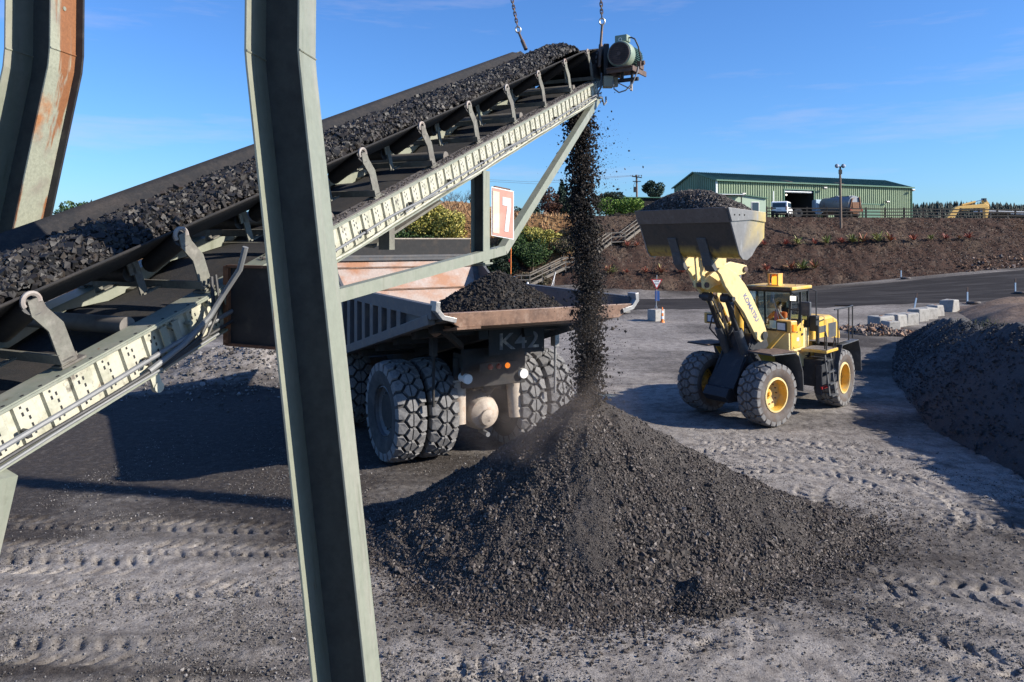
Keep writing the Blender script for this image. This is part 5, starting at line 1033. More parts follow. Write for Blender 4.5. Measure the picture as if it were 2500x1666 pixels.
# cab shell
b = MB(); CW = .72; zf, zr = 2.64, 3.86
pillars = [((.50, CW, zf), (.30, CW, zr)), ((.50, -CW, zf), (.30, -CW, zr)), ((-.42, CW, 2.70), (-.42, CW, zr)), ((-1.08, CW, 2.62), (-1.0, CW, zr)), ((-1.08, -CW, 2.62), (-1.0, -CW, zr)), ((-.42, -CW, 2.62), (-.42, -CW, zr))]
for a, c in pillars: b.beam(a, c, .07, .07, (1, 0, 0))
for a, c in (((.50, -CW, 2.64), (.50, CW, 2.64)), ((.30, -CW, zr - .02), (.30, CW, zr - .02)), ((-1.08, -CW, 2.64), (-1.08, CW, 2.64)), ((.48, CW, 2.66), (-.42, CW, 2.72)), ((.30, CW, zr - .03), (-1.0, CW, zr - .03)), ((.30, -CW, zr - .03), (-1.0, -CW, zr - .03))): b.beam(a, c, .06, .06)
b.build('cab_frame', 'cab_dark', ld, bevel=.01)
b = MB(); b.box((-.36, 0, 3.94), (1.62, 1.62, .11)); rf = b.build('cab_roof', 'yellow_paint', ld, bevel=.03); b = MB(); b.box((.42, 0, 3.925), (.10, 1.5, .09)); b.build('roof_visor', 'brown_steel', rf)
b = MB(); b.box((-.2, 0, 1.735), (1.2, 1.3, .03)); b.box((-1.06, 0, 2.3), (.03, 1.36, 1.1)); b.build('cab_lining', 'cab_dark', ld)
def pane(vs): 
    b = MB(); b.add(vs, [(0, 1, 2, 3)]); return b.build('window', 'cab_glass', ld)
pane([(.515, -CW + .02, zf + .04), (.515, CW - .02, zf + .04), (.318, CW - .02, zr - .06), (.318, -CW + .02, zr - .06)])
for s_ in (1, -1):
    pane([(.44, s_ * (CW + .005), 2.72), (-.37, s_ * (CW + .005), 2.78), (-.37, s_ * (CW + .005), zr - .08), (.30, s_ * (CW + .005), zr - .08)]); pane([(-.46, s_ * (CW + .005), 2.76), (-1.02, s_ * (CW + .005), 2.72), (-.98, s_ * (CW + .005), zr - .08), (-.46, s_ * (CW + .005), zr - .08)])
pane([(-1.07, -CW + .06, 2.9), (-1.07, CW - .06, 2.9), (-1.0, CW - .06, zr - .08), (-1.0, -CW + .06, zr - .08)])
b = MB(); b.box((-.55, 0, 2.42), (.5, .52, .14)); b.box((-.80, 0, 2.85), (.14, .5, .8)); b.box((-.80, 0, 3.34), (.1, .28, .2)); b.box((-.55, 0, 2.05), (.3, .3, .6)); b.build('seat', 'seat_grey', ld, bevel=.04)
b = MB(); b.tube([(.12 + .19 * math.cos(x) * .6, .0 + .2 * math.sin(x), 2.68 + .19 * math.cos(x) * .7) for x in np.linspace(0, 2 * math.pi, 21)], .018, 7, caps=False); b.cyl((.12, 0, 2.66), (.25, 0, 2.2), .03, n=8); b.box((.2, 0, 2.5), (.24, .3, .2)); b.build('steering_wheel', 'cab_dark', ld, smooth=True, ang=30)
b = MB(); b.beam((.525, .50, 2.68), (.36, .16, 3.62), .02, .02, (0, 1, 0)); b.beam((.535, .0, 2.66), (.40, -.42, 3.3), .018, .018, (0, 1, 0)); b.build('wiper', 'galv', ld, split=True)
b = MB(); b.add([(.475, .10, 2.68), (.475, .64, 2.68), (.415, .56, 2.92), (.415, .06, 2.92)], [(0, 1, 2, 3)]); b.build('paper_sheet', 'paper_white', ld)
# lamps, mirrors, beacon
b = MB(); b.tube([(.42, CW + .03, 3.84), (.52, CW + .28, 3.72), (.52, CW + .34, 3.3), (.5, CW + .30, 2.9), (.46, CW + .05, 2.85)], .024, 7); b.tube([(.50, CW + .30, 3.3), (.46, CW + .05, 3.3)], .02, 7); b.tube([(-1.0, CW + .02, 3.9), (-1.08, CW + .25, 3.8), (-1.08, CW + .25, 3.0)], .022, 7); b.build('mirror_frame', 'cab_dark', ld, smooth=True, split=True)
b = MB(); b.box((.42, CW + .50, 3.36), (.14, .30, .42)); mr = b.build('mirror', 'loader_grey', ld, bevel=.03)
b = MB(); b.box((.42, -CW - .42, 3.2), (.14, .28, .40)); b.build('mirror', 'loader_grey', ld, bevel=.03); b = MB(); b.tube([(.42, -CW, 3.7), (.45, -CW - .4, 3.5), (.42, -CW - .42, 3.2)], .022, 7); b.build('mirror_frame', 'cab_dark', ld, smooth=True, split=True)
b = MB(); b.box((.50, CW + .16, 3.66), (.12, .22, .18)); wl = b.build('work_lamp', 'cab_dark', ld, bevel=.02); b = MB(); b.box((.565, CW + .16, 3.66), (.012, .18, .14)); b.build('lens', 'work_lamp_lit', wl)
b = MB(); bx_, by_ = -.05, .05
for sx in (-1, 1):
    for sy in (-1, 1): b.box((bx_ + sx * .15, by_ + sy * .15, 4.18), (.05, .05, .36))
b.box((bx_, by_, 4.37), (.36, .36, .03)); b.box((bx_, by_, 4.01), (.42, .42, .03)); b.box((bx_ - .165, by_, 4.18), (.012, .34, .36)); b.box((bx_, by_ + .165, 4.18), (.34, .012, .36)); bcn = b.build('beacon', 'amber_cage', ld, bevel=.012)
b = MB(); b.lathe([(.0, 4.03), (.105, 4.03), (.11, 4.2), (.09, 4.28), (0, 4.30)], 20, 'z', (bx_, by_, 0)); b.build('lens', 'amber', bcn, smooth=True, ang=30)
b = MB(); b.cyl((-.3, .6, 3.98), (-.3, .6, 4.25), .008, n=6); b.build('aerial', 'cab_dark', ld)
# rock in the bucket
BL = thing('bucket_rock', 'dark crushed rock heaped in the raised loader bucket', 'crushed rock', (LP[0] + -.20 * math.cos(LF), LP[1] + -.20 * math.sin(LF), 5.63), LF); BL['kind'] = 'stuff'
def bkh(x, y): return 6.14 + .05 * (x - 2.95) + .74 * np.clip(1 - ((x - 3.55) / .95) ** 2, 0, 1) * np.clip(1 - ((y + .25) / 1.85) ** 2, 0, 1) ** .8
ux = np.linspace(2.97, 4.40, 40); uy = np.linspace(-1.78, 1.78, 80); UX, UY = np.meshgrid(ux, uy); UZ = bkh(UX, UY) + .05 * fbm(UX, UY, 3, 3, 8)
np_mesh('rock_bed', np.stack([UX, UY, UZ - 5.62], -1).reshape(-1, 3), grid_faces(40, 80), 'coal_base', BL, smooth=True)
n = 7500; X = rng.uniform(2.98, 4.42, n); Y = rng.uniform(-1.76, 1.76, n); Z = bkh(X, Y) + .05 * fbm(X, Y, 3, 3, 8) - 5.6
v, f = chips(np.stack([X, Y, Z], 1), np.clip(rng.lognormal(-3.5, .35, n), .012, .06)); tag(np_mesh('rock_pieces', v, f, 'pile_stones', BL), kind='stuff')

# ------------------------------------------------------------------ driver
def skinned(name, chains, m, parent=None, sub=2):
    """chains: lists of (point, radius); a point equal to an earlier one is shared"""
    idx = {}; vs = []; rad = []; es = []
    for chn in chains:
        prev = None
        for (p, r_) in chn:
            k = tuple(round(c, 4) for c in p)
            if k not in idx: idx[k] = len(vs); vs.append(p); rad.append(r_)
            if prev is not None and prev != idx[k]: es.append((prev, idx[k]))
            prev = idx[k]
    me = bpy.data.meshes.new(name); me.from_pydata(vs, es, []); o = link(bpy.data.objects.new(name, me))
    sk = o.modifiers.new('skin', 'SKIN'); sk.use_smooth_shade = True
    for i, r_ in enumerate(rad): me.skin_vertices[0].data[i].radius = (r_, r_) if not isinstance(r_, tuple) else r_
    me.skin_vertices[0].data[0].use_root = True
    ss = o.modifiers.new('sub', 'SUBSURF'); ss.levels = sub; ss.render_levels = sub
    bpy.context.view_layer.update(); m2 = bpy.data.meshes.new_from_object(o.evaluated_get(bpy.context.evaluated_depsgraph_get()))
    bpy.data.objects.remove(o); m2.name = name; m2.materials.clear(); return finish(m2, name, m, parent, smooth=True, ang=180)
def hand(wr, tip_dir, palm_n, r_=.0085):
    wr = V(wr); d = V(tip_dir).normalized(); n_ = V(palm_n).normalized(); s_ = d.cross(n_).normalized(); ch_ = []; pc = wr + d * .045
    ch_.append([(tuple(wr), .024), (tuple(pc), (.034, .018))])
    for i, (o, L_) in enumerate(((-.030, .062), (-.010, .072), (.010, .067), (.030, .052))):
        k0 = wr + d * .085 + s_ * o; k1 = k0 + d * L_ * .5 + n_ * .012; k2 = k1 + d * L_ * .35 + n_ * .028
        ch_.append([(tuple(pc), (.034, .018)), (tuple(k0), r_ * 1.05), (tuple(k1), r_), (tuple(k2), r_ * .85)])
    t0 = wr + d * .03 - s_ * .038; t1 = t0 + d * .035 - s_ * .018 + n_ * .012; ch_.append([(tuple(pc), (.034, .018)), (tuple(t0), r_ * 1.2), (tuple(t1), r_)]); return ch_
pr_ = thing('person', 'seated driver in an orange work shirt resting his chin on one hand', 'person', LP, LR)
pel, ch1, nk, hdp = (-.50, 0, 2.58), (-.52, 0, 2.98), (-.50, 0, 3.14), (-.46, 0, 3.28)
shl, shr = (-.52, .19, 3.06), (-.52, -.19, 3.06); ell, elr = (-.28, .26, 2.86), (-.26, -.32, 2.84); wrl, wrr = (-.32, .06, 3.08), (.03, -.20, 2.74)
body = [[(pel, (.15, .11)), ((-.52, 0, 2.78), (.14, .105)), (ch1, (.15, .11)), (nk, .055), ((-.485, 0, 3.20), .058), (hdp, (.078, .09)), ((-.455, 0, 3.36), (.078, .092)), ((-.46, 0, 3.42), (.05, .06))],
        [(hdp, (.078, .09)), ((-.365, 0, 3.27), .016), ], [((-.455, 0, 3.36), (.078, .092)), ((-.46, .085, 3.31), .016)], [((-.455, 0, 3.36), (.078, .092)), ((-.46, -.085, 3.31), .016)],
        [(ch1, (.15, .11)), (shl, .065), (ell, .045), (wrl, .028)], [(ch1, (.15, .11)), (shr, .065), (elr, .045), (wrr, .028)],
        [(pel, (.15, .11)), ((-.44, .11, 2.56), .088), ((-.02, .15, 2.56), .065), ((.02, .15, 2.14), .048), ((.03, .15, 1.83), .042), ((.16, .15, 1.80), .036)],
        [(pel, (.15, .11)), ((-.44, -.11, 2.56), .088), ((-.02, -.15, 2.56), .065), ((.02, -.15, 2.14), .048), ((.03, -.15, 1.83), .042), ((.16, -.15, 1.80), .036)]]
body += hand(wrl, (-.15, -.12, 1), (.0, -.6, .3)) + hand(wrr, (1, .1, .05), (0, 0, -1))
bd = skinned('body', body, 'skin', pr_)
skinned('shirt', [[((-.50, 0, 2.60), (.165, .125)), ((-.52, 0, 2.78), (.155, .12)), (ch1, (.165, .122)), ((-.51, 0, 3.10), (.085, .08))], [(ch1, (.165, .122)), (shl, .082), ((-.39, .23, 2.95), .068), ((-.31, .25, 2.885), .062)], [(ch1, (.165, .122)), (shr, .082), ((-.38, -.26, 2.94), .068), ((-.29, -.31, 2.865), .062)]], 'shirt_orange', pr_)
skinned('trousers', [[((-.50, 0, 2.57), (.165, .12)), ((-.44, .11, 2.56), .10), ((-.05, .15, 2.56), .078)], [((-.50, 0, 2.57), (.165, .12)), ((-.44, -.11, 2.56), .10), ((-.05, -.15, 2.56), .078)]], 'shorts_navy', pr_)
b = MB(); b.ball((-.475, 0, 3.375), .098, 16, 10, (1.0, .93, .82)); b.ball((-.52, 0, 3.32), .085, 14, 8, (.75, 1, .9)); b.build('hair', 'hair_dark', pr_, smooth=True)
b = MB()
for y in (.032, -.032): b.ball((-.372, y, 3.318), .012, 8, 6)
b.box((-.372, 0, 3.235), (.012, .045, .007)); b.build('face_features', 'hair_dark', pr_)
b = MB()
for c, a in (((-.345, .242, 2.915), (-.10, .03, -.08)),): b.cyl(c, V(c) + V(a) * .35, .07, n=16)
b.build('sleeve_band', 'reflective_band', pr_, smooth=True)
# ------------------------------------------------------------------ green shed on the upper yard
PZ = 8.05
SA = math.atan2(13.8, 31.2); shed = thing('shed', 'long corrugated green steel shed with a dark roof and one open roller door', 'shed', (25, 93, PZ), SA)
SLn, SW, EV, EVB, RG = 34.1, 8.5, 4.75, 4.2, 5.95
def corr(L, step=.38, d=.085):
    pts = []; x = 0.
    while x < L - .01: pts += [(x, 0), (x + step * .45, 0), (x + step * .55, d), (x + step * .95, d)]; x += step
    pts = [p for p in pts if p[0] < L]; pts.append((L, 0)); return pts
def wallcorr(b, x0, x1, z0, z1, y=0.):
    pts = [(x0 + a, y - c) for a, c in corr(x1 - x0)]; k = len(pts)
    b.add([(a, c, z0) for a, c in pts] + [(a, c, z1) for a, c in pts], [(i, i + 1, k + i + 1, k + i) for i in range(k - 1)])
DX0, DX1, DH = 10.9, 15.9, 3.75
b = MB(); wallcorr(b, .25, DX0 - .12, -.2, EV); wallcorr(b, DX1 + .12, SLn, -.2, EV); wallcorr(b, DX0 - .12, DX1 + .12, DH + .12, EV); b.build('wall', 'shed_green', shed)
b = MB()
pts = [(c, a) for a, c in corr(SW)]; k = len(pts)
def gz(y): return EV + (RG - EV) * y / (SW / 2) if y < SW / 2 else RG + (EVB - RG) * (y - SW / 2) / (SW / 2)
b.add([(-c, y, -.2) for c, y in pts] + [(-c, y, gz(y) - .06) for c, y in pts], [(i, i + 1, k + i + 1, k + i) for i in range(k - 1)])
b.add([(SLn, 0, -.2), (SLn, SW, -.2), (SLn, SW, EVB - .06), (SLn, SW / 2, RG - .06), (SLn, 0, EV - .06)], [(0, 1, 2, 3, 4)]); b.add([(0, SW, -.2), (SLn, SW, -.2), (SLn, SW, EVB), (0, SW, EVB)], [(0, 1, 2, 3)]); b.build('gable_wall', 'shed_green', shed)
b = MB()
for x0, x1 in ((-.25, SLn + .25),):
    n_ = int((x1 - x0) / .35)
    for i in range(n_):
        a0 = x0 + i * (x1 - x0) / n_; a1 = a0 + .05
        b.beam((a0, -.30, EV - .06), (a0, SW / 2, RG + .035), .05, .05)
    b.add([(x0, -.32, EV - .08), (x1, -.32, EV - .08), (x1, SW / 2, RG), (x0, SW / 2, RG)], [(0, 1, 2, 3)]); b.add([(x0, SW / 2, RG), (x1, SW / 2, RG), (x1, SW + .25, EVB - .08), (x0, SW + .25, EVB - .08)], [(0, 1, 2, 3)])
rf = b.build('roof', 'shed_roof', shed)
b = MB(); b.box((SLn / 2, -.40, EV - .14), (SLn + .5, .14, .16)); b.beam((-.27, -.3, EV - .10), (-.27, SW / 2, RG - .02), .04, .18); b.beam((-.27, SW / 2, RG - .02), (-.27, SW + .2, EVB - .1), .04, .18); b.box((SLn + .1, -.10, EV / 2 - .2), (.12, .12, EV)); b.build('gutter', 'shed_trim', shed)
b = MB(); b.box((.12, -.02, 2.2), (.26, .10, 4.9)); b.box((9.05, -.09, 1.7), (.14, .10, 3.6)); b.build('downpipe', 'roof_pale', shed, split=True)
b = MB(); b.beam((11.6, 2.0, EV + .5), (11.9, -.25, EV), .5, .06); b.beam((20.6, 2.0, EV + .5), (20.9, -.25, EV), .5, .06); b.build('rusty_sheet', 'brown_steel', rf, split=True)
b = MB(); b.add([(DX0, .06, -.1), (DX0, 5, -.1), (DX0, 5, DH), (DX0, .06, DH)], [(0, 1, 2, 3)]); b.add([(DX1, .06, -.1), (DX1, 5, -.1), (DX1, 5, DH), (DX1, .06, DH)], [(0, 1, 2, 3)]); b.add([(DX0, 5, -.1), (DX1, 5, -.1), (DX1, 5, DH), (DX0, 5, DH)], [(0, 1, 2, 3)]); b.add([(DX0, .06, DH), (DX1, .06, DH), (DX1, 5, DH), (DX0, 5, DH)], [(0, 1, 2, 3)]); b.build('doorway', 'interior_dark', shed)
b = MB(); b.box((DX0 - .06, -.05, DH / 2), (.13, .12, DH + .2)); b.box((DX1 + .06, -.05, DH / 2), (.13, .12, DH + .2)); b.box(((DX0 + DX1) / 2, -.05, DH + .06), (DX1 - DX0 + .25, .12, .13)); b.build('door_frame', 'shed_trim', shed, split=True)
b = MB(); b.cyl((DX0 + .1, .22, DH - .22), (DX1 - .1, .22, DH - .22), .16, n=12); b.build('roller_door', 'roof_pale', shed)
b = MB(); b.ball((13.4, 2.2, 3.25), .13, 10, 8); b.build('bay_lamp', 'work_lamp_lit', shed)
for x, z in ((3.9, 3.0), (17.4, 4.1), (28.9, 2.5), (33.9, 4.25)):
    b = MB(); b.tube([(x, -.02, z + .1), (x, -.35, z + .12), (x - .1, -.55, z)], .04, 6); b.box((x - .12, -.62, z - .02), (.5, .35, .16), M.Rotation(R(-20), 3, 'X')); b.build('flood_lamp', 'lamp_grey', shed)
b = MB(); wallcorr(b, 22.8, 28.6, -.2, 2.1, -.13); b.build('sliding_door', 'shed_green', shed); b = MB(); b.box((25.6, -.2, 2.16), (6.6, .1, .1)); b.build('door_rail', 'shed_trim', shed)
b = MB(); b.box((26.2, -.24, .6), (3.2, .06, 1.5)); b.build('dark_panel', 'shed_trim', shed)
# office
oc = at(1880, 531, 88.2); of = thing('office', 'small pale green site office with a skillion roof in front of the shed', 'office', (oc.x - 1.6, 89.0, PZ), R(14))
b = MB(); b.prism([(-7.6, -.2), (1.55, -.2), (1.55, 2.15), (-1.9, 2.55), (-7.6, 2.5)], lambda a, c, t: (a, t, c), 0, 3.4); b.build('wall', 'office_green', of)
b = MB(); b.beam((-1.95, 1.7, 2.62), (1.72, 1.7, 2.2), 3.8, .10); b.box((-4.9, 1.6, 2.63), (6.2, 4.2, .10)); b.build('roof', 'shed_trim', of)
b = MB(); b.box((-4.8, -.5, 2.54), (6.4, .10, .16)); b.build('fascia', 'roof_pale', of); b = MB(); b.box((.15, -.015, 1.1), (1.0, .05, 1.35)); fw = b.build('window_frame', 'white_paint', of)
b = MB(); b.box((.15, -.045, 1.1), (.86, .02, 1.2)); b.build('pane', 'car_glass', fw); b = MB(); b.box((-3.4, -.015, 1.4), (1.5, .05, .9)); fw = b.build('window_frame', 'white_paint', of); b = MB(); b.box((-3.4, -.045, 1.4), (1.36, .02, .78)); b.build('pane', 'car_glass', fw)
b = MB(); b.box((-2.2, -.9, 1.15), (.1, .1, 2.7)); b.box((-5.6, -.9, 1.15), (.1, .1, 2.7)); b.box((-4.9, -.35, 2.48), (6.2, 1.3, .05)); b.build('porch', 'timber_dark', of)
# dark timber hut
hc = at(1560, 560, 95); ht = thing('hut', 'low dark weatherboard hut with a green roof left of the raised bucket', 'hut', (hc.x, 95, PZ), R(8))
b = MB()
for i in range(28): b.box((-3.1 + i * .23, 0, 1.15), (.215, .05 + .02 * (i % 2), 2.7))
b.box((0, 1.6, 1.1), (6.3, 3.1, 2.5)); b.build('wall', 'timber_dark', ht); b = MB(); b.beam((-3.5, 1.5, 2.62), (3.5, 1.5, 2.60), 3.6, .10); b.build('roof', 'shed_trim', ht)
b = MB()
for i in range(5): b.box((1.6, -.05, .8 + i * .22), (1.0, .03, .06))
b.build('louvre', 'galv', ht)
# white wagon by the roller door
cc_ = at(1905, 531, 92.2); car = thing('parked_car', 'white four wheel drive wagon parked tail on by the open shed door', 'car', (cc_.x, 91.6, PZ), R(62))
b = MB(); b.prism([(-2.3, .45), (-2.3, 1.05), (-2.2, 1.78), (-1.9, 1.88), (.5, 1.86), (1.2, 1.15), (2.25, 1.0), (2.35, .45)], lambda a, c, t: (a, t, c), -.92, .92); bd_ = b.build('body', 'car_white', car, bevel=.08)
b = MB(); b.box((-2.262, 0, 1.42), (.03, 1.5, .52), M.Rotation(R(8), 3, 'Y')); b.build('rear_window', 'car_glass', car); b = MB()
for sg in (1, -1): b.prism([(-1.9, 1.2), (-1.85, 1.72), (.45, 1.7), (1.0, 1.2)], lambda a, c, t: (a, t, c), sg * .915, sg * .935)
b.build('side_window', 'car_glass', car, split=True); b = MB(); b.box((-2.33, 0, .55), (.12, 1.8, .25)); b.build('bumper', 'cab_dark', car); b = MB(); b.box((-2.32, 0, .85), (.02, .5, .14)); b.build('number_plate', 'roof_pale', car)
for sg in (1, -1):
    b = MB(); b.box((-2.30, sg * .82, 1.05), (.06, .14, .4)); b.build('tail_lamp', 'red_lens', car)
    for x in (-1.4, 1.4):
        b = MB(); b.lathe([(.2, -.12), (.36, -.12), (.38, 0), (.36, .12), (.2, .12)], 20, 'y', (x, sg * .84, .38)); wl_ = b.build('wheel', 'cable_black', car, smooth=True); b = MB(); b.lathe([(0, sg * .09), (.2, sg * .10), (.21, sg * .06)], 16, 'y', (x, sg * .84, .38)); b.build('rim', 'galv', wl_)
sw = thing('spare_wheel', 'large black wheel standing on its tread between the white wagon and the door', 'wheel', (at(1951, 531, 93).x, 93.4, PZ)); b = MB(); b.lathe([(.3, -.16), (.56, -.16), (.6, 0), (.56, .16), (.3, .16)], 22, 'y', (0, 0, .6)); w_ = b.build('tyre', 'cable_black', sw, smooth=True); b = MB(); b.lathe([(0, -.05), (.3, -.1), (.3, .1), (0, .05)], 16, 'y', (0, 0, .6)); b.build('rim', 'dark_steel', w_)
# tanker
tk = thing('tanker_truck', 'grey tanker truck with a rusty rear frame parked behind the lamp pole', 'tanker', (at(2052, 531, 96).x, 96.2, PZ), R(108))
b = MB(); b.cyl((-2.6, 0, 1.75), (2.6, 0, 1.75), .98, n=24); b.build('tank', 'tank_grey', tk, smooth=True, ang=40); b = MB(); b.box((0, 0, .7), (5.6, .9, .3)); b.box((-2.75, 0, .95), (.2, 1.9, .5)); b.beam((-2.7, -.8, 1.2), (-2.7, -.6, 2.6), .12, .12); b.beam((-2.7, .8, 1.2), (-2.7, .5, 2.4), .12, .12); b.box((-2.72, 0, 1.5), (.1, 1.0, .9)); b.build('rear_frame', 'rust', tk)
b = MB(); b.tube([(-2.2, -.5, 2.7), (-2.2, .5, 2.72), (-2.6, .8, 2.5)], .05, 6); b.box((-.5, 0, 2.75), (3.6, .5, .06)); b.cyl((.5, 0, 2.7), (.5, 0, 2.9), .3, n=14); b.build('walkway', 'galv', tk); b = MB(); b.box((4.0, 0, 1.6), (1.6, 2.0, 1.9)); b.build('cab', 'post_blue', tk, bevel=.08)
for x in (-1.8, -.6, 3.7):
    for y in (.85, -.85):
        b = MB(); b.lathe([(.22, -.16), (.48, -.16), (.5, 0), (.48, .16), (.22, .16)], 18, 'y', (x, y, .5)); b.lathe([(0, -.05), (.22, -.06), (.22, .06), (0, .05)], 12, 'y', (x, y, .5)); b.build('wheel', 'cable_black', tk, smooth=True)
b = MB()
for y in (.85, -.85): b.box((-2.86, y, 1.0), (.04, .2, .14))
b.build('tail_lamp', 'red_lens', tk, split=True)
# yard fence along the top of the bank
def fence_y(x): return float(bank_base(np.array(x))) + 9.25
fn = thing('rail_fence', 'dark stained timber rail fence along the top edge of the mulched bank', 'fence', (29.3, fence_y(29.3), PZ))
xs_ = np.arange(27.6, 128, 2.55); b = MB()
for i, x in enumerate(xs_):
    b = MB(); b.box((x, fence_y(x), PZ + .52), (.16, .16, 1.45)); b.build('post', 'timber_dark', fn, world=True)
for z in (.30, .68, 1.06):
    b = MB()
    for a, c in zip(xs_[:-1], xs_[1:]): b.beam((a, fence_y(a) - .10, PZ + z + .02 * math.sin(a * 3 + z)), (c, fence_y(c) - .10, PZ + z + .02 * math.sin(c * 3 + z)), .05, .13)
    b.build('rail', 'timber_dark', fn, world=True)
# lamp pole and power pole
lb = at(2053, 544, 85.9); lp2 = thing('lamp_pole', 'wooden lamp pole with two floodlights standing at the edge of the bank', 'lamp pole', lb)
b = MB(); b.cyl((0, 0, -.6), (-.10, 0, 6.0), .15, .115, n=12); b.build('pole', 'pole_wood', lp2, smooth=True); b = MB(); b.box((-.1, -.05, 6.05), (.16, .12, .55)); b.box((-.1, -.08, 5.75), (.36, .14, .5)); b.build('bracket', 'dark_steel', lp2)
for sx in (-.36, .36):
    b = MB(); b.lathe([(0, -.22), (.14, -.18), (.22, 0), (.24, .10), (0, .12)], 16, 'x' if False else 'y', (sx - .1, -.1, 6.42)); b.build('floodlight', 'lamp_grey', lp2, smooth=True)
    b = MB(); b.lathe([(0, -.20), (.16, -.16), (.17, -.14)], 14, 'y', (sx - .1, -.13, 6.42)); b.build('lens', 'lamp_lens', lp2)
b = MB(); b.box((-.1, -.05, 6.33), (.9, .08, .08)); b.build('crossarm', 'dark_steel', lp2)
pb = at(1556, 500, 112); pw = thing('power_pole', 'leaning wooden power pole with a crossarm rising behind the hut', 'power pole', (pb.x, 112, PZ))
ptop = at(1552, 427, 112).z - PZ
b = MB(); b.cyl((0, 0, -.3), (-.12, 0, ptop), .17, .13, n=10); b.build('pole', 'pole_wood', pw, smooth=True); b = MB(); b.box((-.1, -.15, ptop - .35), (1.5, .1, .14), M.Rotation(R(8), 3, 'Y')); b.box((-.1, -.15, ptop - 1.0), (1.2, .1, .12)); b.build('crossarm', 'timber_dark', pw, split=True)
b = MB()
for x in (-.7, -.3, .2, .6): b.cyl((x, -.15, ptop - .3), (x, -.15, ptop - .05), .06, n=8)
b.box((-.42, -.1, ptop - 2.2), (.3, .3, .8)); b.tube([(-.3, -.1, ptop - .9), (-.55, -.1, ptop - 1.6), (-.42, -.1, ptop - 2.6)], .03, 6); b.build('insulator', 'cab_dark', pw, split=True)
b = MB(); b.tube([(-.7, -.15, ptop - .1), (-16, -2, ptop - 1.2), (-40, -6, ptop - .2)], .018, 4); b.tube([(.6, -.15, ptop - .1), (-15, -2, ptop - 1.5), (-40, -6, ptop - .5)], .018, 4); b.build('wire', 'cable_grey', pw, split=True)
b = MB(); b.beam((0, 0, 3.0), (-2.2, 0, 0), .03, .03); b.build('stay', 'galv', pw)
# yellow digger arm beyond the fence
ep = at(2395, 527, 108); ex = thing('excavator', 'yellow excavator with its long boom folded low behind the far fence', 'excavator', (ep.x, 108, PZ))
def ez(px, py): q = at(px, py, 108); return (q.x - ep.x, q.z - PZ)
b = MB(); b.prism([ez(2309, 533), ez(2328, 508), ez(2336, 504), ez(2403, 498), ez(2412, 503), ez(2410, 508), ez(2340, 510), ez(2327, 533)], lambda a, c, t: (a, t, c), -.35, .35); b.build('boom', 'digger_yellow', ex, bevel=.03)
b = MB(); b.prism([ez(2398, 490), ez(2405, 487), ez(2412, 498), ez(2412, 512), ez(2408, 532), ez(2403, 532), ez(2401, 505)], lambda a, c, t: (a, t, c), -.3, .3); b.build('arm', 'digger_yellow', ex, bevel=.03)
b = MB(); b.cyl((ez(2348, 501)[0], -.1, ez(2348, 501)[1]), (ez(2380, 493)[0], -.1, ez(2380, 493)[1]), .14, n=12); b.build('arm_cylinder', 'digger_yellow', ex, smooth=True); b = MB(); b.cyl((ez(2380, 493)[0], -.1, ez(2380, 493)[1]), (ez(2399, 488)[0], -.1, ez(2399, 488)[1]), .06, n=10); b.build('rod', 'chrome', ex, smooth=True)
b = MB(); b.box((ez(2402, 489)[0], 0, ez(2402, 489)[1]), (.35, .7, .5)); b.build('pivot', 'cab_dark', ex)
b = MB(); b.prism([ez(2338, 514), ez(2375, 511), ez(2375, 513.5), ez(2340, 515.5)], lambda a, c, t: (a, t, c), .5, .7); b.build('stick_plate', 'digger_yellow', ex)
b = MB(); x0_ = ez(2309, 533)[0]; b.box((x0_ - 1.4, 1.2, -.1), (2.8, 2.4, 1.0)); b.build('house', 'digger_yellow', ex, bevel=.05); b = MB(); b.box((x0_ - 1.2, 1.2, -.7), (3.6, 2.8, .7)); b.build('tracks', 'cab_dark', ex, bevel=.1)
fs_ = thing('lean_to', 'low pale roofed lean-to at the far right behind the rail fence', 'lean-to', (at(2470, 531, 112).x, 112, PZ))
b = MB(); b.beam((-4.6, 0, 1.50), (8, 0, 1.15), 3.4, .12); b.beam((-1.0, -1.3, 1.22), (8, -1.3, .95), .1, .4); b.build('roof', 'roof_pale', fs_); b = MB()
for x in (-4, -1.5, 1.2, 4, 7): b.box((x, -1.4, .5), (.14, .14, 1.4))
b.box((2, 1, .5), (11, .1, 1.4)); b.build('post', 'timber_grey', fs_, split=True)

# ------------------------------------------------------------------ stairs up the bank
st = thing('timber_stairs', 'weathered timber stairway with double handrails climbing the left end of the bank', 'stairs', at(1292, 697, 76.3))
fl = [(at(1294, 697, 76.3), at(1381, 654, 78.6)), (at(1412, 652, 78.8), at(1493, 592, 82.0)), (at(1526, 590, 82.2), at(1590, 541, 85.6))]
bt2 = MB(); sid = V((-.35, 1.25, 0))
for a, c in fl:
    for o in (V((0, 0, 0)), sid): bt2.beam(a + o, c + o, .07, .28)
    k = 12
    for i in range(k): q = a.lerp(c, (i + .5) / k) + sid * .5; bt2.box(q + V((0, 0, .1)), (.32, 1.3, .05), M.Rotation(R(-8), 3, 'Z'))
for a, c in ((fl[0][1], fl[1][0]), (fl[1][1], fl[2][0])): bt2.beam(a + sid * .5, c + sid * .5, 1.5, .10)
bt2.build('treads', 'timber_grey', st, world=True, split=True)
def railrun(pts, o):
    for z in (1.0, .55):
        b = MB()
        for a, c in zip(pts[:-1], pts[1:]): b.beam(a + o + V((0, 0, z)), c + o + V((0, 0, z)), .06, .12)
        b.build('handrail', 'timber_grey', st, world=True)
run = [at(1262, 697, 76.2)] + [p for s_ in fl for p in s_]
railrun(run, V((0, -.05, 0))); railrun(run[1:], sid + V((0, .05, 0)))
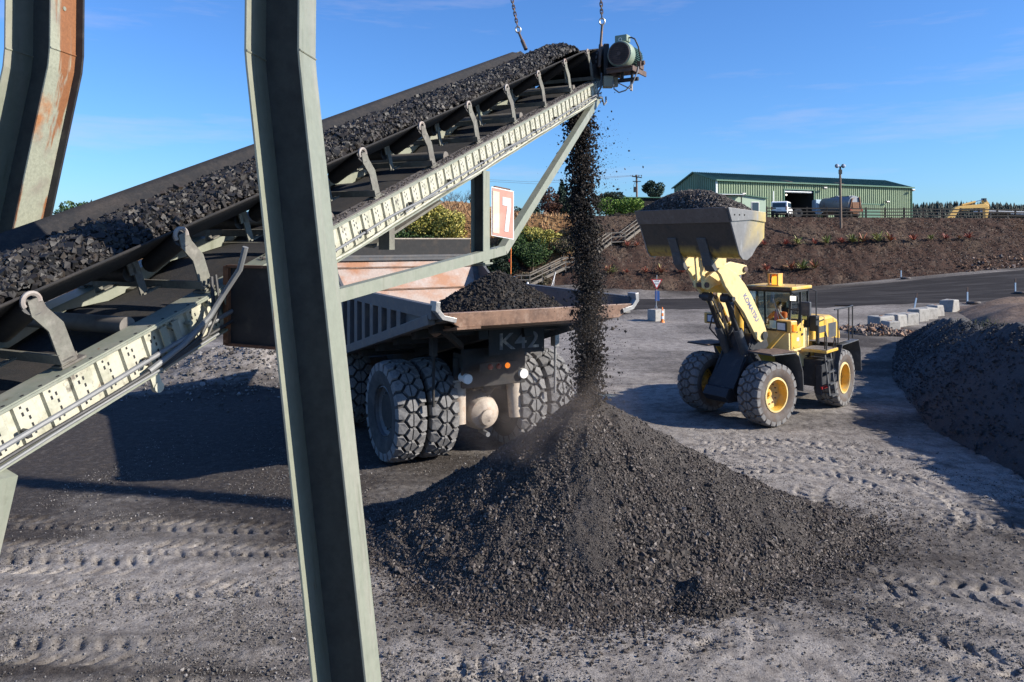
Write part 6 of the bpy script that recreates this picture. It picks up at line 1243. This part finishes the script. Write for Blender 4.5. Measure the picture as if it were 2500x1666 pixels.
b = MB()
for a, c in fl:
    for t in (0, .34, .67, 1): 
        for o in (V((0, 0, 0)), sid): q = a.lerp(c, t) + o; b.box(q + V((0, 0, .35)), (.11, .11, 1.5))
for px in (1262, 1273): q = at(px, 697, 76.2); b.box(q + V((0, 0, .35)), (.10, .10, 1.5))
b.build('baluster_post', 'timber_grey', st, world=True, split=True)
# clutter by the stair foot
def simple(name, label, cat, px, py, D, parts, group=None, rz=0):
    t = thing(name, label, cat, at(px, py, D), rz, group)
    for (nm, m_, fn_) in parts: b = MB(); fn_(b); b.build(nm, m_, t)
    return t
simple('flag_pole', 'thin orange marker pole with red flags beside the stair foot', 'marker pole', 1247, 690, 75.6, [('pole', 'cone_orange', lambda b: b.cyl((0, 0, -.4), (.03, 0, 4.5), .045, n=8)), ('flag', 'sign_red', lambda b: b.box((-.1, 0, 2.2), (.18, .02, .3)))])
simple('wall_board', 'dark red notice board left of the stair foot', 'sign', 1226, 690, 75.5, [('panel', 'sign_red', lambda b: b.box((0, 0, .45), (.42, .03, .32))), ('post', 'timber_grey', lambda b: b.box((0, .05, .1), (.06, .06, 1.0)))])
simple('wall_board', 'blue notice board low beside the marker pole', 'sign', 1221, 699, 75.5, [('panel', 'sign_blue', lambda b: b.box((0, 0, .35), (.40, .03, .22))), ('post', 'timber_grey', lambda b: b.box((0, .05, 0), (.06, .06, .7)))])
simple('wall_board', 'pale blue notice board right of the marker pole', 'sign', 1254, 686, 75.5, [('panel', 'post_blue', lambda b: b.box((0, 0, .3), (.40, .03, .28))), ('post', 'timber_grey', lambda b: b.box((0, .05, 0), (.06, .06, .8)))])
simple('white_drum', 'small white drum standing at the foot of the timber stairs', 'drum', 1288, 700, 75.8, [('shell', 'white_paint', lambda b: b.lathe([(0, -.2), (.11, -.2), (.12, .3), (.09, .42), (0, .43)], 14, 'z')), ('lid', 'white_paint', lambda b: b.cyl((0, 0, .43), (0, 0, .47), .07, n=10))])
simple('leaning_stakes', 'two pale stakes leaning together on the mulch below the stairs', 'stakes', 1350, 698, 76.0, [('stake', 'white_paint', lambda b: b.beam((-.15, 0, -.1), (.3, .4, 1.35), .05, .05)), ('stake', 'white_paint', lambda b: b.beam((.05, 0, -.1), (.18, .3, .9), .04, .04))])
# give way sign on its block, cone
gp = at(1602, 783, 50.5); gpz = g1(gp.x, gp.y)
blk = thing('sign_block', 'concrete block carrying the give way sign', 'concrete block', (gp.x, gp.y, gpz), R(38))
b = MB(); b.box((0, 0, .38), (.95, .72, .78)); b.build('block', 'concrete', blk, bevel=.04); b = MB(); b.beam((-.2, 0, .775), (.2, 0, .775), .06, .03); b.build('lifting_lug', 'rust', blk)
gw = thing('give_way_sign', 'red and white triangular give way sign on a post set in a concrete block', 'road sign', (gp.x, gp.y, gpz + .77))
b = MB(); b.cyl((0, 0, 0), (.04, 0, 2.28), .032, n=10); b.beam((-.1, 0, 0), (0, 0, .3), .02, .06); b.beam((.1, 0, 0), (0, 0, .3), .02, .06); b.build('post', 'galv', gw)
xz2 = lambda a, c, t: (a, t, c)
b = MB(); b.prism([(-.36, 2.0), (.41, 2.0), (.025, 1.30)], xz2, -.06, -.045); b.build('border', 'sign_red', gw)
b = MB(); b.prism([(-.255, 1.94), (.305, 1.94), (.025, 1.43)], xz2, -.064, -.0605); b.build('face', 'sign_white', gw)
RmF = M(((1, 0, 0), (0, 0, -1), (0, 1, 0))).to_4x4()
text('lettering', 'GIVE', .155, M.Translation((.025, -.066, 1.85)) @ RmF, 'slot_black', gw, ext=.001, bold=.003); text('lettering', 'WAY', .12, M.Translation((.025, -.066, 1.68)) @ RmF, 'slot_black', gw, ext=.001, bold=.003)
b = MB(); b.box((.07, -.02, .89), (.30, .03, .66), M.Rotation(R(-12), 3, 'Z')); b.build('blue_panel', 'sign_blue', gw); b = MB(); b.box((.02, -.045, .89), (.07, .03, .68)); b.build('panel_post', 'komatsu_blue', gw)
cp = at(1617, 789, 49.5); cn_ = thing('traffic_cone', 'tall orange and white traffic cone beside the give way block', 'traffic cone', (cp.x, cp.y, g1(cp.x, cp.y)))
b = MB(); b.lathe([(0, 0), (.17, 0), (.15, .05), (.12, .08)], 16, 'z'); b.lathe([(.11, .05), (.035, 1.0), (0, 1.0)], 18, 'z'); b.build('cone', 'cone_orange', cn_, smooth=True)
b = MB(); b.lathe([(.098, .24), (.082, .42)], 18, 'z'); b.lathe([(.066, .62), (.052, .78)], 18, 'z'); b.build('white_band', 'sign_white', cn_, smooth=True, split=True)
for o in cn_.children:
    if o.name.startswith('white_band'): o.scale = (1.03, 1.03, 1)
# concrete blocks along the road edge
blocks = [(2150, 792, 45.6, .95, 25, 'rough topped'), (2172, 806, 44.6, .75, 18, 'low half buried'), (2188, 790, 47.6, .85, 32, 'shaded'), (2216, 788, 48.3, .85, 20, 'clean faced'), (2240, 777, 50.6, .9, 30, 'dusty topped'), (2263, 771, 52.0, .85, 24, 'pale square'), (2283, 766, 53.8, .85, 28, 'grey'), (2318, 757, 56.3, .95, 40, 'tall')]
for i, (px, py, D, s_, rz, ad_) in enumerate(blocks):
    q = at(px, py, D); z = g1(q.x, D); zz_ = min(q.z, z)
    t = thing('barrier_block', f'{ad_} concrete barrier block, {ORD[i]} in the row counting away from the loader', 'concrete block', (q.x, D, z - .1), R(rz), 'concrete blocks along the road edge')
    b = MB(); b.box((0, 0, s_ / 2), (s_ * random.uniform(1.05, 1.35), s_, s_)); b.v = [(x + random.uniform(-.06, .06), y + random.uniform(-.06, .06), z_ + random.uniform(-.05, .05)) for x, y, z_ in b.v]; o = b.build('block', 'concrete', t, bevel=.07)
    b = MB(); b.beam((-.14, 0, s_ + .005), (.14, 0, s_ + .005), .05, .03); b.build('lifting_lug', 'rust', t)
n = 900; X = rng.uniform(19.8, 23.5, n); Y = rng.uniform(42.5, 47.5, n) ; v, f = chips(np.stack([X, Y, g(X, Y) + .02 + .5 * np.exp(-((X - 21) / 1.0) ** 2 - ((Y - 43.8) / 1.0) ** 2)], 1), np.clip(rng.lognormal(-2.6, .5, n), .03, .22))
tag(np_mesh('rubble', v, f, mat('rubble_brown', (.2, .15, .12), rough=.95, island=[(.24, .15, .10), (.16, .12, .10), (.30, .22, .17), (.10, .085, .08), (.22, .12, .07)])), 'brown rubble and stones banked against the nearest barrier blocks', 'rubble', kind='stuff')
# marker posts each in a tyre
for i, (px, py, D, lean, lab) in enumerate(((2232, 752, 57.5, .10, 'leaning blue and white marker post behind the barrier blocks'), (2362, 743, 60.5, 0, 'upright blue and white marker post right of the last barrier block'), (2479, 729, 65, 0, 'marker post nearest the right edge, on the outside of the road'), (2200, 682, 81, 0, 'thin marker post across the road at the foot of the bank'))):
    q = at(px, py, D); z = g1(q.x, D); tall = (1.25, 1.35, 1.35, 1.3)[i]
    t = thing('marker_post', lab, 'marker post', (q.x, D, z), 0, 'road marker posts'); b = MB(); b.beam((0, 0, 0), (lean * 1.6, 0, tall * .72), .10, .06, (0, 1, 0)); b.build('post', 'post_blue', t); b = MB(); b.beam((lean * 1.6, 0, tall * .72), (lean * 2.2, 0, tall), .105, .065, (0, 1, 0)); b.build('dark_top', 'brown_steel', t)
    if i:
        t2 = thing('old_tyre', 'old tyre lying flat around the base of the ' + ('upright marker post' if i == 1 else 'marker post nearest the right edge' if i == 2 else 'thin post below the bank'), 'tyre', (q.x + .42, D - .1, z), 0, 'tyres weighting the marker posts'); b = MB(); b.lathe([(.27, .03), (.45, 0), (.52, .12), (.45, .24), (.27, .21), (.34, .12)], 24, 'z', closed=True); b.build('tyre', 'tyre_brown', t2, smooth=True)

# stones at the foot of the bank on the right
n = 260; X = rng.uniform(50, 66, n); Y = bank_base(X) + rng.uniform(-.6, 1.6, n); v, f = chips(np.stack([X, Y, g(X, Y) + .1 + .9 * np.clip((Y - bank_base(X)), 0, 2)], 1), np.clip(rng.lognormal(-2.3, .45, n), .05, .25)); tag(np_mesh('bank_stones', v, f, 'rubble_brown'), 'pale stones spilling down the far end of the bank beside the road', 'stones', kind='stuff')
# ------------------------------------------------------------------ plants
def flax(loc, h, kind, label, group):
    t = thing('flax_plant', label, 'flax plant', loc, 0, group); n = random.randint(34, 46); vs = []; fs = []
    for i in range(n):
        a = random.random() * 6.283; ln = h * random.uniform(.65, 1.1); up = random.uniform(.35, 1.25); w = h * .04; d = V((math.cos(a), math.sin(a), 0)); s_ = V((-d.y, d.x, 0)); k = len(vs)
        for t_, ww in ((0, .6), (.4, 1.), (.75, .8), (1, .05)):
            p = d * (ln * t_ * math.cos(up) * .9) + V((0, 0, ln * (t_ * math.sin(up) - .28 * t_ ** 3))); vs += [p + s_ * w * ww, p - s_ * w * ww]
        fs += [(k, k + 1, k + 3, k + 2), (k + 2, k + 3, k + 5, k + 4), (k + 4, k + 5, k + 7, k + 6)]
    me = bpy.data.meshes.new('leaf_blades'); me.from_pydata([tuple(v) for v in vs], [], fs); finish(me, 'leaf_blades', {'red': 'flax_red', 'green': 'flax_green', 'mixed': 'flax_mixed'}[kind], t); return t
UP_ = [(1864, 'red', .7), (1917, 'red', .75), (1948, 'green', 1.05), (1988, 'red', .7), (2018, 'green', 1.0), (2054, 'red', .8), (2080, 'green', 1.1), (2105, 'mixed', 1.15), (2144, 'green', 1.3), (2172, 'mixed', 1.25), (2229, 'red', .85), (2271, 'green', .7), (2307, 'red', .8), (2341, 'mixed', .5), (2364, 'red', .8), (1531, 'red', .75), (1554, 'red', .6)]
LO_ = [(1483, 'mixed', .9), (1496, 'green', .9), (1529, 'red', .5), (1576, 'red', .7), (1613, 'mixed', 1.0), (1665, 'red', .75), (1720, 'red', .7), (1871, 'red', .9), (1931, 'mixed', 1.2), (1958, 'green', 1.25), (1988, 'mixed', 1.1)]
for row, lst, t_, nm in (('upper', UP_, .545, 'flax planted along the upper ledge of the bank'), ('lower', LO_, .225, 'flax planted along the lower ledge of the bank')):
    cnt = {}
    for (px, kd, h) in sorted(lst):
        D = 80.; 
        for _ in range(6): X = (px - 1250) / F * D; D = float(bank_base(np.array(X))) + 9 * t_ - .25
        z = float(bank_z(np.array([X]), np.array([t_]))[0]); cnt[kd] = cnt.get(kd, 0) + 1
        cw = {'red': 'red leaved', 'green': 'green leaved', 'mixed': 'bronze leaved'}[kd]
        flax((X, D - .15, z + .05), h * 1.45, kd, f'{cw} flax, {ORD[cnt[kd] - 1]} of that colour from the stairs along the {row} ledge', nm)
def clump_pts(n, c, rad, nb, flat=1.):
    cs = []
    while len(cs) < nb:
        p = np.array([random.uniform(-1, 1) for _ in range(3)])
        if np.dot(p, p) < 1: cs.append(p * .78)
    cs = np.array(cs); i = rng.integers(0, nb, n); d = rng.normal(size=(n, 3)); d /= np.linalg.norm(d, axis=1)[:, None]
    p = cs[i] + d * (rng.uniform(.55, 1, n) ** .5)[:, None] * rng.uniform(.22, .42, nb)[i][:, None]
    return np.array(c) + p * np.array(rad)
def tree(name, label, cat, loc, h, rad, m, nl=2600, ls=.16, nb=26, group=None, trunk=.3, clear=.25, shape='round'):
    t = thing(name, label, cat, loc, 0, group); b = MB(); hh = h * (clear + .35)
    b.tube([(0, 0, -.4), (.05 * h * .1, 0, hh * .5), (0, .03 * h * .1, hh)], [trunk * .5, trunk * .38, trunk * .15], 8)
    for i in range(6):
        a = i * 1.05 + random.random(); z0_ = hh * random.uniform(.45, .95); b.tube([(0, 0, z0_), (rad[0] * .35 * math.cos(a), rad[1] * .35 * math.sin(a), z0_ + h * .14), (rad[0] * .62 * math.cos(a), rad[1] * .62 * math.sin(a), z0_ + h * .26)], [trunk * .18, trunk * .1, trunk * .04], 5)
    b.build('trunk', 'bark', t, smooth=True)
    if shape == 'cone':
        z = rng.uniform(0, 1, nl) ** 1.25; a = rng.uniform(0, 6.283, nl); lay = np.floor(z * 9) / 9; r_ = (1 - z) * (.55 + .45 * rng.random(nl) ** .4) * (1 + .25 * np.sin(a * 3 + lay * 20)) * (1 - .35 * (z * 9 - np.floor(z * 9))); p = np.stack([r_ * np.cos(a) * rad[0], r_ * np.sin(a) * rad[1], h * clear + z * (h * (1 - clear))], 1)
    else: p = clump_pts(nl, (0, 0, h - rad[2]), rad, nb)
    v, f = leaves(p, rng.uniform(.6, 1.3, nl) * ls); np_mesh('crown', v, f, m, t); return t
def bankspot(px, D, dz=-.2):
    X = (px - 1250) / F * D; t_ = np.clip((D - float(bank_base(np.array(X)))) / 9, 0, 1); return (X, D, float(bank_z(np.array([X]), np.array([t_]))[0]) + dz)
tree('broadleaf_shrub', 'tall yellow green shrub left of the number board, above the truck tray', 'shrub', bankspot(1010, 82), 6.9, (3.3, 2.6, 3.0), 'leaf_yellow', 9000, .13, 60, trunk=.25)
tree('broadleaf_shrub', 'yellow green rounded shrub beside the number board, lower at its right edge', 'shrub', bankspot(1085, 82), 4.9, (2.9, 2.4, 2.5), 'leaf_yellow', 9000, .13, 60, trunk=.25)
tree('broadleaf_shrub', 'low spreading yellow shrub on the dry hill just right of the number board', 'shrub', bankspot(1318, 81.4), 2.7, (2.4, 1.7, 1.1), 'leaf_yellow', 6000, .12, 40, trunk=.2)
tree('broadleaf_shrub', 'small yellow shrub between the number board and the falling rock', 'shrub', bankspot(1262, 81.6), 3.0, (1.6, 1.4, 1.2), 'leaf_yellow', 4500, .12, 30, trunk=.2)
tree('leafy_shrub', 'dark green bushy shrub half hidden behind the conveyor brace', 'shrub', bankspot(950, 80), 5.2, (3.0, 2.4, 2.4), 'leaf_green', 5200, .14, 36)
tree('leafy_shrub', 'deep green shrub in front of the yellow shrubs above the truck tray', 'shrub', bankspot(1030, 79.4), 4.0, (2.8, 2.0, 2.0), 'leaf_green', 5200, .13, 36)
tree('round_bush', 'dense round green bush left of the timber stairs', 'bush', bankspot(1300, 79.2), 3.9, (2.3, 2.0, 1.7), 'leaf_green', 7000, .10, 50)
tree('round_bush', 'lighter green bush between the number board and the round bush', 'bush', bankspot(1255, 79.8), 4.2, (1.6, 1.5, 1.5), 'leaf_green', 4500, .11, 34)
tree('leafy_shrub', 'dark low shrub behind the marker pole at the stair foot', 'shrub', bankspot(1222, 78.0), 3.6, (2.2, 1.6, 1.8), 'leaf_dark', 4500, .12, 30)
tree('leafy_shrub', 'grey green scrub just above the lowest stair flight', 'shrub', bankspot(1310, 77.6), 2.0, (1.7, 1.2, .95), 'scrub_brown', 3500, .09, 26)
tree('leafy_shrub', 'brown scrubby bush between the two lower stair flights', 'shrub', bankspot(1375, 80.6), 2.4, (2.2, 1.5, 1.1), 'scrub_brown', 4000, .09, 30)
tree('leafy_shrub', 'brown scrub behind the falling rock on the slope', 'shrub', bankspot(1420, 83), 2.3, (2.4, 1.6, 1.1), 'scrub_brown', 4200, .09, 30)
tree('leafy_shrub', 'dark shrub low behind the truck headboard corner', 'shrub', bankspot(1185, 78.4), 3.9, (2.2, 1.6, 1.8), 'leaf_dark', 4200, .12, 30)
for (px, w, lab) in ((1490, 1.9, 'bright green hedge bush nearest the stairs'), (1538, 1.9, 'bright green hedge bush between the stairs and the bucket')): tree('hedge_bush', lab, 'hedge bush', ((px - 1250) / F * 88.6, 88.6, PZ - .1), 2.5, (w, 1.4, 1.15), 'leaf_bright', 5200, .11, 36, group='bright hedge bushes at the top of the stairs')
tree('dark_bush', 'dark bush behind the bright hedge bushes and left of the hut', 'bush', ((1480 - 1250) / F * 93, 93, PZ), 3.4, (2.4, 1.6, 1.3), 'leaf_dark', 4000, .12, 26)
def hillspot(px, D, z): return ((px - 1250) / F * D, D, z)
tree('evergreen_tree', 'compact dark evergreen on the hill crest left of the number board', 'tree', hillspot(1166, 128, 10.0), 3.4, (1.7, 1.6, 1.45), 'leaf_dark', 3200, .16, 24)
tree('pine_tree', 'tallest dark pine right of the diagonal brace', 'tree', hillspot(1372, 118, 8.0), 6.6, (2.4, 2.2, 3), 'leaf_blue', 4200, .20, shape='cone', clear=.08)
tree('pine_tree', 'dark pine close behind the falling rock', 'tree', hillspot(1402, 120, 7.6), 6.3, (2.4, 2.2, 3), 'leaf_blue', 4200, .20, shape='cone', clear=.08)
tree('pine_tree', 'dark pine seen between the brace and the rust leaved tree', 'tree', hillspot(1300, 132, 8.6), 3.8, (2.6, 2, 2), 'leaf_blue', 3000, .18, shape='cone', clear=.05)
tree('evergreen_tree', 'bushy dark evergreen below the tall pines on the hill', 'tree', hillspot(1392, 116, 7.6), 4.4, (3.0, 2, 1.9), 'leaf_dark', 4200, .17, 30)
tree('autumn_tree', 'rust leaved bare topped tree on the hill left of the falling rock', 'tree', hillspot(1337, 116, 8.2), 5.4, (1.9, 1.6, 2.1), 'leaf_rust', 2600, .14, 26)
tree('autumn_tree', 'low rust leaved tree at the foot of the tall pines', 'tree', hillspot(1352, 114.6, 8.0), 3.2, (2.2, 1.4, 1.4), 'leaf_rust', 2400, .14, 22)
tree('evergreen_tree', 'spreading dark tree on the skyline behind the raised bucket', 'tree', hillspot(1598, 140, PZ), 8.2, (2.2, 1.8, 1.7), 'leaf_blue', 3000, .2, 22, clear=.4)
tree('evergreen_tree', 'small dark tree left of the hut roof', 'tree', hillspot(1518, 130, PZ), 5.6, (1.2, 1.2, 1.4), 'leaf_blue', 1600, .18, 16)
tree('evergreen_tree', 'leafy green tree top showing above the belt on the left', 'tree', hillspot(185, 85, 2.0), 8.0, (3.4, 2.2, 2.6), 'leaf_green', 4600, .17, 36)
tree('dark_bush', 'dark trees low behind the number board post', 'bush', hillspot(1262, 135, 8.6), 2.6, (2.6, 1.6, 1.3), 'leaf_blue', 3000, .16, 24)
# street lamp on the dry hill
sl_ = thing('street_lamp', 'thin grey curved street lamp on the dry hill left of the number board', 'street lamp', hillspot(1187, 98, 8.2)); b = MB()
b.tube([(0, 0, -.5), (0, 0, 1.0), (-.05, 0, 1.6), (-.35, 0, 2.1), (-.8, 0, 2.5), (-1.5, 0, 2.85), (-1.7, 0, 2.9)], .05, 8); b.build('pole', 'galv', sl_, smooth=True); b = MB(); b.box((-1.95, 0, 2.92), (.6, .2, .12)); b.build('lamp_head', 'galv', sl_, bevel=.03)
# bare tree
bt3 = thing('bare_tree', 'leafless grey twigged tree behind the yellow shrubs', 'tree', hillspot(1105, 124, 9.2)); b = MB()
def grow(p, d, L, r_, lv):
    q = p + d * L; b.tube([p, (p + q) / 2 + V((random.uniform(-.1, .1), random.uniform(-.1, .1), 0)) * L, q], [r_, r_ * .8, r_ * .6], 5 if lv < 2 else 3, caps=False)
    if lv < 5:
        for i in range(random.choice((2, 3, 3))): grow(q if i else p.lerp(q, .7), (d + V((random.uniform(-.8, .8), random.uniform(-.8, .8), random.uniform(-.15, .55)))).normalized(), L * random.uniform(.62, .82), r_ * .6, lv + 1)
for dx in (-.9, .2, 1.1): grow(V((dx, 0, -.3)), V((dx * .25, 0, 1)).normalized(), 1.5, .12, 0)
b.build('branches', 'twig_grey', bt3)
# ------------------------------------------------------------------ dust hanging round the falling rock
def dust(name, label, c, r, dens, col):
    b = MB(); b.ball((0, 0, 0), 1., 24, 14, r); me = bpy.data.meshes.new(name); me.from_pydata(b.v, [], b.f)
    m = bpy.data.materials.new(name); m.use_nodes = True; nt = m.node_tree; nt.nodes.remove(nt.nodes['Principled BSDF'])
    vol = nt.nodes.new('ShaderNodeVolumePrincipled'); vol.inputs['Color'].default_value = (*col, 1); tc = nt.nodes.new('ShaderNodeTexCoord')
    mp = nt.nodes.new('ShaderNodeMapping'); mp.inputs['Scale'].default_value = (1 / r[0], 1 / r[1], 1 / r[2]); nt.links.new(tc.outputs['Object'], mp.inputs['Vector'])
    ln = nt.nodes.new('ShaderNodeVectorMath'); ln.operation = 'LENGTH'; nt.links.new(mp.outputs[0], ln.inputs[0]); fall_ = _ramp(nt, ln.outputs['Value'], 1., .15)
    nz_ = _ramp(nt, _noise(nt, tc.outputs['Object'], 1.9, 3), .38, .72); mu = nt.nodes.new('ShaderNodeMath'); mu.operation = 'MULTIPLY'; nt.links.new(fall_, mu.inputs[0]); nt.links.new(nz_, mu.inputs[1])
    m2 = nt.nodes.new('ShaderNodeMath'); m2.operation = 'MULTIPLY'; m2.inputs[1].default_value = dens; nt.links.new(mu.outputs[0], m2.inputs[0]); nt.links.new(m2.outputs[0], vol.inputs['Density']); nt.links.new(vol.outputs[0], nt.nodes['Material Output'].inputs['Volume'])
    MATS[name] = m; o = finish(me, name, m, None, smooth=True); o.location = c; return tag(o, label, 'dust', kind='stuff')
dust('dust_cloud', 'thin brown dust drifting off the crown of the gravel pile', (.55, 13.6, 2.45), (1.9, 1.0, 1.15), .55, (.55, .45, .38))
dust('dust_cloud', 'faint dust falling with the lower half of the rock stream', (1.40, 14.15, 3.9), (.62, .5, 1.9), .65, (.50, .42, .36))
